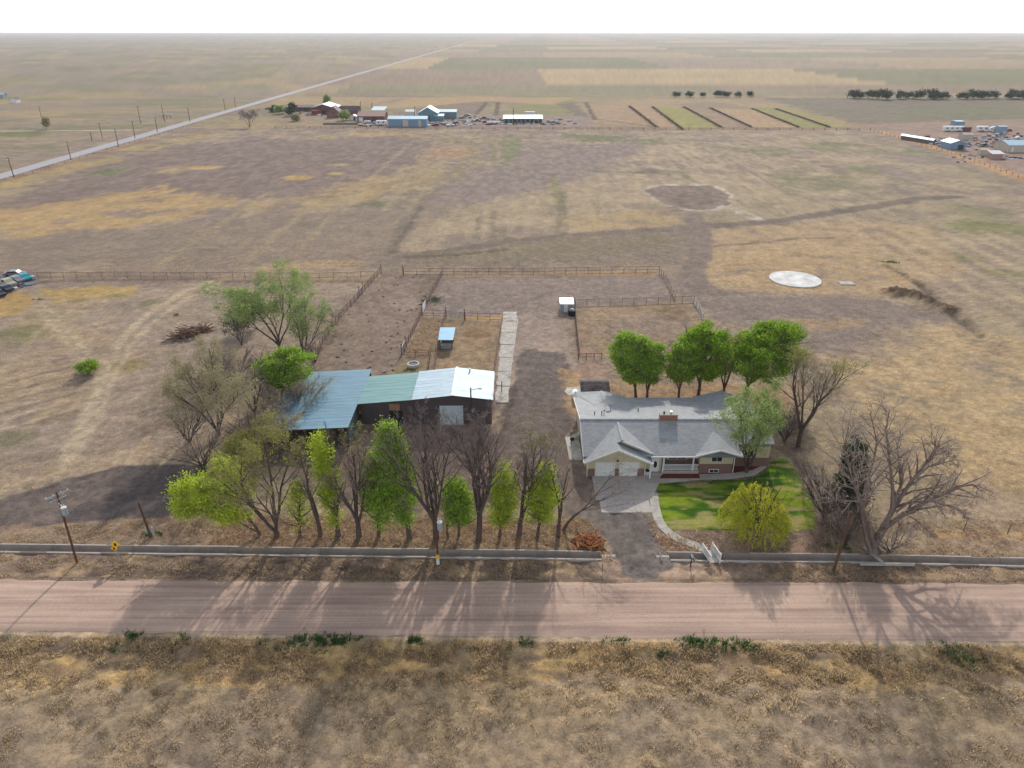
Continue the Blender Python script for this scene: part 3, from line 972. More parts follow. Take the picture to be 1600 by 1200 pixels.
for path in (DITCH_W, DITCH_E):
    d = line_d(GX, GY, path)
    lo, hi = path[0][0], path[-1][0]
    GZ[(d < 0.55) & (GX > lo) & (GX < hi)] = -0.7
    rim = (d >= 0.55) & (d < 1.2) & (GX > lo - 1) & (GX < hi + 1)
    GZ[rim] = np.minimum(GZ[rim], 0.02)
# a spoil heap and the cut bank behind the graded yard
sb = line_d(GX, GY, px((1398, 458), (1425, 464), (1455, 474), (1478, 482)))
GZ += 1.7 * np.exp(-(sb / 2.4) ** 2) * (0.2 + 1.3 * n_rag)
cut = line_d(GX, GY, px((1440, 445), (1485, 487), (1535, 525)))
GZ -= 0.8 * np.exp(-(cut / 1.3) ** 2)
sp2 = np.hypot(GX - at(1075, 308)[0], GY - at(1075, 308)[1])
GZ += 0.5 * np.exp(-(sp2 / 9) ** 2) * n_sml
NR = len(ys)
ii = np.arange(NR * NS).reshape(NR, NS)
GF = np.stack([ii[:-1, :-1], ii[:-1, 1:], ii[1:, 1:], ii[1:, :-1]], -1).reshape(-1, 4)
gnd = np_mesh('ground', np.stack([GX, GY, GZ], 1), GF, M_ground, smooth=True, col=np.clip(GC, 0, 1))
struct(gnd, 'flat dry farmland with bare earth, straw and tracks')


def gz(x, y):
    """ground height under a point (nearest grid vertex)"""
    r = int(np.clip(np.searchsorted(ys, y), 0, NR - 1))
    c = int(np.clip(np.searchsorted(GX[r * NS:(r + 1) * NS], x), 0, NS - 1))
    return float(GZ[r * NS + c])


# county road: crowned gravel sheet
def sheet(name, cols, m, label):
    """strip between two edge curves; cols = list of rows of points"""
    R, Cn = len(cols), len(cols[0])
    V = np.array([p for row in cols for p in row])
    q = np.arange(R * Cn).reshape(R, Cn)
    F = np.stack([q[:-1, :-1], q[:-1, 1:], q[1:, 1:], q[1:, :-1]], -1).reshape(-1, 4)
    return struct(np_mesh(name, V, F, m, smooth=True), label)


m, n, b = new_mat('gravel_road')
L = n.links
tc = n.nodes.new('ShaderNodeTexCoord')
acc = None
for sx, sy, sc_, amt in ((0.03, 1.0, 1.6, 0.5), (0.012, 1.0, 4.5, 0.42), (0.10, 0.35, 1.0, 0.45), (1, 1, 5, 0.28)):
    mp = n.nodes.new('ShaderNodeMapping')
    mp.inputs['Scale'].default_value = (sx, sy, 1)
    L.new(tc.outputs['Object'], mp.inputs['Vector'])
    nz = n.nodes.new('ShaderNodeTexNoise')
    nz.inputs['Scale'].default_value = sc_
    nz.inputs['Detail'].default_value = 4
    L.new(mp.outputs[0], nz.inputs['Vector'])
    ma = n.nodes.new('ShaderNodeMath')
    ma.operation = 'MULTIPLY_ADD'
    ma.inputs[1].default_value = amt
    L.new(nz.outputs['Fac'], ma.inputs[0])
    if acc is None:
        ma.inputs[2].default_value = 0.0
    else:
        L.new(acc, ma.inputs[2])
    acc = ma.outputs[0]
rp = n.nodes.new('ShaderNodeValToRGB')
rp.color_ramp.elements[0].position = 0.64
rp.color_ramp.elements[0].color = (*C(160, 135, 123), 1)
rp.color_ramp.elements[1].position = 0.99
rp.color_ramp.elements[1].color = (*C(208, 179, 158), 1)
L.new(acc, rp.inputs[0])
L.new(rp.outputs[0], b.inputs['Base Color'])
b.inputs['Roughness'].default_value = 0.95
b.inputs['Specular IOR Level'].default_value = 0.1
bp = n.nodes.new('ShaderNodeBump')
bp.inputs['Strength'].default_value = 0.3
bp.inputs['Distance'].default_value = 0.05
L.new(acc, bp.inputs['Height'])
L.new(bp.outputs[0], b.inputs['Normal'])
M_road = m
rows = []
rr = random.Random(3)
xsr = np.concatenate([np.arange(-420, -70, 5), np.arange(-70, 70, 0.6), np.arange(70, 420, 5)])
e0 = (fbm(xsr / 2.5, xsr * 0 + 3.3, 3) - 0.5) * 0.7
e1 = (fbm(xsr / 2.0, xsr * 0 + 8.3, 3) - 0.5) * 0.9
for i, x in enumerate(xsr):
    a, c = road_s(x) + e0[i], road_n(x) + e1[i]
    rows.append([(x, a + (c - a) * t, -0.05 + 0.14 * math.sin(math.pi * t) ** 0.6 + 0.03 * (1 if 0 < t < 1 else 0)) for t in (0, 0.03, 0.12, 0.3, 0.5, 0.7, 0.88, 0.97, 1)])
sheet('gravel_road', rows, M_road, 'wide pinkish gravel county road crossing the foreground')
# far paved road
M_asph = mat('pale_asphalt', S(164, 160, 160), 0.9, var=0.06, scale=0.3, spec=0.15)
rows = [[(x, y, -0.02 + (0.06 if 0 < i < 2 else 0)) for i, x in enumerate((-218.8, -214.6, -210.4))] for y in list(range(60, 900, 20)) + [1200, 2000, 4000]]
sheet('paved_road', rows, M_asph, 'straight pale paved road running away at the far left')


# ------------------------------------------------------------------ lawn
def fill_poly(name, poly, z, m, label, cell=0.5, colfn=None, jag=0.25):
    xs, yy = [p[0] for p in poly], [p[1] for p in poly]
    X, Y = np.meshgrid(np.arange(min(xs) - 1, max(xs) + 1, cell), np.arange(min(yy) - 1, max(yy) + 1, cell))
    sh = X.shape
    xf, yf = X.ravel(), Y.ravel()
    sd = poly_sd(xf, yf, poly) + (fbm(xf / 1.2, yf / 1.2, 2, 2.0) - 0.5) * 2 * jag
    q = np.arange(X.size).reshape(sh)
    F = np.stack([q[:-1, :-1], q[:-1, 1:], q[1:, 1:], q[1:, :-1]], -1).reshape(-1, 4)
    F = F[(sd[F] < 0).all(1)]
    zz = np.full(X.size, z) - np.where(sd > -0.4, 0.05, 0) + (fbm(xf / 2, yf / 2, 2, 1.0) - 0.5) * 0.03
    used = np.unique(F)
    mp_ = np.zeros(X.size, int)
    mp_[used] = np.arange(len(used))
    V = np.stack([xf, yf, zz], 1)[used]
    return struct(np_mesh(name, V, mp_[F], m, smooth=True, col=colfn(V[:, 0], V[:, 1]) if colfn is not None else None), label)


def lawn_col(x, y):
    st = fbm(x / 9, y / 0.9, 3, 6.0)
    n2 = fbm(x / 2.5, y / 1.6, 3, 16.0)
    g = np.array((0.040, 0.115, 0.008))
    ye = np.array((0.20, 0.26, 0.018))
    br = np.array((0.38, 0.31, 0.13))
    k = sstep(0.40, 0.60, st * 0.6 + n2 * 0.4)[:, None]
    c = g * (1 - k) + ye * k
    k2 = (sstep(0.52, 0.64, fbm(x / 3.5, y / 1.1, 3, 26.0)))[:, None] * 0.75
    k2 = np.maximum(k2, (sstep(37, 42, x) * sstep(78, 82, y))[:, None] * 0.6)
    return c * (1 - k2) + br * k2


M_lawn = attr_mat('lawn_turf', fine=0.7, bump=0.5)
fill_poly('lawn', lawn_w, -0.0, M_lawn, 'patchy green front lawn with straw stripes', 0.3, lawn_col)

# ------------------------------------------------------------------ concrete irrigation ditch
def ditch(path, label, seg=3.2, seed=1):
    rd = random.Random(seed)
    p0 = path[len(path) // 2]
    t = thing('irrigation_ditch', label, 'ditch', (p0[0], p0[1], 0))
    P = [np.array(p[:2]) for p in path]
    xs = np.arange(path[0][0], path[-1][0], seg)
    px_, py_ = [p[0] for p in path], [p[1] for p in path]
    prof = [(-0.78, -0.3), (-0.76, 0.1), (-0.60, 0.11), (-0.24, -0.36), (0.24, -0.36), (0.60, 0.09), (0.74, 0.08), (0.76, -0.3)]
    for x in xs:
        a, c = x + 0.012, min(x + seg, path[-1][0]) - 0.012
        if c - a < 0.4:
            continue
        dz, dy = rd.uniform(-0.03, 0.03), rd.uniform(-0.03, 0.03)
        m = MB()
        ra = [(a, np.interp(a, px_, py_) + q + dy, z + dz) for q, z in prof]
        rb = [(c, np.interp(c, px_, py_) + q + dy, z + dz) for q, z in prof]
        k = len(prof)
        m.add(ra + rb, [(i, i + 1, k + i + 1, k + i) for i in range(k - 1)])
        ln0 = m.build('lining', M_conc_ditch, t)
        for q0, q1 in ((-.8, -.62), (.62, .78)):
            if rd.random() < .12:
                continue
            ya, yb = np.interp(a, px_, py_) + dy, np.interp(c, px_, py_) + dy
            zt = .135 + dz + rd.uniform(-.01, .01)
            MB().add([(a, ya + q0, zt), (c, yb + q0, zt), (c, yb + q1, zt), (a, ya + q1, zt), (a, ya + q0, -.2), (c, yb + q0, -.2), (c, yb + q1, -.2), (a, ya + q1, -.2)],
                     [(0, 1, 2, 3), (0, 4, 5, 1), (2, 6, 7, 3), (1, 5, 6, 2), (3, 7, 4, 0)]).build('rim', M_conc, ln0)
    return t


ditch(DITCH_W, 'long concrete irrigation ditch beside the road, left of the gravel driveway', seed=4)
dE = ditch(DITCH_E, 'concrete irrigation ditch beside the road, right of the gravel driveway', seed=5)
# culvert ends
for (x, y), lab in (((942, 869), 'pale concrete culvert end at the left side of the gravel driveway'), ((1044, 870), 'concrete culvert end at the right side of the gravel driveway')):
    c = at(x, y)
    t = thing('culvert', lab, 'culvert', (c[0], c[1], 0))
    s = 1 if x < 1000 else -1
    m = MB()
    for i in range(10):
        g0, g1 = math.pi * 2 * i / 10, math.pi * 2 * (i + 1) / 10
        m.add([(c[0] + s * dx, c[1] + r * math.cos(g), -0.3 + r * math.sin(g)) for dx, r, g in
               ((-.1, .42, g0), (-.1, .42, g1), (1.4, .42, g1), (1.4, .42, g0), (-.1, .33, g0), (-.1, .33, g1), (1.4, .33, g1), (1.4, .33, g0))],
              [(0, 1, 2, 3), (5, 4, 7, 6), (0, 4, 5, 1), (2, 6, 7, 3)])
    m.build('pipe', M_conc, t)
    m = MB()
    m.box(c[0] + s * 0.9 - .08, c[0] + s * 0.9 + .08, c[1] - .8, c[1] + .8, -0.6, 0.17)
    m.build('headwall', M_conc_ditch, t)
# headgate in the ditch on the right
c = at(1376, 872)
t = thing('headgate', 'pale planks laid across the concrete ditch below the dead tree', 'ditch gate', (c[0], c[1], 0))
MB().bar((c[0] - 1.2, c[1] + 1.7, .25), (c[0] - .2, c[1] - 1.5, .24), .42, .08).build('plank', M_conc_old, t)
MB().bar((c[0] + .3, c[1] + 2.6, .22), (c[0] + .75, c[1] + 1.1, .22), .25, .1).build('plank', M_conc_old, t)
MB().bar((c[0] + 1.0, c[1] + 2.7, .22), (c[0] + 1.8, c[1] + 1.1, .22), .25, .1).build('plank', M_conc_old, t)
MB().bar((c[0] - 3.0, c[1] - 1.25, .22), (c[0] + 3.2, c[1] - 1.35, .2), .25, .3).build('curb', M_conc, t)

# ------------------------------------------------------------------ concrete flatwork
def slab_poly(mb, pts, z0, z1):
    n_ = len(pts)
    mb.add([(p[0], p[1], z0) for p in pts] + [(p[0], p[1], z1) for p in pts],
           [tuple(range(n_ - 1, -1, -1)), tuple(range(n_, 2 * n_))] + [(i, (i + 1) % n_, n_ + (i + 1) % n_, n_ + i) for i in range(n_)])


cd = bpy.data.objects.new('concrete_driveway', None)
COL.objects.link(cd)
struct(cd, 'grey concrete driveway in front of the garage')
WORLD[cd.name] = (0, 0, 0)
for i in range(3):
    for j in range(3):
        x0, x1 = 11.0 + i * 2.46, 11.0 + (i + 1) * 2.46 - 0.03
        y0, y1 = 73.6 + j * 2.75, 73.6 + (j + 1) * 2.75 - 0.03
        if j == 0:
            x0, x1 = x0 + (0.4 if i == 0 else 0), x1 - (0.5 if i == 2 else 0)
        m = MB()
        slab_poly(m, [(x0, y0), (x1, y0), (x1, y1), (x0, y1)], -0.15, 0.05 + 0.004 * ((i + j) % 2))
        m.build('slab', M_conc, cd)


def walkway(name, label, ctr, width, m_, step=1.5, z=0.06):
    o = bpy.data.objects.new(name, None)
    COL.objects.link(o)
    struct(o, label)
    WORLD[o.name] = (0, 0, 0)
    P = [np.array(p[:2]) for p in ctr]
    acc = [0]
    for i in range(len(P) - 1):
        acc.append(acc[-1] + np.linalg.norm(P[i + 1] - P[i]))
    n_ = max(1, int(round(acc[-1] / step)))

    def pos(s):
        x = np.interp(s, acc, [p[0] for p in P])
        y = np.interp(s, acc, [p[1] for p in P])
        return np.array((x, y))

    def nrm(s):
        d = pos(min(s + .4, acc[-1])) - pos(max(s - .4, 0))
        d /= np.linalg.norm(d)
        return np.array((-d[1], d[0]))
    for k in range(n_):
        s0, s1 = acc[-1] * k / n_ + .012, acc[-1] * (k + 1) / n_ - .012
        a, b_ = pos(s0), pos(s1)
        na, nb = nrm(s0) * width / 2, nrm(s1) * width / 2
        m = MB()
        slab_poly(m, [a - na, b_ - nb, b_ + nb, a + na], -0.15, z + 0.004 * (k % 2))
        m.build('slab', m_, o)
    return o


walkway('front_path', 'pale concrete path from the driveway to the white footbridge', px((1021, 770), (1024, 795), (1030, 815), (1042, 832), (1065, 845), (1090, 853), (1103, 860)), 1.15, M_conc_old)
walkway('house_path', 'grey concrete walk along the house front and the flower bed', px((1010, 752), (1025, 751), (1050, 750), (1090, 745), (1120, 745), (1150, 743), (1176, 738), (1192, 726)), 1.2, M_conc)
MB()
m = MB()
slab_poly(m, px((1007, 742), (1034, 742), (1030, 756), (1020, 775), (1013, 775), (1010, 756)), -0.1, 0.045)
struct(m.build('entry_paving', M_conc), 'grey concrete paving in front of the entry door')
m = MB()
slab_poly(m, [(8.2, 86.0), (10.05, 86.0), (10.05, 92.4), (8.0, 92.4)], -0.1, 0.06)
struct(m.build('side_patio', M_conc_old), 'pale concrete patio along the west side of the house')
m = MB()
slab_poly(m, px((882, 612), (886, 606), (905, 605), (906, 617), (888, 618)), -0.1, 0.05)
struct(m.build('shed_apron', M_conc_old), 'small pale concrete pad beside the dark roofed shed')
# broken concrete strip beside the barn
cs = bpy.data.objects.new('concrete_strip', None)
COL.objects.link(cs)
struct(cs, 'old broken concrete feeding strip running past the barn')
WORLD[cs.name] = (0, 0, 0)
L0, L1 = at(786, 487), at(775, 630)
R0, R1 = at(808, 487), at(794, 630)
rd = random.Random(9)
for k in range(7):
    f0, f1 = k / 7 + .003, (k + 1) / 7 - .003
    a, b_, c_, d_ = lerp(L0, L1, f0), lerp(R0, R1, f0), lerp(R0, R1, f1), lerp(L0, L1, f1)
    edge_l = [(lerp(d_, a, q)[0] + rd.uniform(-.25, .1), lerp(d_, a, q)[1]) for q in (.2, .4, .6, .8)]
    edge_r = [(lerp(b_, c_, q)[0] + rd.uniform(-.15, .3), lerp(b_, c_, q)[1]) for q in (.25, .5, .75)]
    m = MB()
    slab_poly(m, [d_] + edge_l + [a, b_] + edge_r + [c_], -0.2, 0.06 + rd.uniform(-.02, .03))
    m.build('slab', M_conc_old, cs)
m = MB()
a, b_ = at(809, 500), at(796, 590)
m.bar((a[0], a[1], .1), (b_[0], b_[1], .1), .25, .3)
m.build('curb', M_conc_old, cs)
# round white pad and its small companion
c = at(1242, 437)
m = MB()
pts = [(c[0] + 6.05 * math.cos(g), c[1] + 6.3 * math.sin(g)) for g in np.linspace(0, 2 * math.pi, 40)[:-1]]
slab_poly(m, pts, -0.3, 0.25)
o = m.build('round_pad', M_slab_white)
tag(o, 'large round white concrete pad standing in dry grass behind the house', 'concrete pad')
m = MB()
c2 = at(1322, 443)
m.box(c2[0] - 1.7, c2[0] + 1.8, c2[1] - 1.3, c2[1] + 1.2, -.2, .22)
tag(m.build('square_pad', M_conc_old), 'small rectangular concrete slab to the right of the round white pad', 'concrete pad')

# ------------------------------------------------------------------ house
HX, HY = 23.0, 84.0
hs = thing('ranch_house', 'long cream and brick ranch house with grey shingle roof', 'house', (HX, HY, 0))


def roof_plane(name, pts, parent, m_=M_shingle, th=0.16):
    """sloping slab; its mesh keeps its own down-slope coordinates for the shingle rows"""
    mb = MB().prism(pts, (0, 0, -th))
    return mb.build(name, m_, parent)


ZR, ZF, ZB = 5.4, 3.1, 3.3
YR, YF, YB = 88.3, 82.0, 98.9
XL, XRt = 9.7, 36.3
# walls
m = MB()
m.box(10.2, 35.9, 84.3, 98.3, -.2, 3.25)
for x in (10.2, 35.75):                           # gable ends under the main roof
    m.prism([(x, 84.3, 3.25), (x, 98.3, 3.25), (x, YR, 5.2)], (.15, 0, 0))
m.box(10.4, 18.1, 81.95, 84.28, -.2, 2.8)
m.prism([(10.4, 81.95, 2.8), (18.1, 81.95, 2.8), (14.2, 81.95, 4.6)], (0, .15, 0))
m.prism([(14.3, 83.25, 3.0), (19.7, 83.25, 2.9), (15.1, 83.25, 5.0)], (0, .15, 0))
m.box(25.8, 30.4, 82.7, 84.28, -.2, 3.1)
m.box(18.14, 20.65, 82.9, 84.27, -.2, 2.9)
m.prism([(25.8, 82.7, 3.1), (30.4, 82.7, 3.1), (28.2, 82.7, 4.0)], (0, .15, 0))
m.box(10.9, 17.6, 98.32, 100.2, -.2, 3.1)
m.box(29.2, 35.6, 98.32, 99.2, -.2, 2.8)
m.build('wall', M_cream, hs)
m = MB()
m.box(25.77, 30.43, 82.66, 82.72, -.2, 1.45).box(30.38, 30.44, 82.66, 84.3, -.2, 1.45).box(25.76, 25.82, 82.66, 84.3, -.2, 1.45)
m.box(20.6, 25.76, 84.2, 84.29, -.2, 3.1)
m.box(30.45, 35.92, 84.24, 84.3, -.2, 1.45)
m.build('brick_facing', M_brick, hs)
for x0, x1 in ((10.37, 11.35), (14.12, 14.66), (17.2, 18.13)):
    MB().box(x0, x1, 81.83, 81.94, -.2, 1.2).build('brick_pier', M_brick, hs)
# roof
roof_plane('roof', [(XL, YR, ZR), (XL, YF, ZF), (XRt, YF + 2.2, ZF + .8), (XRt, YR, ZR)][:1] + [(XL, YF, ZF), (31.2, YF, ZF), (31.2, 84.0, 3.83), (XRt, 84.0, 3.83), (XRt, YR, ZR)], hs)
roof_plane('roof', [(XL, YR, ZR), (XRt, YR, ZR), (XRt, YB, ZB), (XL, YB, ZB)], hs)
roof_plane('roof', [(15, 87.7, 5.22), (15, 82.7, 5.22), (14.2, 82.7, 4.85), (14.2, 80.9, 4.85), (9.75, 80.9, 2.8), (9.75, 82.4, 2.8)], hs)
roof_plane('roof', [(15, 87.7, 5.22), (19.95, 82.4, 2.98), (19.95, 82.38, 2.98), (15, 82.7, 5.22)], hs)
roof_plane('roof', [(14.2, 80.9, 4.85), (14.2, 83.24, 4.85), (19.0, 83.24, 2.65), (19.0, 80.9, 2.65)], hs)
roof_plane('roof', [(28.25, 86.2, 4.65), (25.0, 82.9, 3.2), (25.0, 82.0, 3.2), (28.25, 82.0, 4.15)], hs)
roof_plane('roof', [(28.25, 86.2, 4.65), (28.25, 82.0, 4.15), (31.4, 82.0, 3.15), (31.4, 84.6, 3.35)], hs)
# rear wings
roof_plane('roof', [(14.1, 91.2, 4.95), (10.1, 95.2, 3.3), (10.2, 100.7, 3.3), (14.2, 100.7, 3.55)], hs)
roof_plane('roof', [(14.1, 91.2, 4.95), (14.2, 100.7, 3.55), (15.9, 100.7, 3.35), (18.8, 98.9, 3.05), (18.8, 97.5, 3.1)], hs)
roof_plane('roof', [(32.8, 90.4, 5.05), (28.6, 98.2, 3.2), (28.6, 99.4, 3.2), (32.9, 99.4, 4.3)], hs)
roof_plane('roof', [(32.8, 90.4, 5.05), (32.9, 99.4, 4.3), (36.8, 98.9, 3.05), (36.8, 96.5, 3.2)], hs)
# ridge caps
for a, b_ in (((XL, YR, ZR + .03), (XRt, YR, ZR + .03)), ((15, 87.7, 5.25), (15, 82.7, 5.25)), ((14.1, 91.4, 4.95), (14.2, 100.7, 3.58)), ((32.8, 90.5, 5.08), (32.9, 99.4, 4.33))):
    MB().bar(a, b_, .34, .06).build('ridge_cap', M_shingle, hs)
# fascia and gutters
for a, b_ in (((18.9, YF - .03, ZF - .08), (25.3, YF - .03, ZF - .08)), ((XL - .03, YF, ZF - .1), (XL - .03, YR, ZR - .1)), ((XL - .03, YR, ZR - .1), (XL - .03, YB, ZB - .1)),
             ((9.7, 80.86, 2.72), (14.2, 80.86, 4.77)), ((14.2, 80.86, 4.77), (19.05, 80.86, 2.56)), ((25.0, 81.96, 3.1), (28.25, 81.96, 4.05)), ((28.25, 81.96, 4.05), (31.45, 81.96, 3.05)),
             ((9.7, 80.9, 2.7), (9.7, 82.4, 2.7)), ((19.05, 80.9, 2.55), (19.05, 83.2, 2.55)), ((15.0, 82.66, 5.1), (20.0, 82.36, 2.88)), ((31.45, 82.0, 3.02), (31.45, 84.0, 3.1)), ((XL, YB + .03, ZB - .1), (10.1, YB + .03, ZB - .1))):
    MB().bar(a, b_, .07, .22).build('fascia', M_white, hs)
for x, y, z in ((10.3, 81.8, 2.6), (18.2, 81.8, 2.5), (30.55, 82.6, 3.0), (20.7, 82.3, 3.0)):
    MB().tube((x, y, z), (x, y, 0), .06, n=6).build('downspout', M_white, hs)
# garage doors
for x0 in (11.45, 14.74):
    d = MB().box(x0 - .08, x0 + 2.66, 81.9, 81.94, -.05, 2.28).build('garage_door', M_white, hs)
    for k in range(4):
        MB().box(x0, x0 + 2.58, 81.85, 81.9, .06 + k * .54, .06 + k * .54 + .5).build('door_section', M_white, d)
MB().box(14.25, 14.55, 81.75, 81.93, 2.4, 2.65).build('wall_lamp', M_dark, hs)
# entry: door, oval pane, porch
d = MB().box(19.25, 20.3, 82.82, 82.89, .0, 2.3).build('entry_door', M_white, hs)
m = MB()
pts = [(19.78 + .24 * math.cos(g), 82.79, 1.3 + .55 * math.sin(g)) for g in np.linspace(0, 2 * math.pi, 17)[:-1]]
m.prism(pts, (0, .03, 0))
m.build('oval_pane', M_glass, d)
MB().ball((19.38, 82.78, 1.05), .05, .05, .05).build('handle', M_dark, d)
MB().box(20.66, 25.75, 82.4, 84.19, -.2, .55).build('porch_deck', M_conc, hs)
MB().box(19.1, 20.6, 82.2, 82.8, -.2, .16).build('porch_step', M_conc, hs)
for x in (20.85, 24.9):
    MB().box(x - .09, x + .09, 82.42, 82.6, .5, 3.0).build('porch_post', M_white, hs)
MB().box(18.75, 18.93, 81.2, 81.38, 0, 2.55).build('porch_post', M_white, hs)
r = MB().box(20.9, 25.7, 82.45, 82.55, 1.42, 1.52).box(20.9, 25.7, 82.45, 82.55, .68, .76).build('railing', M_white, hs)
m = MB()
for k in range(36):
    x = 21.0 + k * .13
    m.box(x, x + .05, 82.475, 82.525, .76, 1.42)
m.build('balusters', M_white, r)
# windows


def window(parent, x0, x1, y, z0, z1, n_=2, frame=M_white):
    w = MB().box(x0 - .08, x1 + .08, y - .05, y + .02, z0 - .08, z1 + .08).build('window', frame, parent)
    for k in range(n_):
        a = x0 + (x1 - x0) * k / n_ + .03
        c_ = x0 + (x1 - x0) * (k + 1) / n_ - .03
        MB().box(a, c_, y - .08, y - .04, z0, z1).build('pane', M_glass, w)
    return w


window(hs, 27.4, 28.85, 82.66, 1.95, 2.75)
window(hs, 27.3, 28.5, 82.6, .2, .6)
window(hs, 21.8, 24.3, 84.16, 1.3, 2.5)
window(hs, 32.0, 33.6, 84.22, 1.7, 2.8)
# chimney with two flues
c_ = MB().box(21.0, 23.5, 88.0, 88.75, 4.9, 6.15).build('chimney', M_chimney, hs)
MB().box(20.95, 23.55, 87.95, 88.8, 6.15, 6.25).build('cap', M_conc, c_)
for x in (21.6, 22.6):
    MB().tube((x, 88.4, 6.25), (x, 88.4, 6.6), .14, n=8).build('flue', M_galv if x > 22 else M_dark, c_)
# roof vents and pipes
rd = random.Random(2)
for x in (15.6, 17.6, 19.8, 24.6, 26.9, 29.0, 31.0):
    MB().ball((x, YR + .35, ZR - .0), .18, .18, .14, 8, 4).build('roof_vent', M_galv, hs)
for x, y, z in ((12.0, 90.4, 5.3), (13.0, 90.2, 5.5), (13.4, 90.6, 5.5), (14.6, 92.6, 5.2), (18.6, 92.0, 5.0), (33.1, 95.0, 5.35), (33.8, 93.8, 5.3), (31.2, 85.8, 4.9)):
    p = MB().tube((x, y, 4.0), (x, y, z), .07, n=7).build('vent_pipe', M_galv if rd.random() < .5 else M_dark, hs)
    MB().tube((x, y, z), (x, y, z + .12), .12, n=7).build('cowl', M_dark, p)
# shaded mulch beds beside the porch
M_mulch = mat('red_mulch', S(112, 56, 44), 0.95, var=0.35, scale=5, bump=0.8, bscale=20, spec=0.05)
for nm, poly, lab in (('mulch_bed', px((1036, 741), (1092, 741), (1094, 748), (1030, 748)), 'dark red mulch bed below the white porch railing'),
                      ('mulch_bed', px((1143, 722), (1182, 719), (1192, 727), (1176, 735), (1143, 740)), 'dark red mulch bed at the right corner of the house')):
    m = MB()
    slab_poly(m, poly, -.1, .09)
    tag(m.build(nm, M_mulch), lab, 'flower bed', 'mulch beds of the house')
# planter bowl, plant
c = at(1010.5, 741)
t = thing('planter_tub', 'white planter tub with dark soil beside the garage', 'planter', (c[0], c[1], 0))
MB().tube((c[0], c[1], .04), (c[0], c[1], .6), .3, .42, 12).build('tub', M_white, t)
MB().tube((c[0], c[1], .6), (c[0], c[1], .62), .36, .36, 12).build('soil', M_black, t)
c = at(894, 664)
t = thing('side_steps', 'pale steps with rail at the west wall of the house', 'steps', (9.0, 90.6, 0))
for k in range(4):
    MB().box(8.9 + k * .3, 9.2 + k * .3 - .02, 91.4, 92.6, .0, .2 + k * .2).build('step', M_conc_old, t)
t = thing('grill', 'black kettle grill on the west patio', 'grill', (8.9, 90.4, 0))
MB().ball((8.9, 90.4, .85), .35, .35, .3, 10, 6).build('bowl', M_black, t)
for k in range(3):
    g = k * 2.1
    MB().tube((8.9 + .1 * math.cos(g), 90.4 + .1 * math.sin(g), .65), (8.9 + .35 * math.cos(g), 90.4 + .35 * math.sin(g), .05), .03, n=5).build('leg', M_dark, t)

# ------------------------------------------------------------------ barns
M_roof_gal = metal_roof('pale_galvanised_sheet', S(168, 188, 198), rust=S(150, 166, 174), objvar=.04, rough=.6)
M_roof_green = metal_roof('teal_sheet', S(110, 150, 150), rust=S(126, 146, 142), objvar=.05, rough=.65)
M_roof_blue = metal_roof('blue_grey_sheet', S(106, 142, 160), rust=S(100, 126, 140), objvar=.05, rough=.65)
M_roof_white = metal_roof('white_sheet', (0.72, 0.74, 0.74), objvar=0.03)
M_door_grey = mat('grey_blue_door', S(196, 208, 216), 0.6, var=0.06)


def sheet_roof(parent, x0, z0, x1, z1, y0, y1, m_, w=1.05, ribs=True, seed=0):
    """roof plane sloping in x made of separate ribbed sheets laid side by side along y"""
    rd = random.Random(seed)
    n_ = max(1, int(round((y1 - y0) / w)))
    for k in range(n_):
        a, b_ = y0 + (y1 - y0) * k / n_, y0 + (y1 - y0) * (k + 1) / n_ - .012
        dz = rd.uniform(0, .005)
        e = rd.uniform(-.05, .05)
        m = MB()
        st = [0, .04, .08, .36, .4, .44, .72, .76, .8, 1]
        hh = [.014, .014, 0, 0, .008, 0, 0, .008, 0, 0]
        vs = []
        for (xx, zz) in ((x0, z0), (x1, z1)):
            for s, h in zip(st, hh):
                vs.append((xx + (e if xx == x0 else 0), a + (b_ - a) * s, zz + h + dz))
        q = len(st)
        fs = [(i, i + 1, q + i + 1, q + i) for i in range(q - 1)]
        m.add(vs, fs)
        m.add([(x, y, z - .05 - dz) for x, y, z in (vs[0], vs[q - 1], vs[2 * q - 1], vs[q])], [(0, 1, 2, 3)])
        m.build('roof_sheet', m_, parent)


# metal barn with gable roof
bn = thing('barn', 'dark walled metal barn with pale gable roof beside the farm lane', 'barn', (-9, 101, 0))
m = MB()
m.box(-15.1, -3.15, 96.25, 105.7, -.2, 4.45)
m.prism([(-15.1, 96.25, 4.45), (-3.15, 96.25, 4.45), (-9.05, 96.25, 5.12)], (0, 9.4, 0))
m.build('wall', M_barnwall, bn)
sheet_roof(bn, -15.3, 4.5, -9.05, 5.22, 95.9, 106.0, M_roof_gal, seed=1)
sheet_roof(bn, -2.9, 4.48, -9.05, 5.22, 95.9, 106.0, M_roof_gal, seed=2)
MB().bar((-9.05, 95.85, 5.27), (-9.05, 106.05, 5.27), .35, .08).build('ridge_cap', M_roof_white, bn)
d = MB().box(-11.15, -7.55, 96.12, 96.24, 0, 3.3).build('overhead_door', M_door_grey, bn)
for k in range(5):
    MB().box(-11.1, -7.6, 96.08, 96.12, .04 + k * .65, .04 + k * .65 + .61).build('door_section', M_door_grey, d)
window(bn, -5.6, -4.6, 96.2, 1.4, 2.2, 2, M_barnwall)
MB().tube((-6.9, 104.8, 4.6), (-6.9, 104.8, 5.6), .12, n=8).build('stove_pipe', M_galv, bn)
for x in (-15.3, -2.9):
    MB().bar((x, 95.9, 4.42), (x, 106, 4.42), .08, .14).build('gutter', M_grey, bn)

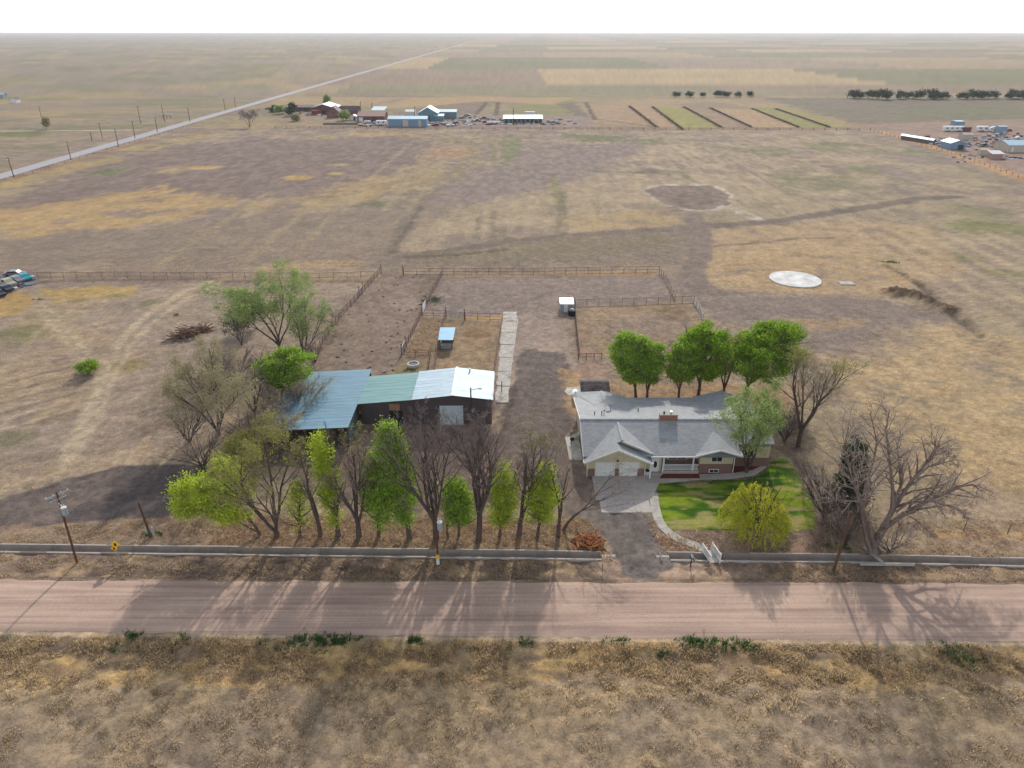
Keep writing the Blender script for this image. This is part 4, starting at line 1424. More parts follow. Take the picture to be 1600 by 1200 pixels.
# lean-to with teal roof
ln = thing('lean_to', 'dark lean-to with faded teal metal roof between blue shed and pale barn', 'shed', (-19, 101, 0))
m = MB()
m.prism([(-23.2, 96.3, -.2), (-15.2, 96.3, -.2), (-15.2, 96.3, 4.25), (-23.2, 96.3, 3.55)], (0, .15, 0))
m.prism([(-23.2, 105.3, -.2), (-15.2, 105.3, -.2), (-15.2, 105.3, 4.25), (-23.2, 105.3, 3.55)], (0, .15, 0))
m.box(-23.2, -23.05, 96.46, 105.28, -.2, 3.5)
m.build('wall', M_barnwall, ln)
sheet_roof(ln, -23.7, 3.72, -15.32, 4.44, 95.95, 105.7, M_roof_green, seed=3)
MB().box(-18.9, -17.3, 96.2, 96.29, 2.5, 3.6).build('plywood_panel', mat('plywood', S(150, 122, 92), .8, var=.15), ln)
MB().box(-18.9, -16.9, 96.22, 96.29, 0, 2.4).build('doorway', M_black, ln)
for x in (-22.9, -21.5):
    MB().box(x, x + 1.3, 96.2, 96.29, 0, 3.2).build('sliding_door', M_barnwall, ln)

# long blue open shed
bs = thing('open_shed', 'long open shed with blue grey metal roof and fallen branches on it', 'shed', (-30, 99, 0))
sheet_roof(bs, -36.3, 2.9, -23.75, 3.5, 89.2, 108.9, M_roof_blue, seed=4)
for y in (89.5, 94.3, 99.1, 103.9, 108.6):
    for x, h in ((-35.9, 2.85), (-30, 3.1), (-24.0, 3.4)):
        MB().tube((x, y, -.2), (x, y, h), .11, n=7).build('post', M_pole, bs)
m = MB()
m.box(-36.0, -35.9, 89.6, 108.5, 0, 2.8).box(-35.9, -23.9, 108.55, 108.65, 0, 2.9)
m.build('wall', M_barnwall, bs)
MB().box(-23.95, -23.85, 89.6, 96.0, .0, 3.3).build('end_wall', mat('teal_wall', S(70, 92, 92), .7), bs)
for y in (89.35, 108.75):
    MB().bar((-36.2, y, 2.8), (-23.8, y, 3.38), .1, .2).build('beam', M_wood, bs)

# run-in shelter
t = thing('run_in_shelter', 'small run-in shelter with bright blue roof in the fenced pen', 'shelter', (-12.5, 127, 0))
for x in (-13.8, -11.5):
    for y, h in ((125.2, 2.15), (129.0, 2.6)):
        MB().tube((x, y, -.2), (x, y, h), .09, n=6).build('post', M_pole, t)
MB().add([(-14.05, 124.7, 2.2), (-11.2, 124.7, 2.2), (-11.1, 129.6, 2.8), (-14.1, 129.6, 2.8), (-14.05, 124.7, 2.12), (-11.2, 124.7, 2.12), (-11.1, 129.6, 2.72), (-14.1, 129.6, 2.72)],
         [(0, 1, 2, 3), (7, 6, 5, 4), (0, 4, 5, 1), (1, 5, 6, 2), (2, 6, 7, 3), (3, 7, 4, 0)]).build('roof', metal_roof('bright_blue_sheet', S(110, 158, 186), objvar=0), t)
MB().box(-13.8, -11.5, 128.9, 129.0, 0, 2.5).build('back_wall', M_wood, t)
MB().box(-13.75, -11.55, 125.25, 126.2, .05, .85).build('manger', M_grey, t)

# white garden shed and water tank by the east pen
t = thing('white_shed', 'small white metal shed at the corner of the east pen', 'shed', (11.9, 146.5, 0))
MB().box(10.5, 13.3, 145.4, 148.0, -.1, 1.95).build('wall', M_grey, t)
MB().add([(10.4, 145.2, 1.96), (13.4, 145.2, 1.96), (13.4, 148.2, 2.35), (10.4, 148.2, 2.35), (10.4, 145.2, 1.9), (13.4, 145.2, 1.9), (13.4, 148.2, 2.29), (10.4, 148.2, 2.29)],
         [(0, 1, 2, 3), (7, 6, 5, 4), (0, 4, 5, 1), (1, 5, 6, 2), (2, 6, 7, 3), (3, 7, 4, 0)]).build('roof', M_roof_white, t)
MB().box(11.3, 12.1, 145.34, 145.39, 0, 1.7).build('door', M_white, t)
t = thing('water_tank', 'black plastic water tank in front of the small white shed', 'tank', (12.9, 143.6, 0))
m = MB()
m.tube((12.9, 143.6, -.05), (12.9, 143.6, 1.15), .85, .85, 14).tube((12.9, 143.6, 1.15), (12.9, 143.6, 1.35), .85, .35, 14)
m.build('tank_body', M_black, t)
MB().tube((12.9, 143.6, 1.35), (12.9, 143.6, 1.45), .22, .22, 10).build('lid', M_grey, t)

# dark roofed shed behind the house with propane tank
t = thing('garden_shed', 'shed with dark patchy shingle roof behind the house', 'shed', (13.6, 105.4, 0))
m = MB()
m.box(11.4, 15.9, 103.2, 107.2, -.1, 2.1)
m.build('wall', M_white, t)
for y0, z0, y1, z1 in ((102.9, 2.15, 105.2, 3.0), (107.5, 2.15, 105.2, 3.0)):
    n_ = 6
    for k in range(n_):
        a, c_ = k / n_, (k + 1) / n_ + .03
        ya, yb, za, zb = y0 + (y1 - y0) * a, y0 + (y1 - y0) * min(1, c_), z0 + (z1 - z0) * a, z0 + (z1 - z0) * min(1, c_)
        for j in range(8):
            xa, xb = 11.2 + j * .605, 11.2 + (j + 1) * .605 - .02
            MB().add([(xa, ya, za + .05), (xb, ya, za + .05), (xb, yb, zb + .02), (xa, yb, zb + .02), (xa, ya, za - .03), (xb, ya, za - .03), (xb, yb, zb - .06), (xa, yb, zb - .06)],
                     [(0, 1, 2, 3), (7, 6, 5, 4), (0, 4, 5, 1), (1, 5, 6, 2), (2, 6, 7, 3), (3, 7, 4, 0)]).build('shingle', mat('dark_shingle_piece', S(78, 68, 70), .85, var=.35, scale=2.5, objvar=.5), t)
for y in (103.2, 107.2):
    pass
MB().prism([(11.38, 103.2, 2.1), (11.38, 107.2, 2.1), (11.38, 105.2, 2.9)], (-.06, 0, 0)).build('gable', M_white, t)
t = thing('propane_tank', 'white propane tank at the left side of the dark roofed shed', 'tank', (10.5, 104.8, 0))
m = MB()
m.tube((10.55, 103.6, .75), (10.55, 105.8, .75), .55, n=14).ball((10.55, 103.6, .75), .55, .3, .55, 14, 8).ball((10.55, 105.8, .75), .55, .3, .55, 14, 8)
m.build('tank_body', M_white, t, smooth=True)
for y in (103.9, 105.5):
    MB().box(10.25, 10.85, y - .1, y + .1, 0, .35).build('saddle', M_conc, t)
MB().tube((10.55, 104.7, 1.28), (10.55, 104.7, 1.45), .16, n=10).build('valve_cover', M_grey, t)


# ------------------------------------------------------------------ fences
MESH_CACHE = {}


def shared(key, fn):
    if key not in MESH_CACHE:
        o = fn()
        MESH_CACHE[key] = o.data
        bpy.data.objects.remove(o)
    return MESH_CACHE[key]


def inst(name, me, parent, loc, rz=0.0, scale=(1, 1, 1), rx=0.0, ry=0.0):
    """copy of a shared mesh as a part, placed in world coordinates"""
    o = bpy.data.objects.new(name, me)
    COL.objects.link(o)
    o.parent = parent
    w = parent_world(parent)
    o.location = (loc[0] - w[0], loc[1] - w[1], loc[2] - w[2])
    o.rotation_euler = (rx, ry, rz)
    o.scale = scale
    return o


def post_mesh(key, r, h, m_):
    return shared(('post', key, r, h), lambda: MB().tube((0, 0, -.2), (0, 0, h), r, r * .9, 6).build('post', m_))


def fence(label, pts, h=1.5, rails=(0.4, 0.85, 1.4), step=3.0, rp=0.06, m_post=M_rustpipe, m_rail=M_rustpipe, rr_=0.035, board=False, group=None, cat='fence', jitter=0.03, seed=1, wire=False):
    rd = random.Random(seed)
    t = thing('fence', label, cat, (pts[0][0], pts[0][1], 0), group)
    pm = post_mesh(m_post.name, rp, h, m_post)
    for i in range(len(pts) - 1):
        a, b_ = np.array(pts[i][:2]), np.array(pts[i + 1][:2])
        Ls = np.linalg.norm(b_ - a)
        n_ = max(1, int(round(Ls / step)))
        for k in range(n_ + (1 if i == len(pts) - 2 else 0)):
            q = a + (b_ - a) * k / n_
            inst('post', pm, t, (q[0], q[1], 0), rx=rd.uniform(-jitter, jitter), ry=rd.uniform(-jitter, jitter), scale=(1, 1, rd.uniform(.95, 1.06)))
        for z in rails:
            m = MB()
            if board:
                m.bar((a[0], a[1], z), (b_[0], b_[1], z), .04, .16)
            else:
                m.tube((a[0], a[1], z), (b_[0], b_[1], z), rr_, n=5)
            m.build('rail', m_rail, t)
        if wire:
            m = MB()
            d = (b_ - a) / Ls
            for k in range(int(Ls / .35)):
                q = a + d * k * .35
                m.tube((q[0], q[1], .05), (q[0], q[1], h - .1), .008, n=3, cap=False)
            for z in np.arange(.15, h - .1, .18):
                m.tube((a[0], a[1], z), (b_[0], b_[1], z), .007, n=3, cap=False)
            m.build('wire_mesh', M_rustpipe, t)['kind'] = 'stuff'
    return t


fence('long pipe and wire fence between the western paddock and the ploughed field', px((-70, 438), (0, 436.5), (200, 435), (345, 436), (500, 437), (585, 434)), 1.75, (.5, 1.65), 3.1, .05, wire=True, seed=2)
fence('brown board fence along the left side of the cattle lane', px((594, 427), (560, 466), (530, 500), (508, 530), (490, 570), (482, 592)), 1.6, (.35, .75, 1.15, 1.5), 2.6, .09, M_fencewood, M_fencewood, board=True, seed=3)
fence('long brown pipe fence along the back of the holding pens', px((631, 429.5), (691, 430), (800, 430), (900, 428.5), (1030, 426.5)), 1.8, (.15, .95, 1.75), 2.9, .055, seed=4, wire=True)
fence('board fence between the cattle lane and the grassy pen', px((691, 430), (676, 458), (668, 474), (659, 492), (645, 522), (628, 557)), 1.6, (.35, .75, 1.15, 1.5), 2.4, .08, M_fencewood, M_fencewood, board=True, seed=5)
fence('short pipe fence at the back of the small straw pen', px((660, 495), (695, 496)), 1.7, (.3, .9, 1.6), 2.3, .06, seed=6)
fence('pipe fence at the back of the run-in shelter pen', px((727, 500), (785, 501.5)), 1.7, (.3, .9, 1.6), 2.6, .055, seed=7)
fence('pipe fence between the shelter pen and the concrete strip', px((785, 501.5), (778, 545), (772, 592)), 1.6, (.3, .8, 1.2, 1.5), 2.5, .06, M_fencewood, M_fencewood, board=True, seed=8)
fence('board fence between the straw pen and the run-in shelter', px((695, 497), (691, 515), (684, 548), (678, 588)), 1.6, (.4, .9, 1.4), 2.4, .08, M_fencewood, M_fencewood, board=True, seed=9)
fence('short pipe fence closing the front of the straw pen', px((628, 557), (670, 558)), 1.5, (.4, .9, 1.4), 2.2, .06, seed=10)
fence('leaning board chute fence behind the teal roofed lean-to', px((673, 556), (668, 590)), 1.5, (.4, .9, 1.4), 1.8, .08, M_fencewood, M_fencewood, board=True, seed=11, jitter=.1)
fence('pipe fence at the right end of the holding pens', px((1030, 426.5), (1042, 445), (1054, 470)), 1.7, (.3, .9, 1.6), 2.6, .06, seed=12)
fence('tall pipe and wire fence at the back of the east pen', px((899, 480.5), (990, 478), (1084, 474.5)), 1.9, (.1, 1.8), 2.7, .05, seed=13, wire=True)
fence('whitish panel fence at the right end of the east pen', px((1084, 474.5), (1092, 486), (1098, 502)), 1.6, (.3, .7, 1.1, 1.5), 2.0, .06, M_fencewood, M_grey, board=True, seed=14)
fence('dark board fence along the left side of the east pen', px((898, 474), (900, 510), (905, 556)), 1.5, (.3, .7, 1.1, 1.45), 2.5, .08, M_wood, M_wood, board=True, seed=15)
fence('low rusty pipe gate fence in front of the east pen', px((904, 562), (940, 561)), 1.3, (.5, 1.2), 1.5, .07, seed=16)
fence('thin wire fence with leaning posts at the right roadside', px((1505, 829), (1574, 834), (1680, 838)), 1.3, (.4, .8, 1.2), 4.6, .06, M_wood, M_rustpipe, .008, seed=17, jitter=.1)
fence('distant brown fence along the far edge of the field', px((430, 200.5), (700, 202), (900, 202.5), (1360, 204)), 1.5, (.4, .9, 1.4), 7.0, .16, M_rustpipe, M_rustpipe, .05, seed=18)
fence('distant fence running along the right side of the field', px((1360, 204), (1480, 238), (1600, 281), (1680, 310)), 1.5, (.5, 1.4), 5.0, .1, M_wood, M_rustpipe, .03, seed=19)
fence('weedy wire fence along the near side of the paved road', [(-205.5, y, 0) for y in (270, 350, 430, 470)], 1.3, (.5, 1.2), 6.0, .08, M_wood, M_rustpipe, .02, seed=20)


def gate(label, p0, p1, m_, h=1.5, bars=5, solid=False):
    t = thing('gate', label, 'gate', (p0[0], p0[1], 0))
    for p in (p0, p1):
        MB().tube((p[0], p[1], -.2), (p[0], p[1], h + .9), .09, n=7).build('gate_post', M_pole, t)
    a, b_ = lerp(p0, p1, .04), lerp(p0, p1, .96)
    if solid:
        MB().bar((a[0], a[1], .15 + h / 2), (b_[0], b_[1], .15 + h / 2), .05, h - .1).build('gate_panel', m_, t)
    else:
        for k in range(bars):
            z = .25 + (h - .2) * k / (bars - 1)
            MB().tube((a[0], a[1], z), (b_[0], b_[1], z), .03, n=5).build('gate_bar', m_, t)
        for f in (0, .25, .5, .75, 1):
            q = lerp(a, b_, f)
            MB().tube((q[0], q[1], .25), (q[0], q[1], h + .05), .035, n=5).build('upright', m_, t)
    return t


gate('pale green tube gate at the top left corner of the cattle lane', at(596, 428), at(630, 429.5), M_greengate, 1.6, 7)
gate('pale green tube gate behind the run-in shelter', at(697, 497), at(726, 500), M_greengate, 1.6, 7)
gate('white panel gate in the left lane fence', at(562, 463), at(567, 456), M_white, 1.6, solid=True)
gate('white panel gate at the back corner of the straw pen', at(660, 491), at(666, 478), M_white, 1.6, solid=True)
gate('white panel gate at the front corner of the straw pen', at(628, 556), at(634, 543), M_white, 1.6, solid=True)
# stock tank, feeder, pole lamp
c = at(646, 572)
t = thing('stock_tank', 'round white rimmed stock tank behind the lean-to', 'stock tank', (c[0], c[1], 0))
m = MB()
for i in range(14):
    g0, g1 = i * math.pi / 7, (i + 1) * math.pi / 7
    P_ = [(c[0] + r * math.cos(g), c[1] + r * math.sin(g), z) for g in (g0, g1) for r, z in ((1.0, 0), (1.05, .6), (.93, .6), (.9, .05))]
    m.add(P_, [(0, 4, 5, 1), (1, 5, 6, 2), (2, 6, 7, 3)])
m.build('rim', M_white, t)
MB().tube((c[0], c[1], .02), (c[0], c[1], .45), .92, n=14).build('water', M_black, t)
c = at(722, 668)
t = thing('yard_lamp', 'dark pole with lamp arm in front of the pale barn', 'lamp post', (-6.2, 93.6, 0))
MB().tube((-6.2, 95.0, -.2), (-6.2, 95.0, 7.0), .13, .1, 8).build('pole', M_dark, t)
MB().tube((-6.2, 95.0, 6.6), (-5.0, 95.0, 6.9), .04, n=6).build('arm', M_dark, t)
MB().ball((-4.8, 95.0, 6.85), .3, .2, .12).build('lamp_head', M_grey, t)
c = at(784, 612)
t = thing('pipe_post', 'short dark pipe post beside the concrete strip', 'post', (c[0], c[1], 0))
MB().tube((c[0], c[1], -.2), (c[0], c[1], 1.9), .08, n=7).build('post', M_dark, t)
MB().tube((c[0], c[1], 1.2), (c[0] - 1.6, c[1] + .2, 1.2), .04, n=6).build('arm', M_dark, t)

# ------------------------------------------------------------------ poles, signs, roadside things
def utility_pole(label, base, top_px, arm=True, transformer=True, group=None, r=.14, yaw=0.0, top=None, cat='utility pole', m_=M_pole):
    b_ = base
    tp = top if top is not None else on_depth(top_px[0], top_px[1], b_[1])
    t = thing('utility_pole', label, cat, (b_[0], b_[1], 0), group)
    MB().tube((b_[0], b_[1], -.3), tp, r, r * .7, 8).build('pole', m_, t)
    P = np.array(tp)
    B = np.array((b_[0], b_[1], 0.0))
    u = (P - B) / np.linalg.norm(P - B)
    if arm:
        c_ = P - u * .35
        d = np.array((math.cos(yaw), math.sin(yaw), 0))
        ar = MB().bar(c_ - d * 1.25, c_ + d * 1.25, .1, .13).build('crossarm', M_grey if transformer else M_pole, t)
        for s in (-1.1, -.4, .4, 1.1):
            q = c_ + d * s
            MB().tube(q + (0, 0, .06), q + (0, 0, .28), .05, .03, 6).build('insulator', M_white, ar)
        for s in (-.8, .8):
            MB().bar(c_ + d * s, c_ - u * .8, .03, .05).build('brace', M_galv, ar)
        if transformer:
            c2 = P - u * .9
            MB().bar(c2 - d * .9 + (0, -.1, 0), c2 + d * .9 + (0, -.1, 0), .09, .11).build('crossarm', M_grey, t)
    if transformer:
        q = P - u * 2.9 + np.array((.42, -.15, 0))
        tr = MB().tube(q, q + (0, 0, .95), .3, n=12).build('transformer', M_grey, t)
        MB().tube(q + (0, 0, .95), q + (0, 0, 1.02), .32, .26, 12).build('lid', M_white, tr)
        for s in (-.12, .12):
            MB().tube(q + (s, 0, 1.0), q + (s, 0, 1.35), .05, .03, 6).build('bushing', M_white, tr)
        MB().tube(q + (.0, -.2, 1.3), q + (-.2, -.2, 1.7), .04, n=5).build('fuse', M_white, t)
    return t


utility_pole('tall wooden pole with crossarm and transformer at the left roadside', at(120, 878), (88, 769), yaw=math.radians(52))
utility_pole('short weathered wooden pole stub near the dark turn-out', at(236, 839), (216, 785), arm=False, transformer=False, r=.16)
utility_pole('wooden pole with grey transformer standing among the roadside trees', at(684.5, 882), (680, 792), arm=False, transformer=True)
utility_pole('slanting dark wooden pole at the right roadside below the dead tree', at(1302, 893), (1331, 800), arm=False, transformer=False, r=.17)
c = at(684.5, 882)
t = thing('pole_marker', 'yellow marker sleeve and white guard at the foot of the transformer pole', 'marker', (c[0], c[1], 0))
MB().tube((c[0], c[1] - .0, .1), (c[0], c[1], .9), .19, n=8).build('guard', M_white, t)
MB().tube((c[0], c[1], .95), (c[0], c[1], 1.5), .2, n=8).build('sleeve', mat('yellow_paint', (.75, .5, .02), .5, var=.05), t)
c = at(237, 838)
t = thing('utility_box', 'grey utility box at the foot of the pole stub', 'utility box', (c[0], c[1], 0))
MB().box(c[0] - .45, c[0] - .2, c[1] - .1, c[1] + .2, .5, 1.3).build('box', M_grey, t)
MB().box(c[0] + .22, c[0] + .4, c[1] - .1, c[1] + .15, 0, 1.4).build('conduit', M_grey, t)
# diamond warning sign seen from the road side
c = at(187, 877)
t = thing('road_sign', 'yellow diamond warning signs on a post at the left roadside', 'road sign', (c[0], c[1], 0))
MB().bar((c[0], c[1], -.2), (c[0] + .0, c[1] + .1, 2.9), .07, .07).build('post', M_galv, t)
M_y = mat('sign_yellow', (.8, .5, .01), .45, var=.03)
for zc, s, nm in ((2.5, .5, 'upper'), (1.95, .4, 'lower')):
    n_ = MB()
    cx, cy = c[0] + (.12 if nm == 'upper' else -.12), c[1] - .06 + (0.0 if nm == 'upper' else -.05)
    n_.prism([(cx - s, cy, zc), (cx, cy, zc - s), (cx + s, cy, zc), (cx, cy, zc + s)], (0, .03, 0))
    pn = n_.build('sign_plate', M_y, t)
    MB().box(cx - .12, cx + .12, cy - .02, cy - .005, zc - .2, zc + .18).build('symbol', M_black if nm == 'upper' else mat('sign_red', (.5, .02, .01), .5), pn)
# mailbox
c = at(1079, 884)
t = thing('mailbox', 'dark mailbox on a black post at the driveway entrance', 'mailbox', (c[0], c[1], 0))
MB().bar((c[0], c[1], -.2), (c[0], c[1], 1.15), .1, .1).build('post', M_black, t)
m = MB()
pr = [(-.17, 0), (.17, 0), (.17, .2), (.1, .33), (-.1, .33), (-.17, .2)]
m.prism([(c[0] + x, c[1] - .35, 1.15 + z) for x, z in pr], (0, .65, 0))
m.build('box', mat('slate_paint', S(84, 96, 112), .5), t)
MB().box(c[0] + .18, c[0] + .36, c[1] - .2, c[1] + .1, .9, 1.1).build('paper_holder', M_black, t)
# white footbridge over the ditch
c = at(1112, 872)
t = thing('footbridge', 'small white footbridge with lattice sides over the roadside ditch', 'footbridge', (c[0], c[1], 0))
a, b_ = at(1104, 861), at(1117, 880)
d = np.array((b_[0] - a[0], b_[1] - a[1], 0))
d /= np.linalg.norm(d)
nn = np.array((-d[1], d[0], 0))
A, B = np.array((a[0], a[1], .1)), np.array((b_[0], b_[1], .1))
for k in range(8):
    q = A + (B - A) * (k + .5) / 8
    MB().bar(q - nn * .6, q + nn * .6, .26, .06, up=(0, 0, 1)).build('deck_plank', M_conc_old, t)
for s in (-.6, .6):
    o_ = nn * s
    sd = MB().bar(A + o_ + (0, 0, 1.05), B + o_ + (0, 0, 1.05), .09, .09).build('handrail', M_white, t)
    MB().bar(A + o_ + (0, 0, .15), B + o_ + (0, 0, .15), .07, .09).build('bottom_rail', M_white, t)
    for f in (0, 1):
        q = A + (B - A) * f + o_
        MB().bar(q + (0, 0, -.5), q + (0, 0, 1.15), .11, .11).build('bridge_post', M_white, t)
    m = MB()
    Lb = np.linalg.norm(B - A)
    for k in range(17):
        f = k / 16
        q = A + (B - A) * f + o_
        for dr in (-1, 1):
            f2 = f + dr * .8 / Lb
            if 0 <= f2 <= 1:
                m.bar(q + (0, 0, .18), A + (B - A) * f2 + o_ + (0, 0, 1.0), .02, .075)
    m.build('lattice', M_white, sd)['kind'] = 'stuff'
c = at(941, 893)
t = thing('delineator', 'thin reddish delineator post by the left culvert end', 'post', (c[0], c[1], 0))
MB().bar((c[0], c[1], -.1), (c[0], c[1], 1.3), .06, .06).build('stake', M_rustpipe, t)
MB().bar((c[0], c[1] - .01, 1.3), (c[0], c[1] - .01, 2.1), .12, .04).build('reflector', mat('pale_yellow', S(200, 196, 150), .5), t)
# pile of split logs and the brush pile
t = thing('log_pile', 'heap of orange split logs beside the left side of the driveway', 'log pile', (at(918, 848)[0], at(918, 848)[1], 0))
rd = random.Random(12)
lm = shared('log', lambda: MB().tube((-.5, 0, 0), (.5, 0, 0), .13, .11, 7).build('log', mat('split_log', S(152, 96, 58), .9, var=.35, scale=3, objvar=.4)))
c = at(919, 850)
for k in range(60):
    rx = rd.gauss(0, 1.0)
    ry = rd.gauss(0, .75)
    z = max(.1, .85 - .3 * (rx * rx + ry * ry)) * rd.uniform(.5, 1)
    s = rd.uniform(.6, 1.2)
    inst('log', lm, t, (c[0] + rx, c[1] + ry, z), rd.uniform(0, 6.3), (s, s, s), ry=rd.uniform(-.5, .5))
c = at(297, 524)
t = thing('brush_pile', 'heap of cut dead branches in the western paddock', 'brush pile', (c[0], c[1], 0))


def stick():
    m = MB()
    m.tube((-1.6, 0, 0), (-.3, .1, .08), .1, .08, 5).tube((-.3, .1, .08), (.9, -.08, .0), .08, .05, 5).tube((.9, -.08, 0), (2.0, .2, .2), .05, .02, 4)
    m.tube((.2, 0, .04), (1.1, .7, .3), .05, .02, 4).tube((-.3, .1, .08), (.5, -.6, .35), .05, .02, 4)
    return m.build('branch', mat('cut_branch', S(122, 92, 80), .95, var=.35, scale=2, objvar=.35))


sm = shared('stick', stick)
for k in range(70):
    f = rd.uniform(-1, 1)
    s = rd.uniform(.7, 1.5)
    inst('branch', sm, t, (c[0] + f * 2.3 + rd.gauss(0, .4), c[1] + f * 2.6 + rd.gauss(0, .6), rd.uniform(.05, 2.2) * (1.05 - abs(f))), rd.uniform(0, 6.3), (s, s, s), rx=rd.uniform(-.3, .3), ry=rd.uniform(-.5, .5))
# two long fallen limbs on the blue shed roof
t = thing('fallen_limb', 'dead limb lying across the left part of the blue shed roof', 'dead branch', (-32.5, 90.5, 2.9))
for a, b_, r0, r1 in (((-33.6, 89.6, 3.25), (-31.6, 94.0, 3.4), .16, .11), ((-31.6, 94.0, 3.4), (-30.6, 97.2, 3.7), .11, .06), ((-31.8, 93.6, 3.4), (-29.4, 94.5, 3.5), .08, .03), ((-32.4, 92.4, 3.35), (-33.6, 95.0, 3.6), .07, .03)):
    MB().tube(a, b_, r0, r1, 6).build('limb', M_bark_dead, t)
# dung dots in the lane
rd = random.Random(5)
m = MB()
for k in range(48):
    f = rd.random()
    y = 432 + 150 * f
    xl, xr = 594 + (488 - 594) * f + 8, 691 + (627 - 691) * min(1, f * 1.15) - 8
    c = at(rd.uniform(xl, xr), y)
    s = rd.uniform(.12, .32)
    z = gz(c[0], c[1])
    m.ball((c[0], c[1], z), s * rd.uniform(1, 1.5), s, .14, 6, 3)
tag(m.build('dung', mat('dung', (.05, .037, .03), .95)), 'dark dung heaps scattered over the cattle lane', 'dung', kind='stuff')
# hay left on the ground behind the pens
c = at(680, 468)
m = MB()
rd = random.Random(8)
for k in range(160):
    a_, r = rd.uniform(0, 6.28), abs(rd.gauss(0, 1.2))
    x, y = c[0] + math.cos(a_) * r * 1.3, c[1] + math.sin(a_) * r * 1.6
    h = rd.uniform(.1, .5) * max(.2, 1 - r / 3)
    m.tube((x, y, 0), (x + rd.gauss(0, .3), y + rd.gauss(0, .3), h + .1), .06, .02, 4)
tag(m.build('hay_heap', mat('green_hay', S(112, 122, 96), .95, island=.4)), 'loose greenish hay heap beside the pen fence', 'hay', kind='stuff')

# ------------------------------------------------------------------ trees
SPEC = {
    # stems, spread, split, kids per level, angle per level, length ratio, upward pull, wiggle
    'bare': dict(stems=4, spread=.30, split=.16, kids=(8, 5, 5, 4), ang=(.5, .62, .7, .75), ratio=(.50, .50, .5, .55), up=(.06, .10, .05, .02), wig=.09, t0=(.25, .25, .2, .2)),
    'narrow': dict(stems=1, spread=.05, split=.05, kids=(34, 6, 5), ang=(.8, .6, .7), ratio=(.26, .5, .5), up=(.07, .09, .03), wig=.06, t0=(.12, .2, .2)),
    'round': dict(stems=4, spread=.34, split=.16, kids=(10, 6, 4), ang=(.95, .8, .8), ratio=(.44, .45, .5), up=(.05, -.01, -.03), wig=.10, t0=(.14, .25, .2)),
    'fan': dict(stems=5, spread=.42, split=.05, kids=(6, 5, 5, 4), ang=(.5, .6, .7, .7), ratio=(.46, .52, .5, .5), up=(.05, .05, .02, -.02), wig=.11, t0=(.3, .25, .2, .2)),
    'shrub': dict(stems=11, spread=.62, split=.0, kids=(6, 5, 5), ang=(.5, .6, .7), ratio=(.5, .5, .5), up=(.05, .04, .02), wig=.13, t0=(.2, .2, .2)),
    'weep': dict(stems=6, spread=.45, split=.12, kids=(10, 9, 6), ang=(.7, .8, .7), ratio=(.42, .45, .8), up=(.05, -.10, -.40), wig=.10, t0=(.3, .2, .15)),
    'cone': dict(stems=1, spread=.02, split=.0, kids=(46, 6, 4), ang=(1.25, .7, .7), ratio=(.26, .45, .5), up=(.1, .02, 0), wig=.04, t0=(.06, .2, .2)),
}


def nrm3(v):
    q = math.sqrt(v[0] * v[0] + v[1] * v[1] + v[2] * v[2]) or 1
    return (v[0] / q, v[1] / q, v[2] / q)


def tilt(d, ang, az):
    """direction d turned by ang towards azimuth az around it"""
    t = (0, 0, 1) if abs(d[2]) < .95 else (1, 0, 0)
    r = nrm3((d[1] * t[2] - d[2] * t[1], d[2] * t[0] - d[0] * t[2], d[0] * t[1] - d[1] * t[0]))
    u = (r[1] * d[2] - r[2] * d[1], r[2] * d[0] - r[0] * d[2], r[0] * d[1] - r[1] * d[0])
    c_, s_n = math.cos(ang), math.sin(ang)
    ca, sa = math.cos(az), math.sin(az)
    return nrm3(tuple(d[i] * c_ + (r[i] * ca + u[i] * sa) * s_n for i in range(3)))


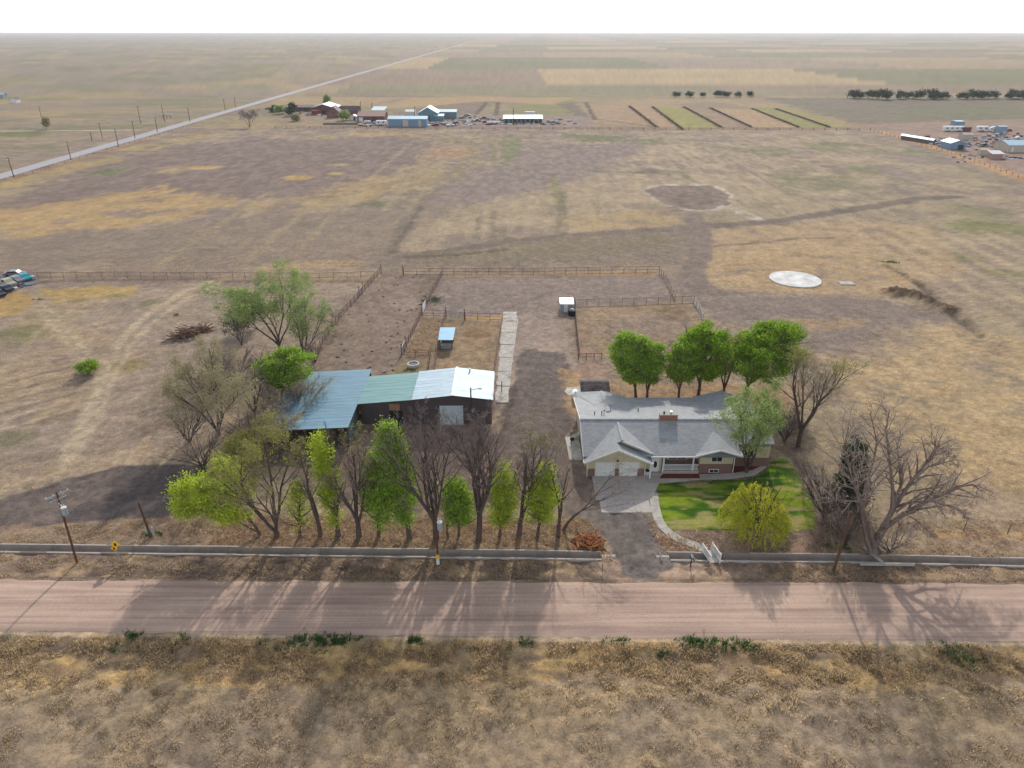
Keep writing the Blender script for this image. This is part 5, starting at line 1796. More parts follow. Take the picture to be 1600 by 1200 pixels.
def grow(rd, P, start=None, maxlev=None):
    segs = []
    LV = len(P['kids'])
    NSEG = (7, 4, 3, 2, 2) if LV > 3 else (7, 4, 3, 2, 1)

    def br(p, d, Ln, r, lev, pts=None):
        n_ = NSEG[min(lev, 4)]
        g = rd.gauss
        path = [(p, r)]
        dirs = []
        if pts is None:
            st = Ln / n_
            up = P['up'][lev] if lev < LV else P['up'][-1]
            for i in range(n_):
                d = nrm3((d[0] + g(0, P['wig']), d[1] + g(0, P['wig']), d[2] + g(0, P['wig']) * .6 + up))
                p = (p[0] + d[0] * st, p[1] + d[1] * st, p[2] + d[2] * st)
                rr2 = r * (1 - .72 * (i + 1) / n_)
                path.append((p, rr2))
                dirs.append(d)
        else:
            path = pts
            n_ = len(pts) - 1
            for i in range(n_):
                dirs.append(nrm3(tuple(pts[i + 1][0][j] - pts[i][0][j] for j in range(3))))
            Ln = sum(math.dist(pts[i][0], pts[i + 1][0]) for i in range(n_))
        for i in range(n_):
            segs.append((*path[i][0], *path[i + 1][0], path[i][1], path[i + 1][1], lev))
        if lev < LV:
            k = P['kids'][lev]
            az = rd.uniform(0, 6.28)
            for j in range(k):
                t = P['t0'][lev] + (1 - P['t0'][lev]) * (j + rd.uniform(.2, .9)) / k
                t = min(t, .99)
                i = min(int(t * n_), n_ - 1)
                f = t * n_ - i
                a, b_ = path[i], path[i + 1]
                q = tuple(a[0][m_] + (b_[0][m_] - a[0][m_]) * f for m_ in range(3))
                rq = a[1] + (b_[1] - a[1]) * f
                az += 2.4 + rd.uniform(-.5, .5)
                cl = Ln * P['ratio'][lev] * (1.25 - .75 * t) * rd.uniform(.7, 1.25)
                if pts is not None:
                    cl *= P.get('limbkid', 1)
                br(q, tilt(dirs[i], P['ang'][lev] * rd.uniform(.7, 1.3), az), cl, rq * .62, lev + 1)
    if start is None:
        z0 = P['split']
        r0 = .019
        if z0 > 0:
            segs.append((0, 0, -.01, 0, 0, z0, r0 * 1.25, r0, 0))
        for k in range(P['stems']):
            az = k * 6.283 / P['stems'] + rd.uniform(-.4, .4)
            d = tilt((0, 0, 1), P['spread'] * rd.uniform(.55, 1.25), az)
            rs = r0 * (1 if P['stems'] == 1 else rd.uniform(.55, .8))
            o_ = 0 if P['split'] > 0 else .03
            br((o_ * math.cos(az), o_ * math.sin(az), z0 * .92), d, (1 - z0) * rd.uniform(.8, 1.1), rs, 0)
    else:
        for pts in start:
            br(None, None, 0, 0, 0, pts)
    return np.array(segs)


def tubes(A, B, r0, r1, n_):
    """open tapered tubes for arrays of segments"""
    d = B - A
    ln = np.linalg.norm(d, axis=1, keepdims=True)
    d = d / np.maximum(ln, 1e-6)
    t = np.where(np.abs(d[:, 2:3]) < .9, np.array([[0, 0, 1.0]]), np.array([[1.0, 0, 0]]))
    r = np.cross(d, t)
    r /= np.linalg.norm(r, axis=1, keepdims=True)
    u = np.cross(r, d)
    g = np.arange(n_) * 2 * math.pi / n_
    ring = r[:, None, :] * np.cos(g)[None, :, None] + u[:, None, :] * np.sin(g)[None, :, None]
    V = np.concatenate([A[:, None, :] + ring * r0[:, None, None], B[:, None, :] + ring * r1[:, None, None]], 1)
    k = np.arange(len(A))[:, None] * 2 * n_
    i = np.arange(n_)[None, :]
    j = (i + 1) % n_
    F = np.stack([k + i, k + j, k + n_ + j, k + n_ + i], -1).reshape(-1, 4)
    return V.reshape(-1, 3), F


def leaves(rng, P, size, up=.4, long=1.7):
    """diamond leaf faces at points P"""
    n_ = len(P)
    a = rng.normal(size=(n_, 3))
    a /= np.linalg.norm(a, axis=1, keepdims=True)
    nr = rng.normal(size=(n_, 3))
    nr[:, 2] += up
    b_ = np.cross(nr, a)
    b_ /= np.linalg.norm(b_, axis=1, keepdims=True)
    s = size * rng.uniform(.6, 1.3, (n_, 1))
    V = np.stack([P - a * s * long / 2, P + b_ * s / 2, P + a * s * long / 2, P - b_ * s / 2], 1).reshape(-1, 3)
    return V, np.arange(n_ * 4).reshape(-1, 4)


def make_tree(name, label, base, kind, W, H, lean=(0, 0), seed=1, leaf=None, n_leaf=0, leaf_size=.3, jit=.35, bark=M_bark, twig=M_twig, tmin=.017, group=None, cat='tree',
              leaf_lo=.0, limbs=None, depth=1.0, rscale=1.0, top_heavy=None, drop=0.0, clumps=0, ell=None, spec=None, leaf_up=.4, leaf_long=1.7):
    rd = random.Random(seed)
    rng = np.random.RandomState(seed)
    P = dict(SPEC[kind])
    if spec:
        P.update(spec)
    if limbs is None:
        sg = grow(rd, P)
        A, B, R0, R1, LVL = sg[:, 0:3].copy(), sg[:, 3:6].copy(), sg[:, 6].copy(), sg[:, 7].copy(), sg[:, 8]
        allx = np.concatenate([A[:, 0], B[:, 0]])
        ally = np.concatenate([A[:, 1], B[:, 1]])
        top = np.percentile(B[:, 2], 99.6)
        wx = np.percentile(allx, 98.5) - np.percentile(allx, 1.5)
        wy = np.percentile(ally, 98.5) - np.percentile(ally, 1.5)
        for Q in (A, B):
            z = np.clip(Q[:, 2] / top, 0, 1.1)
            Q[:, 0] = Q[:, 0] * W / wx + lean[0] * z ** 1.2
            Q[:, 1] = Q[:, 1] * W * depth / wy + lean[1] * z ** 1.2
            Q[:, 2] = Q[:, 2] * H / top
        R0 *= H * rscale
        R1 *= H * rscale
        A += np.array((base[0], base[1], 0))
        B += np.array((base[0], base[1], 0))
    else:
        sg = grow(rd, P, start=limbs)
        A, B, R0, R1, LVL = sg[:, 0:3], sg[:, 3:6], sg[:, 6], sg[:, 7], sg[:, 8]
    below = (A[:, 2] > .1) | (LVL == 0)
    A, B, R0, R1, LVL = A[below], B[below], R0[below], R1[below], LVL[below]
    B[:, 2] = np.maximum(B[:, 2], .05)
    t = thing(name, label, cat, (base[0], base[1], 0), group)
    big = LVL <= 1
    V, F = tubes(A[big], B[big], np.maximum(R0[big], tmin), np.maximum(R1[big], tmin * .8), 6)
    np_mesh('trunk', V, F, bark, t, smooth=True)
    small = ~big
    last = small & (LVL == LVL.max())
    mid = small & ~last
    V, F = tubes(A[mid], B[mid], np.maximum(R0[mid], tmin), np.maximum(R1[mid], tmin * .7), 3)
    F = np.concatenate([F[:, [0, 1, 2]], F[:, [0, 2, 3]]]) if len(F) else np.zeros((0, 3), int)
    V2, F2 = tubes(A[last], B[last], np.maximum(R0[last], tmin), np.full(last.sum(), .001), 3)   # fine twigs end in a point
    k3 = np.arange(last.sum())[:, None] * 4
    V2 = V2.reshape(-1, 6, 3)[:, :4].reshape(-1, 3)
    F2 = np.concatenate([k3 + [0, 1, 3], k3 + [1, 2, 3], k3 + [2, 0, 3]])
    F = np.concatenate([F, F2 + len(V)])
    V = np.concatenate([V, V2])
    cr = None
    if leaf is None:
        cr = np_mesh('crown', V, F, twig, t)
    else:
        lv = LVL.max()
        cand = np.where((LVL >= max(2, lv - 1)) & (B[:, 2] > leaf_lo * H))[0]
        if top_heavy is not None:
            w = np.clip((B[cand, 2] / H - top_heavy), .02, 1)
            pick = rng.choice(cand, n_leaf, p=w / w.sum())
        else:
            pick = rng.choice(cand, n_leaf)
        if clumps:
            ctr = rng.choice(cand, clumps)
            pick = ctr[rng.choice(clumps, n_leaf, p=(lambda w_: w_ / w_.sum())(rng.uniform(.3, 1.4, clumps)))]
            f = rng.uniform(0, .25, (n_leaf, 1))
        else:
            f = rng.uniform(0, 1, (n_leaf, 1))
        off = rng.normal(0, jit, (n_leaf, 3))
        if clumps:
            off[:, 2] *= .6
        Pp = A[pick] * (1 - f) + B[pick] * f + off
        if ell:
            zl, ry = ell                      # crown from zl * H up to H; clump centres fill an uneven ellipsoid
            dv = rng.normal(size=(clumps, 3))
            dv /= np.linalg.norm(dv, axis=1, keepdims=True)
            rad = rng.uniform(.25, 1, (clumps, 1)) ** .45
            wob = .58 + .85 * fbm(dv[:, 0] * 1.7 + seed, dv[:, 2] * 1.7 + dv[:, 1], 2)[:, None]
            ze = (1 + zl) / 2 * H
            cz = dv * rad * wob * np.array((W / 2 - jit, W / 2 - jit, (1 - zl) / 2 * H - jit * .5))
            fz = (cz[:, 2] + ze) / H
            taper = 1 - ry * np.clip((fz - .45) / .55, 0, 1) ** 1.5
            ctrs = np.stack([base[0] + lean[0] * np.clip(fz, 0, 1.1) ** 1.2 + cz[:, 0] * taper, base[1] + cz[:, 1] * taper, ze + cz[:, 2]], 1)
            wts = rng.uniform(.15, 1.5, clumps)
            Pp = ctrs[rng.choice(clumps, n_leaf, p=wts / wts.sum())] + off
        Pp[:, 2] -= np.abs(rng.normal(0, drop, n_leaf)) if drop else 0
        Pp[:, 2] = np.maximum(Pp[:, 2], .15)
        LVv, LF = leaves(rng, Pp, leaf_size, leaf_up, leaf_long)
        cr = np_mesh('crown', LVv, LF, leaf, t)
        if len(V):
            np_mesh('twigs', V, F, twig, cr)
    return t


def T(label, base_px, xl, xr, ytop, kind, seed, name='tree', ymid=None, leanx=None, **kw):
    b_ = at(*base_px)
    ym = ymid if ymid is not None else ytop + (base_px[1] - ytop) * .38
    X0, X1 = on_depth(xl, ym, b_[1])[0], on_depth(xr, ym, b_[1])[0]
    Zt = on_depth((xl + xr) / 2, ytop, b_[1])[2]
    zmid = on_depth((xl + xr) / 2, ym, b_[1])[2]
    ctr = (X0 + X1) / 2
    lean = (ctr - b_[0]) / max(.3, (zmid / Zt)) if leanx is None else leanx
    return make_tree(name, label, b_, kind, X1 - X0, Zt, (lean, 0), seed, **kw)


ROW = 'trees of the roadside row'
T('low yellow-green tree leaning left at the left end of the roadside row', (407, 836), 298, 400, 738, 'fan', 11, leaf=M_leaf_yg, n_leaf=15300, leaf_size=0.163, group=ROW, spec=dict(stems=3), ymid=780, jit=.4)
T('large multi-stemmed tree with sparse yellowish buds at the left of the row', (433, 838), 335, 470, 664, 'fan', 12, leaf=M_leaf_bud, n_leaf=6000, leaf_size=.115, group=ROW, jit=.2, top_heavy=.35)
T('slim young tree with a thin light green crown beside the large budding tree', (469, 838), 440, 486, 748, 'narrow', 13, ell=(0.14, 0.55), leaf=M_leaf_yg, n_leaf=2023, clumps=68, leaf_size=0.136, group=ROW, jit=.46)
T('bare leaning tree between the two left leafy trees of the row', (501, 838), 455, 520, 690, 'bare', 14, group=ROW, spec=dict(stems=2, kids=(5, 4, 4, 3)))
T('slender leaning light green tree with pointed top in the row', (529, 838), 485, 528, 667, 'narrow', 15, ell=(0.14, 0.55), leaf=M_leaf_yg, n_leaf=7588, clumps=119, leaf_size=0.150, group=ROW, leaf_lo=.36, jit=.46)
T('tall bare tree with brownish buds in front of the blue shed', (561, 840), 512, 600, 657, 'bare', 16, leaf=M_leaf_bud, n_leaf=1100, leaf_size=.1, group=ROW, top_heavy=.6, jit=.15)
T('bright green upright tree in front of the teal roofed lean-to', (592, 838), 560, 628, 696, 'narrow', 17, ell=(0.14, 0.55), leaf=M_leaf_lg, n_leaf=13912, clumps=217, leaf_size=0.170, group=ROW, leaf_lo=.08, jit=.46)
T('tallest light green tree of the row, leaning left', (640, 842), 584, 646, 653, 'narrow', 18, ell=(0.14, 0.55), leaf=M_leaf_lg, n_leaf=16442, clumps=256, leaf_size=0.170, group=ROW, leaf_lo=.05, jit=.46, ymid=720)
T('wide bare tree behind the pole with the transformer', (682, 842), 596, 742, 640, 'bare', 19, group=ROW, spec=dict(stems=5, spread=.42))
T('low dense green tree just right of the transformer pole', (717, 838), 686, 740, 742, 'narrow', 20, ell=(0.14, 0.55), leaf=M_leaf_lg, n_leaf=9486, clumps=147, leaf_size=0.163, group=ROW, leaf_lo=.08, jit=.46)
T('tall bare many-stemmed tree in front of the barn door', (748, 842), 700, 815, 636, 'bare', 21, group=ROW, spec=dict(stems=6, spread=.24, split=.2))
T('narrow green tree left of the barn corner in the row', (781, 838), 760, 812, 722, 'narrow', 22, ell=(0.14, 0.55), leaf=M_leaf_yg, n_leaf=8221, clumps=127, leaf_size=0.156, group=ROW, leaf_lo=.05, jit=.46)
T('slim bare tree with a few yellow-green tips beside the farm lane', (811, 836), 796, 860, 660, 'bare', 23, leaf=M_leaf_bud, n_leaf=700, leaf_size=.1, group=ROW, spec=dict(stems=3, spread=.2), top_heavy=.7, jit=.15)
T('narrow green tree at the right end of the leafy row', (840, 838), 822, 876, 722, 'narrow', 24, ell=(0.14, 0.55), leaf=M_leaf_yg, n_leaf=8853, clumps=137, leaf_size=0.156, group=ROW, leaf_lo=.05, jit=.46)
T('upright bare tree at the right end of the row', (872, 838), 848, 912, 688, 'bare', 25, group=ROW, spec=dict(stems=2, spread=.22, kids=(5, 4, 4, 3)))
T('crooked bare tree leaning right over the concrete driveway', (880, 828), 895, 985, 733, 'bare', 26, group=ROW, spec=dict(stems=2, kids=(6, 4, 4, 3), spread=.3), ymid=765)
T('small bare sapling between bare trees near the transformer pole', (700, 840), 672, 712, 770, 'bare', 27, group=ROW, spec=dict(stems=2, kids=(4, 4, 3, 2)))
# group behind and left of the barns
LG = 'trees west of the barns'
T('tall pale green spreading tree behind the blue shed', (437, 545), 362, 494, 424, 'fan', 31, leaf=M_leaf_pale, n_leaf=14000, leaf_size=0.177, group=LG, jit=.4, spec=dict(stems=5, spread=.34))
T('second pale green tree leaning left beside the cattle lane', (476, 562), 440, 508, 462, 'fan', 32, leaf=M_leaf_pale, n_leaf=5000, leaf_size=0.163, group=LG, jit=.4)
T('bright green dense tree at the left edge of the blue shed', (440, 628), 397, 488, 543, 'round', 33, ell=(0.24, 0.15), leaf=M_leaf_lg, n_leaf=22100, clumps=91, leaf_size=0.209, group=LG, jit=.5, leaf_lo=.1)
T('small dark green tree at the left of the pale spreading tree', (388, 512), 374, 408, 466, 'round', 34, leaf=M_leaf_dark, n_leaf=5950, leaf_size=0.204, group=LG, jit=.4)
T('small grey half-bare tree in the western paddock', (378, 540), 345, 396, 486, 'fan', 35, leaf=M_leaf_dark, n_leaf=1530, leaf_size=0.170, group=LG, jit=.3, twig=M_twig_pale)
T('large straw-coloured budding tree beside the dark turn-out', (342, 682), 258, 402, 552, 'fan', 36, leaf=M_leaf_straw, n_leaf=13000, leaf_size=0.136, group=LG, jit=.4, twig=M_twig_pale, spec=dict(stems=5, spread=.6))
T('grey bare tangled tree left of the blue shed', (398, 648), 345, 432, 560, 'fan', 37, group=LG, twig=M_twig)
T('pale grey bare bush in front of the straw-coloured tree', (395, 690), 345, 440, 630, 'shrub', 38, name='bush', cat='bush', twig=M_twig_pale, group=LG)
T('straw-coloured bush at the front left corner of the blue shed', (428, 700), 398, 462, 642, 'shrub', 39, name='bush', cat='bush', leaf=M_leaf_straw, n_leaf=4250, leaf_size=0.122, twig=M_twig_pale, group=LG, jit=.3)
T('whitish dead bush behind the front of the blue shed', (425, 628), 398, 448, 594, 'shrub', 40, name='bush', cat='bush', twig=mat('white_twig', S(176, 168, 160), .95, island=.2), group=LG)
T('pale bare bush overhanging the blue shed roof', (470, 648), 448, 512, 580, 'shrub', 41, name='bush', cat='bush', twig=M_twig_pale, group=LG, leaf=M_leaf_straw, n_leaf=1530, leaf_size=0.109, jit=.3)
T('small bare tree beside the left lane fence', (519, 512), 488, 548, 482, 'fan', 42, group=LG, leaf=M_leaf_straw, n_leaf=510, leaf_size=0.136)
T('bare grey bush below the pale green trees by the lane', (492, 566), 462, 512, 530, 'shrub', 43, name='bush', cat='bush', group=LG, twig=M_twig)
T('grey bare bush on the edge of the dark turn-out', (318, 728), 262, 362, 668, 'shrub', 44, name='bush', cat='bush', group=LG, twig=M_twig_pale)
T('dark purple bare bush below the grey half-bare tree', (366, 600), 330, 402, 548, 'shrub', 45, name='bush', cat='bush', group=LG, twig=M_twig)
T('olive bush among the bare trees at the dark turn-out', (380, 735), 340, 420, 668, 'shrub', 46, name='bush', cat='bush', group=LG, leaf=M_leaf_bud, n_leaf=5100, leaf_size=0.122, jit=.3)
T('pale grey bare bush at the left foot of the straw-coloured tree', (296, 690), 252, 338, 624, 'shrub', 48, name='bush', cat='bush', group=LG, twig=M_twig_pale, leaf=M_leaf_straw, n_leaf=1200, leaf_size=.13, jit=.3)
T('tall pale bare bush behind the straw-coloured tree', (330, 615), 282, 372, 548, 'shrub', 49, name='bush', cat='bush', group=LG, twig=M_twig_pale)
T('straw-coloured bush between the grey tangled tree and the blue shed', (418, 668), 392, 448, 612, 'shrub', 50, name='bush', cat='bush', group=LG, twig=M_twig_pale, leaf=M_leaf_straw, n_leaf=1500, leaf_size=.13, jit=.3)
T('small bright green bush alone in the western paddock', (138, 584), 124, 154, 563, 'shrub', 47, name='bush', cat='bush', leaf=M_leaf_g, n_leaf=3060, leaf_size=0.150, jit=.25)
# trees behind the house
HB = 'trees behind the house'
T('round green tree with slanting trunk, left of the trees behind the house', (994, 624), 952, 1014, 519, 'round', 51, ell=(0.24, 0.15), leaf=M_leaf_lg, n_leaf=20400, clumps=84, leaf_size=0.202, group=HB, jit=.45, leaf_lo=.3)
T('green tree standing second from left behind the house', (1011, 624), 982, 1042, 530, 'round', 52, ell=(0.24, 0.15), leaf=M_leaf_lg, n_leaf=18700, clumps=76, leaf_size=0.202, group=HB, jit=.45, leaf_lo=.28)
T('small green tree third from left behind the house', (1060, 624), 1038, 1090, 534, 'round', 53, ell=(0.24, 0.15), leaf=M_leaf_lg, n_leaf=16150, clumps=66, leaf_size=0.202, group=HB, jit=.45, leaf_lo=.25)
T('tall green forked tree in the middle behind the house', (1091, 618), 1064, 1142, 500, 'round', 54, ell=(0.24, 0.15), leaf=M_leaf_g, n_leaf=28900, clumps=119, leaf_size=0.209, group=HB, jit=.5, leaf_lo=.08)
T('thin yellowish half-bare tree between the two big green trees', (1131, 612), 1112, 1166, 518, 'fan', 55, leaf=M_leaf_bud, n_leaf=3272, leaf_size=0.136, group=HB, jit=.3)
T('largest bright green tree at the right rear corner of the house', (1162, 618), 1140, 1256, 501, 'round', 56, ell=(0.24, 0.15), leaf=M_leaf_g, n_leaf=40800, clumps=168, leaf_size=0.217, group=HB, jit=.6, leaf_lo=.18, spec=dict(stems=4))
T('tall bare fan-shaped tree right of the house', (1247, 698), 1212, 1322, 543, 'bare', 57, leaf=M_leaf_bud, n_leaf=3060, leaf_size=0.109, spec=dict(stems=4, spread=.28, split=.2), top_heavy=.65, jit=.25)
T('airy light green tree in front of the right end of the house', (1166, 738), 1126, 1224, 612, 'fan', 58, leaf=M_leaf_pale, n_leaf=11000, leaf_size=0.150, jit=.35, leaf_lo=.15)


def willow(label, base_px, xl, xr, ytop, seed):
    b_ = at(*base_px)
    rng = np.random.RandomState(seed)
    ym = ytop + 50
    X0, X1 = on_depth(xl, ym, b_[1])[0], on_depth(xr, ym, b_[1])[0]
    H = on_depth((xl + xr) / 2, ytop, b_[1])[2]
    Rr = (X1 - X0) / 2
    cx = (X0 + X1) / 2
    t = thing('willow_tree', label, 'tree', (b_[0], b_[1], 0))
    n_ = 330
    az = rng.uniform(0, 2 * math.pi, n_)
    r = np.sqrt(rng.uniform(0, 1, n_)) * (.82 + .3 * fbm(np.cos(az) * 2 + 5, np.sin(az) * 2 + 5, 3))
    lob = fbm(np.cos(az) * r * 2.2 + 9, np.sin(az) * r * 2.2 + 4, 3)
    top = H * (.34 + .62 * np.clip(1 - r, 0, 1) ** .7) * (.62 + .75 * lob) * rng.uniform(.85, 1.15, n_)
    top = np.clip(top, 1.2, H * 1.02)
    ln_ = np.minimum(top - .5, top * rng.uniform(.25, .8, n_))
    sx, sy = cx + np.cos(az) * r * Rr, b_[1] + np.sin(az) * r * Rr
    A, B = [], []
    pts = []
    K_ = 6
    for k in range(K_):
        f0, f1 = k / K_, (k + 1) / K_

        def pt(f):
            ou = .14 * np.sin(f * 1.6) * Rr
            return np.stack([sx + np.cos(az) * ou + .12 * np.sin(f * 5 + az * 7), sy + np.sin(az) * ou, top - ln_ * f ** 1.25 + .25 * np.sin(f * 3.1)], 1)
        A.append(pt(f0))
        B.append(pt(f1))
    A, B = np.concatenate(A), np.concatenate(B)
    V, F = tubes(A, B, np.full(len(A), .012), np.full(len(A), .01), 3)
    limbs_a, limbs_b, ra, rb = [], [], [], []
    for k in range(26):
        g = k * 2.4
        q = rng.uniform(.25, .8)
        p0 = np.array((b_[0], b_[1], 1.2 + .5 * rng.rand()))
        p1 = np.array((b_[0] + (cx - b_[0]) * .5 + math.cos(g) * q * Rr * .4, b_[1] + math.sin(g) * q * Rr * .4, H * .5))
        p2 = np.array((cx + math.cos(g) * q * Rr, b_[1] + math.sin(g) * q * Rr, H * (.55 + .4 * math.sqrt(1 - q * q))))
        limbs_a += [p0, p1]
        limbs_b += [p1, p2]
        ra += [.12, .07]
        rb += [.07, .02]
    limbs_a.append(np.array((b_[0], b_[1], -.1)))
    limbs_b.append(np.array((b_[0], b_[1], 1.8)))
    ra.append(.4)
    rb.append(.3)
    TV, TF = tubes(np.array(limbs_a), np.array(limbs_b), np.array(ra), np.array(rb), 6)
    np_mesh('trunk', TV, TF, M_bark, t, smooth=True)
    NL = 13500
    pk = rng.randint(0, len(A), NL)
    f = rng.uniform(0, 1, (NL, 1))
    Pp = A[pk] * (1 - f) + B[pk] * f + rng.normal(0, .07, (NL, 3))
    Pp[:, 2] = np.maximum(Pp[:, 2], .25)
    LV_, LF = leaves(rng, Pp, .1, .3, 2.6)
    cr = np_mesh('crown', LV_, LF, M_leaf_willow, t)
    np_mesh('twigs', V, F, mat('willow_twig', S(150, 140, 60), .9), cr)


willow('bright yellow weeping willow on the front lawn', (1184, 838), 1132, 1232, 750, 59)
T('dark green conifer half hidden by bare bushes near the dead tree', (1326, 806), 1298, 1352, 690, 'cone', 60, name='conifer', leaf=M_leaf_dark, n_leaf=11050, leaf_size=0.177, jit=.25, bark=M_bark)
T('greyish purple bare bush at the right edge of the lawn', (1288, 808), 1238, 1322, 705, 'shrub', 61, name='bush', cat='bush', twig=M_twig_pale)
T('low bare bush under the dark conifer', (1322, 850), 1276, 1362, 772, 'shrub', 62, name='bush', cat='bush', twig=M_twig)
T('bare brown bush between the fan-shaped tree and the house', (1226, 690), 1195, 1262, 628, 'shrub', 63, name='bush', cat='bush', twig=M_twig)
T('dry bush at the foot of the big dead tree', (1390, 862), 1350, 1440, 818, 'shrub', 64, name='bush', cat='bush', twig=M_twig_pale)


def limb(base_Y, pts, r0, r1, dy):
    out_ = []
    n_ = len(pts)
    for i, (x, y) in enumerate(pts):
        f = i / (n_ - 1)
        Y = base_Y + dy * f
        q = on_depth(x, y, Y)
        out_.append(((q[0], q[1], max(q[2], -.1)), r0 + (r1 - r0) * f ** .8))
    return out_


bc = at(1364, 866)
Yb = bc[1]
LM = [
    limb(Yb, [(1364, 868), (1366, 852), (1382, 825), (1412, 803), (1440, 788), (1470, 772), (1498, 760), (1520, 757), (1534, 768)], 0.48, 0.063, 1.5),
    limb(Yb, [(1362, 866), (1368, 845), (1386, 812), (1405, 780), (1424, 752), (1440, 733), (1455, 712), (1462, 698), (1456, 690)], 0.43, 0.056, 3.0),
    limb(Yb, [(1384, 820), (1398, 784), (1408, 758), (1406, 730), (1402, 700), (1408, 672)], 0.28, 0.042, 4.0),
    limb(Yb, [(1394, 795), (1395, 765), (1392, 735), (1388, 705), (1384, 672), (1390, 640)], 0.23, 0.035, -1.0),
    limb(Yb, [(1361, 866), (1352, 830), (1346, 795), (1354, 755), (1366, 715), (1370, 690), (1360, 645)], 0.33, 0.042, 2.0),
    limb(Yb, [(1366, 855), (1358, 815), (1342, 780), (1330, 742), (1318, 700), (1326, 668)], 0.23, 0.035, -1.5),
    limb(Yb, [(1430, 796), (1450, 782), (1480, 790), (1500, 798), (1508, 806)], 0.12, 0.028, -1.0),
    limb(Yb, [(1410, 800), (1430, 812), (1446, 826), (1456, 836)], 0.11, 0.021, -1.5),
    limb(Yb, [(1424, 752), (1450, 730), (1478, 722), (1496, 718)], 0.14, 0.028, 2.0),
    limb(Yb, [(1440, 733), (1452, 722), (1465, 700), (1490, 702)], 0.10, 0.021, 1.0),
    limb(Yb, [(1400, 800), (1440, 770), (1470, 760), (1490, 750)], 0.16, 0.035, 3.0),
]
SPEC['dead'] = dict(kids=(17, 8, 6), ang=(.65, .7, .75), ratio=(.30, .48, .5), up=(.02, .0, -.03), wig=.15, t0=(.3, .2, .2))
make_tree('dead_tree', 'huge sprawling dead cottonwood at the right roadside', bc, 'dead', 1, 16, seed=71, limbs=LM, bark=M_bark_dead, twig=M_twig_pale, tmin=.022)

# trees far away
def far_tree(label, x, yb, yt, w, leaf, seed, kind='round', n_leaf=900, group=None, name='tree'):
    T(label, (x, yb), x - w / 2, x + w / 2, yt, kind, seed, name=name, leaf=leaf, n_leaf=n_leaf, leaf_size=.8 if n_leaf else .3, jit=.7, tmin=.05, group=group, spec=dict(kids=(5, 4, 3)) if kind != 'cone' else dict(kids=(16, 4, 3)))


b_ = at(390, 199)
T('bare tree beside the paved road at the edge of the far field', (390, 199), 374, 404, 170, 'fan', 81, tmin=.07, spec=dict(kids=(5, 5, 4, 3)))
far_tree('dark green conifer in front of the far red farm buildings', 455, 181, 162, 13, M_leaf_dark, 82, 'cone')
far_tree('pale green tree at the left of the far farmyard', 437, 178, 166, 14, M_leaf_pale, 83)
far_tree('small dark tree at the left end of the far farmyard', 428, 175, 167, 9, M_leaf_dark, 84)
far_tree('pale poplar behind the pale roofed far building', 511, 168, 148, 9, M_leaf_pale, 85)
far_tree('olive tree in front of the far brown roofed house', 537, 188, 174, 13, M_leaf_pale, 86)
far_tree('low yellow tree beside the far farm driveway', 462, 189, 180, 8, M_leaf_straw, 87)
far_tree('leaning sparse tree beside a pole in the far left field', 72, 202, 184, 10, M_leaf_straw, 88, n_leaf=400)
# dark tree line at the far right: a few trees, copied
src = []
for k in range(4):
    q = make_tree('tree', 'dark tree in the distant tree line at the upper right', (400 + k * 20, 690), 'round', 11, 9, seed=90 + k, leaf=M_leaf_dark, n_leaf=1190, leaf_size=0.884, jit=1.3, tmin=.1, group='distant tree line', spec=dict(kids=(4, 4, 3)))
    src.append(q)
rd = random.Random(31)


def copy_tree(o, parent=None):
    c_ = o.copy()
    COL.objects.link(c_)
    c_.parent = parent
    for ch in o.children:
        copy_tree(ch, c_)
    return c_


xs_line = [1062 + k * 19 + rd.uniform(-6, 6) for k in range(7)] + [1330 + k * 15 + rd.uniform(-6, 6) for k in range(20)]
for k, x in enumerate(xs_line):
    o_ = src[k - 7] if 7 <= k < 11 else copy_tree(src[k % 4])
    q = at(x, 154.5 + rd.uniform(-1, 1.2) if x > 1300 else 151.5)
    s = rd.uniform(.8, 1.25) * (.4 if x < 1300 else .62)
    if x < 1300:
        o_['label'] = 'small dark tree in the distant row beyond the far plots'
        o_['group'] = 'distant trees beyond the plots'
    o_.location = (q[0], q[1], 0)
    o_.scale = (s * 1.3, s, s)
    o_.rotation_euler = (0, 0, rd.uniform(0, 6.28))

# ------------------------------------------------------------------ far farmyards
def flat_mat(nm, r, g, b_, rough=.7):
    return mat(nm, S(r, g, b_), rough, var=.12, scale=.8)


W_BLUE, W_TEAL = siding_mat('blue_wall', S(112, 140, 166), .6), flat_mat('teal_far_wall', 96, 128, 140)
W_RED, W_BRICK = flat_mat('dark_red_wall', 104, 62, 60), flat_mat('far_brick', 122, 74, 70)
W_WHITE, W_TAN = flat_mat('far_white', 214, 214, 212), flat_mat('far_tan', 186, 174, 156)
R_PALE, R_BROWN = metal_roof('far_pale_roof', S(186, 204, 210)), flat_mat('brown_roof', 92, 74, 72)
R_TAN, R_RED = flat_mat('tan_roof', 150, 122, 108), flat_mat('maroon_roof', 98, 72, 76)
R_LB = metal_roof('far_blue_roof', S(160, 188, 204))


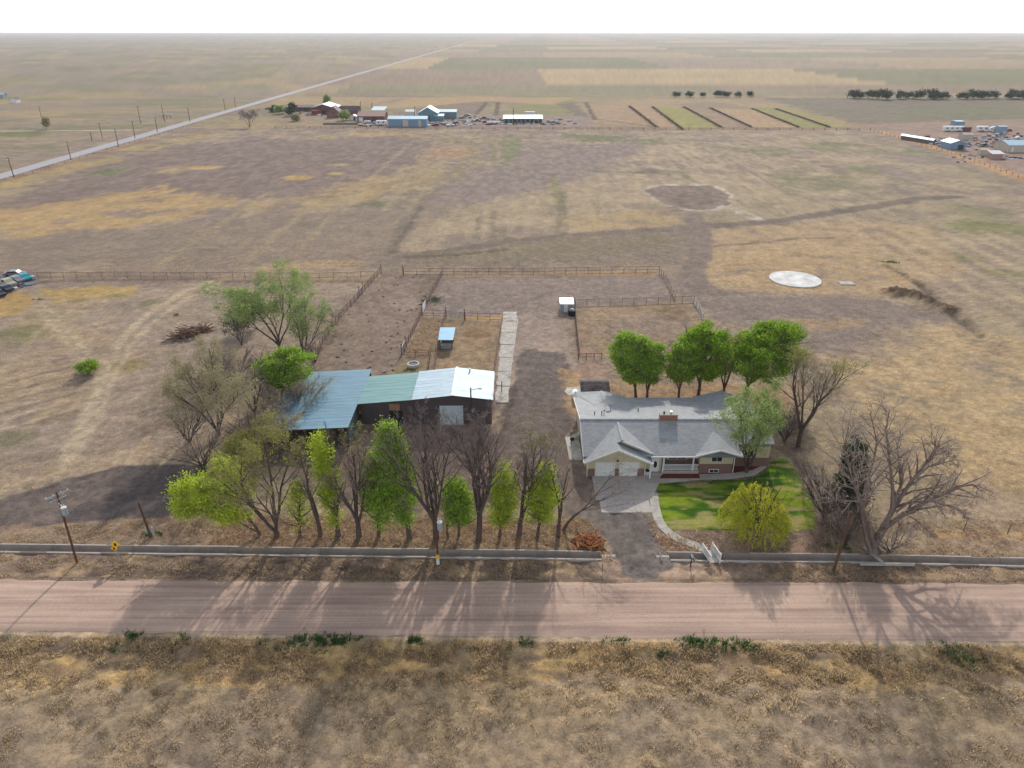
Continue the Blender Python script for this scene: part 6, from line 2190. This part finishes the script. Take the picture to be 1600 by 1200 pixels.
def building(name, label, px_l, px_r, y_base, depth, h_wall, h_ridge, wall, roof, axis='x', doors=(), wins=(), over=.4, group=None, cat='building', yaw=0.0, half=False):
    """gabled (or half = single-slope) building; axis is the direction of the ridge; doors / wins = fractions along the front"""
    a, b_ = at(px_l, y_base), at(px_r, y_base)
    x0, x1, y0 = a[0], b_[0], a[1]
    y1 = y0 + depth
    cx, cy = (x0 + x1) / 2, (y0 + y1) / 2
    t = thing(name, label, cat, (cx, cy, 0), group)
    m = MB()
    m.box(x0, x1, y0, y1, -.2, h_wall)
    if not half:
        if axis == 'x':
            m.prism([(x0, y0, h_wall), (x0, y1, h_wall), (x0, cy, h_ridge - .05)], (x1 - x0, 0, 0))
        else:
            m.prism([(x0, y0, h_wall), (x1, y0, h_wall), (cx, y0, h_ridge - .05)], (0, y1 - y0, 0))
    m.build('wall', wall, t)
    o = over
    if half:
        MB().prism([(x0 - o, y0 - o, h_wall + .03), (x1 + o, y0 - o, h_wall + .03), (x1 + o, y1 + o, h_ridge), (x0 - o, y1 + o, h_ridge)], (0, 0, .12)).build('roof', roof, t)
    elif axis == 'x':
        s = (h_ridge - h_wall) / (depth / 2)
        for yy in (y0 - o, y1 + o):
            MB().prism([(x0 - o, yy, h_wall - s * o + .03), (x1 + o, yy, h_wall - s * o + .03), (x1 + o, cy, h_ridge), (x0 - o, cy, h_ridge)], (0, 0, .12)).build('roof', roof, t)
    else:
        s = (h_ridge - h_wall) / ((x1 - x0) / 2)
        for xx in (x0 - o, x1 + o):
            MB().prism([(xx, y0 - o, h_wall - s * o + .03), (xx, y1 + o, h_wall - s * o + .03), (cx, y1 + o, h_ridge), (cx, y0 - o, h_ridge)], (0, 0, .12)).build('roof', roof, t)
    for f0, f1, hh, mm in doors:
        MB().box(x0 + (x1 - x0) * f0, x0 + (x1 - x0) * f1, y0 - .08, y0 - .02, 0, hh).build('door', mm, t)
    for f0, f1, z0, z1 in wins:
        w = MB().box(x0 + (x1 - x0) * f0 - .1, x0 + (x1 - x0) * f1 + .1, y0 - .08, y0 - .02, z0 - .1, z1 + .1).build('window', M_white, t)
        MB().box(x0 + (x1 - x0) * f0, x0 + (x1 - x0) * f1, y0 - .12, y0 - .07, z0, z1).build('pane', M_glass, w)
    if yaw:
        t.rotation_euler = (0, 0, yaw)
    return t


building('metal_building', 'long blue metal building with pale roof at the front of the far farmyard', 607, 667, 198, 11, 4.6, 5.8, W_BLUE, R_LB, 'x', doors=((.38, .52, 4.0, W_TAN), (.78, .86, 3.8, W_TAN)))
building('barn', 'blue far barn with white gable roof behind the long blue building', 654, 684, 189, 16, 5.0, 8.6, W_TEAL, R_PALE, 'y', doors=((.3, .6, 3.6, M_dark),), cat='barn')
building('metal_building', 'low blue building with pale blue roof right of the far white-roofed barn', 682, 713, 185, 10, 4.2, 5.4, W_TEAL, R_LB, 'x')
building('lean_to', 'small teal roofed lean-to in front of the far white-roofed barn', 679, 693, 189.5, 5, 3.2, 4.2, W_TEAL, R_LB, 'x', half=True, cat='shed')
building('loafing_shed', 'long low maroon shed at the left of the far farmyard', 440, 487, 174, 9, 2.8, 3.8, W_RED, R_RED, 'x', half=True, doors=tuple((f, f + .1, 2.2, M_dark) for f in (.05, .22, .4, .58, .76)), cat='shed')
building('metal_building', 'large pale-roofed building with red walls in the far farmyard', 487, 524, 178, 20, 4.0, 6.6, W_RED, R_PALE, 'y', doors=((.1, .3, 2.6, W_WHITE), (.45, .6, 2.6, M_dark)))
building('house', 'brick house with brown hipped roof in the far farmyard', 511, 532, 184, 10, 3.2, 7.4, W_BRICK, R_BROWN, 'y', wins=((.2, .32, 1.2, 2.4), (.7, .82, 1.2, 2.4)), cat='house')
building('house_wing', 'brown-roofed wing behind the far brick house', 531, 560, 180.5, 9, 3.2, 6.0, W_BRICK, R_BROWN, 'x', wins=((.4, .5, 1.2, 2.4),), cat='house')
building('shed', 'small white shed with dark door right of the far brick house', 548, 557, 188, 4, 2.6, 3.4, W_WHITE, R_PALE, 'y', doors=((.5, .85, 2.1, M_dark),), cat='shed')
building('barn', 'dark red far barn with tan and white roof', 559, 601, 190, 14, 3.4, 5.6, W_RED, R_TAN, 'x', doors=((.05, .2, 2.6, W_WHITE), (.55, .66, 2.6, M_dark)), cat='barn')
c = at(591, 185)
tag(MB().prism([(c[0] - 4.6, c[1] - 1, 5.3), (c[0] + 4.8, c[1] - 1, 5.3), (c[0] + 5.8, c[1] + 7.2, 7.0), (c[0] - 4, c[1] + 7.2, 7.0)], (0, 0, .15)).build('canopy_roof', R_PALE), 'white sheet metal canopy above the far dark red barn', 'roof')
building('shed', 'white far shed behind the long blue building', 634, 648, 181, 8, 2.8, 3.8, W_WHITE, W_WHITE, 'x', cat='shed')
building('open_stalls', 'long low stall building with blue-white roof at the right of the far yard', 787, 847, 192, 8, 2.6, 4.0, W_TEAL, R_PALE, 'x', half=True, doors=tuple((f, f + .07, 2.2, M_dark) for f in np.arange(.04, .95, .11)), cat='shed')
building('trailer_box', 'white box trailer parked beyond the long stall building', 820, 836, 181, 3, 2.6, 2.8, W_WHITE, W_WHITE, 'x', over=.05, cat='trailer')
building('tool_shed', 'tiny black and white building at the upper left corner', 17, 26, 161, 6, 3.0, 4.2, W_WHITE, R_BROWN, 'y', cat='shed')
building('tool_shed', 'small grey shed at the left edge near the top', -6, 6, 153.5, 6, 3.0, 4.2, flat_mat('grey_far', 150, 156, 164), R_LB, 'x', cat='shed')
# right-hand yard
building('metal_shed', 'blue metal shed with pale roof in the right-hand yard', 1483, 1508, 234, 9, 3.2, 4.6, W_BLUE, R_LB, 'y', doors=((.5, .85, 2.4, M_dark),), cat='shed')
building('feed_shed', 'long low white-roofed feeder shed at the left of the right-hand yard', 1447, 1452, 226, 22, 2.2, 2.8, flat_mat('dark_grey_wall', 92, 92, 90), R_PALE, 'y', cat='shed', yaw=math.radians(18))
building('metal_building', 'long beige building with pale blue roof at the right edge', 1574, 1625, 238, 12, 3.4, 5.0, W_TAN, R_LB, 'x', doors=((.1, .16, 2.4, W_WHITE),))
building('horse_shed', 'small pinkish shed with white sloping roof in the right-hand yard', 1549, 1566, 249, 4, 2.4, 3.4, flat_mat('pinkish_wall', 164, 130, 122), W_WHITE, 'x', half=True, cat='shed')
building('container', 'beige storage container in the middle of the right-hand yard', 1531, 1546, 243, 3, 2.6, 2.75, W_TAN, W_TAN, 'x', over=.02, cat='container')
building('hay_stack', 'pale stacked bales with light cover in the right-hand yard', 1504, 1520, 219, 5, 2.8, 3.6, flat_mat('bale', 182, 170, 156), W_TAN, 'x', over=.05, cat='hay stack')
building('box_container', 'blue-grey container behind the left campers', 1492, 1506, 199, 6, 3.4, 3.6, flat_mat('bluegrey', 124, 148, 160), R_LB, 'x', over=.02, cat='container')
building('box_container', 'blue-grey container at the right of the parked trailers', 1559, 1573, 208, 4, 3.6, 3.8, flat_mat('bluegrey2', 130, 148, 164), R_LB, 'x', over=.02, cat='container')
building('stock_trailer', 'maroon stock trailer between the parked campers', 1507, 1517, 206, 2.6, 2.4, 2.6, W_RED, W_RED, 'x', over=.02, cat='trailer')
# walls and small yard things of the far farm
c0, c1 = at(505, 195), at(560, 195)
tag(MB().box(c0[0], c1[0], c0[1], c0[1] + .4, -.1, 1.3).build('garden_wall', flat_mat('grey_wall', 122, 112, 112)), 'low grey wall in front of the far brick house', 'wall')
for x, yb, yt, lab in ((563, 180, 158, 'power pole behind the far brick house'), (581, 180, 160, 'power pole behind the far dark red barn'), (648, 186, 166, 'thin pole beside the far white-roofed barn'), (802, 196, 170, 'thin pole beside the long far stall building')):
    utility_pole(lab, at(x, yb), (x, yt), arm=False, transformer=False, r=.28)


# ------------------------------------------------------------------ vehicles
def vehicle(name, label, pos, rz, body, kind='car', cat=None, group=None, L_=4.6, W_=1.85):
    t = thing(name, label, cat or kind, (pos[0], pos[1], 0), group)
    prof = {
        'car': [(-2.3, .35), (2.3, .35), (2.3, .75), (1.35, .95), (.75, 1.42), (-1.0, 1.45), (-1.75, 1.0), (-2.3, .95)],
        'pickup': [(-2.7, .45), (2.7, .45), (2.7, .95), (1.5, 1.1), (.95, 1.75), (-.5, 1.78), (-.6, 1.15), (-2.7, 1.15)],
        'truck': [(-3.6, .6), (3.4, .6), (3.4, 1.6), (2.9, 2.4), (1.9, 2.5), (1.8, 3.1), (-3.6, 3.1)],
        'camper': [(-3.2, .5), (3.1, .5), (3.5, 1.2), (3.3, 2.5), (2.9, 2.9), (-3.0, 2.9), (-3.3, 2.4)],
    }[kind]
    ln = max(p[0] for p in prof) - min(p[0] for p in prof)
    w = {'car': 1.8, 'pickup': 1.9, 'truck': 2.4, 'camper': 2.4}[kind]
    ca, sa = math.cos(rz), math.sin(rz)

    def tr(x, y, z):
        return (pos[0] + x * ca - y * sa, pos[1] + x * sa + y * ca, z)
    m = MB()
    m.prism([tr(x, -w / 2, z) for x, z in prof], tuple(np.array(tr(0, w / 2, 0)) - np.array(tr(0, -w / 2, 0))))
    m.build('body', body, t)
    gl = {'car': [(-1.5, 1.0, .6, 1.0, 1.4)], 'pickup': [(-.4, .95, .8, 1.2, 1.68)], 'truck': [(2.0, 2.85, 2.7, 1.6, 2.3)], 'camper': [(-2.2, -1.0, -1.0, 1.5, 2.2), (.8, 2.2, 2.2, 1.5, 2.2)]}[kind]
    for xa, xb, xt, z0, z1 in gl:
        for s in (-1, 1):
            yv = s * (w / 2 + .01)
            MB().prism([tr(xa, yv, z0), tr(xb, yv, z0), tr(xt, yv, z1), tr(xa + .25, yv, z1)], tuple(np.array(tr(0, s * .02, 0)) - np.array(tr(0, 0, 0)))).build('side_window', M_glass, t)
    wx = {'car': (-1.4, 1.4), 'pickup': (-1.7, 1.7), 'truck': (-2.3, 2.5), 'camper': (-.8, .2)}[kind]
    for x in wx:
        for s in (-1, 1):
            MB().tube(tr(x, s * (w / 2 - .12), .36), tr(x, s * (w / 2 + .06), .36), .36, n=10).build('wheel', M_black, t)
    return t


V_W, V_S = mat('car_white', (.75, .75, .74), .3, var=.03), mat('car_silver', (.20, .22, .24), .35, .3, var=.15)
V_T, V_B, V_D, V_R = mat('car_teal', (.02, .3, .36), .3, var=.05), mat('car_blue', (.06, .16, .3), .3, var=.05), mat('car_dark', (.025, .027, .045), .3, var=.05), mat('car_red', (.22, .03, .03), .4, var=.05)
for nm, kd, mm, x, y, rz, lab in (
    ('pickup_truck', 'pickup', V_W, 704, 197, .2, 'white pickup parked beside the long blue far building'),
    ('car', 'car', V_D, 712, 193, 1.2, 'dark car behind the far white pickup'),
    ('car', 'car', V_R, 681, 196.5, .4, 'red car right of the long blue far building'),
    ('car', 'car', V_D, 690, 195, -.3, 'dark vehicle among the far parked vehicles'),
    ('pickup_truck', 'pickup', V_R, 755, 186, .5, 'rusty red truck in the middle of the far yard'),
    ('pickup_truck', 'pickup', V_D, 745, 190, .1, 'dark truck left of the far flatbed trailer'),
    ('car', 'car', V_D, 730, 181, 0, 'dark vehicle at the back of the far yard'),
    ('car', 'car', V_S, 722, 185, .8, 'silver car at the back of the far yard'),
    ('truck', 'truck', V_R, 495, 179.5, .3, 'red truck parked in front of the pale-roofed far building'),
    ('car', 'car', V_W, 472, 173.5, 0, 'white car in front of the far maroon shed'),
    ('camper', 'camper', V_W, 596, 195.5, 0, 'white camper left of the long blue far building'),
    ('camper', 'camper', V_W, 1481, 205, .1, 'white camper at the left end of the parked trailers'),
    ('camper', 'camper', V_W, 1497, 205, .0, 'white camper with blue stripe beside the maroon stock trailer'),
    ('camper', 'camper', V_W, 1534, 205, -.1, 'white camper in the middle of the parked trailers'),
    ('box_truck', 'truck', V_W, 1553, 206, 3.1, 'white box truck beside the blue-grey container'),
    ('car', 'car', V_W, 1590, 217, .5, 'white car near the right edge of the right-hand yard'),
    ('car', 'car', V_B, 1566, 227, -.3, 'blue car left of the long beige building'),
    ('car', 'car', V_D, 1536, 228, .4, 'dark car in the middle of the right-hand yard'),
    ('car', 'car', V_R, 1575, 205, .2, 'small red car right of the parked trailers'),
    ('car', 'car', V_T, 39, 436, -.6, 'teal car at the end of the junk row at the left edge'),
    ('car', 'car', V_S, 26, 440, -.5, 'silver car second from the end of the junk row'),
    ('pickup_truck', 'pickup', mat('car_tan', S(168, 160, 140), .5), 12, 446, -.5, 'faded tan pickup in the junk row at the left edge'),
    ('car', 'car', V_S, 24, 431, .2, 'silver car standing behind the junk row'),
    ('car', 'car', V_D, 9, 454, -.5, 'dark blue car at the near end of the junk row'),
    ('car', 'car', V_D, -3, 462, -.5, 'black car cut by the left picture edge'),
):
    q = at(x, y)
    vehicle(nm, lab, q, rz, mm, kd, cat={'car': 'car', 'pickup': 'pickup', 'truck': 'truck', 'camper': 'camper'}[kd])
c = at(771, 193)
t = thing('flatbed_trailer', 'empty flatbed trailer in front of the long far stall building', 'trailer', (c[0], c[1], 0))
MB().box(c[0] - 4.2, c[0] + 4.2, c[1] - 1.2, c[1] + 1.2, .8, 1.05).build('bed', M_grey, t)
for x in (-2.5, -1.4):
    for s in (-1.1, 1.1):
        MB().tube((c[0] + x, c[1] + s - .1, .4), (c[0] + x, c[1] + s + .1, .4), .4, n=10).build('wheel', M_black, t)
MB().bar((c[0] + 4.2, c[1], .9), (c[0] + 5.8, c[1], .7), .15, .15).build('tongue', M_dark, t)
c = at(863, 194)
t = thing('farm_implement', 'dark row implement parked at the right end of the far yard', 'implement', (c[0], c[1], 0))
MB().bar((c[0] - 4.5, c[1], 1.0), (c[0] + 4.5, c[1], 1.0), .35, .35).build('toolbar', M_dark, t)
for k in range(9):
    MB().tube((c[0] - 4 + k, c[1], 1.0), (c[0] - 4 + k, c[1] - .7, .0), .12, n=5).build('tine', M_rustpipe, t)
for x in (-3, 3):
    MB().tube((c[0] + x, c[1] + .4, .5), (c[0] + x, c[1] + .65, .5), .5, n=10).build('wheel', M_black, t)
c = at(574, 192.5)
t = thing('propane_tank', 'white propane tank in front of the far dark red barn', 'tank', (c[0], c[1], 0))
m = MB()
m.tube((c[0] - 1.8, c[1], 1.1), (c[0] + 1.8, c[1], 1.1), .7, n=12).ball((c[0] - 1.8, c[1], 1.1), .5, .7, .7, 12, 6).ball((c[0] + 1.8, c[1], 1.1), .5, .7, .7, 12, 6)
m.build('tank_body', M_white, t, smooth=True)
for x in (-1.2, 1.2):
    MB().box(c[0] + x - .2, c[0] + x + .2, c[1] - .4, c[1] + .4, 0, .5).build('saddle', M_conc, t)
# poles along the paved road
PP = [(22, 277, 12, 246), (111, 249.5, 104, 220.5), (185, 229, 179, 201), (211, 216, 206, 188.5), (246, 206, 242, 183), (297, 190.5, 293, 168), (352, 172.5, 349, 155), (368, 167.5, 366, 152),
      (144, 220.5, 141, 207), (160, 215.5, 154, 192), (220, 193, 214.5, 165.5), (258, 191, 252, 164.5)]
ORD = ['first', 'second', 'third', 'fourth', 'fifth', 'sixth', 'seventh', 'eighth']
for k, (xb, yb, xt, yt) in enumerate(PP):
    lab = f'wooden power pole at the near side of the paved road, {ORD[k]} from the left edge' if k < 8 else ['short post in the field left of the paved road', 'wooden pole beside the white track left of the paved road', 'wooden pole beyond the paved road near the top left', 'rightmost wooden pole beyond the paved road near the red shed'][k - 8]
    utility_pole(lab, at(xb, yb), (xt, yt), arm=k not in (8,), transformer=False, r=.2, group='power poles along the paved road', yaw=math.radians(10))
utility_pole('wooden power pole in the far left field beside a sparse tree', at(67, 190), (60, 166), arm=True, transformer=False, r=.2)
c = at(261, 186)
t = thing('livestock_shelter', 'small red livestock shelter frame beyond the paved road', 'shelter', (c[0], c[1], 0))
for x in (-2.5, 0, 2.5):
    MB().bar((c[0] + x, c[1], 0), (c[0] + x, c[1], 2.2), .25, .25).build('post', W_RED, t)
MB().box(c[0] - 2.8, c[0] + 2.8, c[1] - 1, c[1] + 1, 2.2, 2.4).build('roof', W_RED, t)
# brush strips far away are low hedges
rd = random.Random(77)
for i, ((xa, ya), (xb, yb)) in enumerate((((983, 166), (1026, 199)), ((1019, 167), (1067, 203)), ((1068, 167), (1127, 199)), ((1110, 169), (1174, 199)), ((1175, 170), (1248, 199)), ((1212, 170), (1296, 199)))):
    a, b_ = at(xa, ya), at(xb, yb)
    rng = np.random.RandomState(100 + i)
    n_ = 900
    f = rng.uniform(0, 1, n_)
    Pp = np.stack([a[0] + (b_[0] - a[0]) * f + rng.normal(0, .4, n_), a[1] + (b_[1] - a[1]) * f + rng.normal(0, .4, n_), rng.uniform(.05, .6, n_)], 1)
    V, F = leaves(rng, Pp, .5)
    o = np_mesh('hedge', V, F, mat('brush_brown', S(124, 106, 88), .95, island=.3))
    tag(o, f'low brown brush strip between far plots, {ORD[i]} from the left', 'hedge', 'brush strips between the far plots')


# ------------------------------------------------------------------ grass and weeds
def tufts(name, label, X, Y, h, col, nb=6, spread=.14, width=.05, seed=1, kind='stuff', lean=.5):
    """bunches of bent blades, one triangle pair each"""
    rng = np.random.RandomState(seed)
    N = len(X)
    Z = np.array([gz(x, y) for x, y in zip(X, Y)])
    bx = np.repeat(X, nb) + rng.normal(0, spread, N * nb)
    by = np.repeat(Y, nb) + rng.normal(0, spread, N * nb)
    bz = np.repeat(Z, nb) - .03
    hh = np.repeat(h, nb) * rng.uniform(.5, 1.15, N * nb)
    az = rng.uniform(0, 2 * math.pi, N * nb)
    ln_ = hh * rng.uniform(.1, 1, N * nb) * lean * 2
    wv = rng.uniform(0, 2 * math.pi, N * nb)
    w = width * rng.uniform(.6, 1.4, N * nb)
    p0 = np.stack([bx - np.cos(wv) * w, by - np.sin(wv) * w, bz], 1)
    p1 = np.stack([bx + np.cos(wv) * w, by + np.sin(wv) * w, bz], 1)
    p2 = np.stack([bx + np.cos(az) * ln_, by + np.sin(az) * ln_, bz + hh], 1)
    V = np.stack([p0, p1, p2], 1).reshape(-1, 3)
    F = np.arange(len(V)).reshape(-1, 3)
    cc = np.repeat(col, nb, 0) * rng.uniform(1.1, 1.9, (N * nb, 1))
    o = np_mesh(name, V, F, M_grass, col=np.clip(np.repeat(cc, 3, 0), 0, 1))
    return tag(o, label, 'grass', kind=kind)


def keep_off(X, Y):
    ok = np.ones(len(X), bool)
    ok &= ~((Y < road_n(X) + .2) & (Y > road_s(X) - .2))
    for path in (DITCH_W, DITCH_E):
        ok &= ~((line_d(X, Y, path) < .95) & (X > path[0][0]) & (X < path[-1][0]))
    for poly in ([(928, 795), (1006, 798), (1028, 846), (1056, 886), (1030, 900), (985, 907), (958, 858), (905, 800)], [(-60, 800), (100, 749), (190, 729), (345, 735), (340, 800), (200, 811), (0, 834), (-60, 842)]):
        ok &= poly_sd(X, Y, px(*poly)) > -.2
    ok &= poly_sd(X, Y, [(7.5, 73), (38, 73), (38, 101), (7.5, 101)]) > 0
    ok &= poly_sd(X, Y, lawn_w) > 0
    return ok


def pal(n_, rng, cols):
    c_ = np.array([C(*q) for q in cols])
    k = rng.randint(0, len(cols), n_)
    f = rng.uniform(0, 1, (n_, 1))
    return c_[k] * f + c_[rng.randint(0, len(cols), n_)] * (1 - f)


rng = np.random.RandomState(3)
DRY = [(194, 174, 136), (178, 158, 124), (162, 144, 120), (202, 182, 146), (148, 132, 114)]
# south verge: tall dry grass in drifts
n_ = 26000
X = rng.uniform(-75, 75, n_)
Y = road_s(X) - .35 - np.abs(rng.normal(0, 3.2, n_)) - rng.uniform(0, 1.0, n_)
dn = fbm(X / 3.0, Y / 1.6, 3, 7.7)
ok = (dn > .42)
X, Y, dn = X[ok], Y[ok], dn[ok]
tufts('verge_grass', 'tall dry grass along the near verge of the county road', X, Y, .2 + .55 * (dn - .4), pal(len(X), rng, DRY), 6, .16, .05, 11)
# pasture nearest the camera
n_ = 24000
X = rng.uniform(-62, 62, n_)
Y = rng.uniform(34, 50, n_)
dn = fbm(X / 2.2, Y / 2.2, 3, 17.7)
ok = dn > .47
X, Y, dn = X[ok], Y[ok], dn[ok]
tufts('pasture_grass', 'short dry pasture grass nearest the camera', X, Y, .12 + .3 * (dn - .4), pal(len(X), rng, DRY + [(130, 116, 104)]), 5, .15, .045, 12)
# bank between ditch and road, and behind the ditch
n_ = 26000
X = rng.uniform(-75, 75, n_)
Y = rng.uniform(61, 72, n_)
dn = fbm(X / 2.5, Y / 1.3, 3, 27.7)
ok = (dn > .45) & keep_off(X, Y) & ~((np.abs(X - 13) < 9) & (Y > 60) & (Y < 64))
X, Y, dn = X[ok], Y[ok], dn[ok]
tufts('bank_grass', 'dry weeds on the banks of the irrigation ditch', X, Y, .15 + .5 * (dn - .42), pal(len(X), rng, [(176, 156, 130), (160, 142, 122), (142, 126, 112), (186, 166, 138)]), 6, .16, .05, 13)
# fields close to the buildings
n_ = 60000
X = rng.uniform(-110, 120, n_)
Y = 70 + 115 * rng.uniform(0, 1, n_) ** 1.2
dn = fbm(X / 6, Y / 6, 3, 37.7)
bare = poly_sd(X, Y, px((540, 655), (800, 655), (900, 540), (1060, 470), (1060, 425), (590, 425), (480, 600))) < 0
yard = poly_sd(X, Y, px((1050, 430), (1290, 463), (1470, 495), (1255, 552), (1090, 500))) < 0
ok = (dn > .46) & keep_off(X, Y) & ~bare & ~yard & ~((X > -37) & (X < -2) & (Y > 88) & (Y < 110))
X, Y, dn = X[ok], Y[ok], dn[ok]
tufts('field_grass', 'thin dry grass tufts over the paddocks and fields', X, Y, .08 + .3 * (dn - .4), pal(len(X), rng, [(186, 162, 124), (166, 144, 114), (150, 130, 108), (196, 168, 118)]), 4, .3, .06, 14, lean=.9)
# grass under the tree row and in the pens
n_ = 5000
X = rng.uniform(-36, 10, n_)
Y = rng.uniform(67, 72.5, n_)
ok = keep_off(X, Y)
tufts('row_grass', 'straw and dead leaves under the roadside tree row', X[ok], Y[ok], np.full(ok.sum(), .16), pal(ok.sum(), rng, [(160, 132, 106), (142, 118, 98), (174, 148, 116)]), 5, .3, .07, 15, lean=1.0)
ps = px((662, 496), (694, 498), (684, 545), (672, 558), (630, 557))
n_ = 2500
X = rng.uniform(-22, -13, n_)
Y = rng.uniform(121, 142, n_)
ok = poly_sd(X, Y, ps) < 0
tufts('straw_litter', 'orange straw and weeds filling the small pen', X[ok], Y[ok], np.full(ok.sum(), .4), pal(ok.sum(), rng, [(160, 142, 120), (146, 128, 110), (174, 156, 130)]), 4, .25, .06, 16)
# green weeds
WX, WY, WH = [], [], []
rdw = random.Random(6)
for x, y, k, s in ((208, 994, 26, .45), (180, 1012, 10, .6), (290, 998, 14, .5), (440, 1012, 10, .4), (402, 1002, 8, .3), (470, 1000, 40, .8), (500, 1000, 50, .9), (528, 1004, 40, .5), (553, 997, 16, .5), (648, 1000, 30, .45),
                  (820, 1008, 16, .5), (977, 1001, 10, .3), (1033, 1018, 12, .3), (960, 1000, 14, .6), (1080, 1002, 40, .7), (1105, 1003, 50, .9), (1140, 1005, 40, .8), (1180, 1014, 26, .7), (1480, 1018, 30, 1.0), (1505, 1022, 40, 1.0),
                  (245, 834, 12, .4), (228, 836, 10, .4), (1300, 852, 12, .5), (1316, 856, 14, .5), (60, 468, 10, .5), (1390, 410, 40, 1.3), (275, 492, 8, .3), (665, 470, 16, .6), (640, 578, 10, .6)):
    c = at(x, y)
    for j in range(k):
        WX.append(c[0] + rdw.gauss(0, s))
        WY.append(c[1] + rdw.gauss(0, s * .6))
        WH.append(rdw.uniform(.15, .5))
WX, WY = np.array(WX), np.array(WY)
o = tufts('green_weeds', 'scattered dark green weeds along verges and fences', WX, WY, np.array(WH), np.array([(0.045, .10, .025), (.07, .13, .03), (.03, .075, .025)])[rng.randint(0, 3, len(WX))], 9, .13, .06, 17)
o['category'] = 'weeds'
# lawn blades
n_ = 22000
X = rng.uniform(17, 43.5, n_)
Y = rng.uniform(69, 87, n_)
ok = poly_sd(X, Y, lawn_w) < -.35
X, Y = X[ok], Y[ok]
o = tufts('lawn_grass', 'short blades of the front lawn', X, Y, np.full(len(X), .07), lawn_col(X, Y) * 1.1, 4, .12, .035, 18)
o.location.z = .09

# ------------------------------------------------------------------ loose scrap and stores nobody could count
def scrap(name, label, spots, cols, seed):
    rd = random.Random(seed)
    for i, col_ in enumerate(cols):
        m = MB()
        for x, y, sx, sy, k, sz in spots:
            for j in range(max(1, k // len(cols))):
                c_ = at(x + rd.gauss(0, sx), y + rd.gauss(0, sy))
                w_, d_, h_ = sz * rd.uniform(.3, 1.2), sz * rd.uniform(.3, 1.0), sz * rd.uniform(.2, .8)
                a_ = rd.uniform(0, 3.14)
                ca, sa = math.cos(a_), math.sin(a_)
                q = [(c_[0] + ca * u - sa * v, c_[1] + sa * u + ca * v) for u, v in ((-w_, -d_), (w_, -d_), (w_ * .9, d_), (-w_ * .8, d_))]
                m.add([(p_[0], p_[1], -.05) for p_ in q] + [(p_[0] * .9 + c_[0] * .1, p_[1] * .9 + c_[1] * .1, h_ * rd.uniform(.7, 1.2)) for p_ in q],
                      [(3, 2, 1, 0), (4, 5, 6, 7), (0, 1, 5, 4), (1, 2, 6, 5), (2, 3, 7, 6), (3, 0, 4, 7)])
        if i == 0:
            root = tag(m.build(name, col_), label, 'scrap', kind='stuff')
        else:
            m.build('scrap_pieces', col_, root)['kind'] = 'stuff'


SC = [flat_mat('scrap_dark', 66, 60, 64), flat_mat('scrap_rust', 122, 82, 66), flat_mat('scrap_pale', 190, 190, 188), flat_mat('scrap_blue', 96, 120, 146)]
scrap('yard_scrap', 'jumble of machinery and stores lying about the far farmyard', [(690, 195, 12, 1.2, 44, 1.5), (740, 190, 22, 3, 44, 1.4), (815, 194, 24, 1, 32, 1.2), (870, 191, 12, 2, 24, 1.3), (590, 196, 16, .8, 20, 1.1), (480, 178, 22, 2, 28, 1.3), (430, 172, 10, 1.5, 16, 1.6), (575, 192, 10, 1, 12, 1.0)], SC, 41)
scrap('paddock_scrap', 'jumble of feeders and scrap lying about the right-hand yard', [(1462, 222, 9, 3, 36, 1.2), (1530, 225, 20, 5, 44, 1.1), (1560, 214, 20, 3, 40, 1.2), (1585, 249, 12, 2, 20, .9), (1515, 247, 16, 3, 16, .8)], SC, 42)
scrap('junk_row_scrap', 'dark jumble of scrap between the junk cars at the left edge', [(14, 444, 14, 5, 60, .9), (32, 436, 8, 2.5, 28, .7), (2, 455, 6, 4, 30, .8)], SC, 43)
# ------------------------------------------------------------------ thin haze over the plain
hz = MB().box(-9000, 9000, -400, 15500, -2, 75)
m, n, b = new_mat('haze')
n.nodes.remove(b)
pv = n.nodes.new('ShaderNodeVolumePrincipled')
pv.inputs['Color'].default_value = (.93, .95, 1, 1)
pv.inputs['Density'].default_value = 0.00009
pv.inputs['Anisotropy'].default_value = 0.2
n.links.new(pv.outputs[0], n.nodes['Material Output'].inputs['Volume'])
tag(hz.build('haze', m), 'thin pale haze lying over the plain', 'haze', kind='stuff')
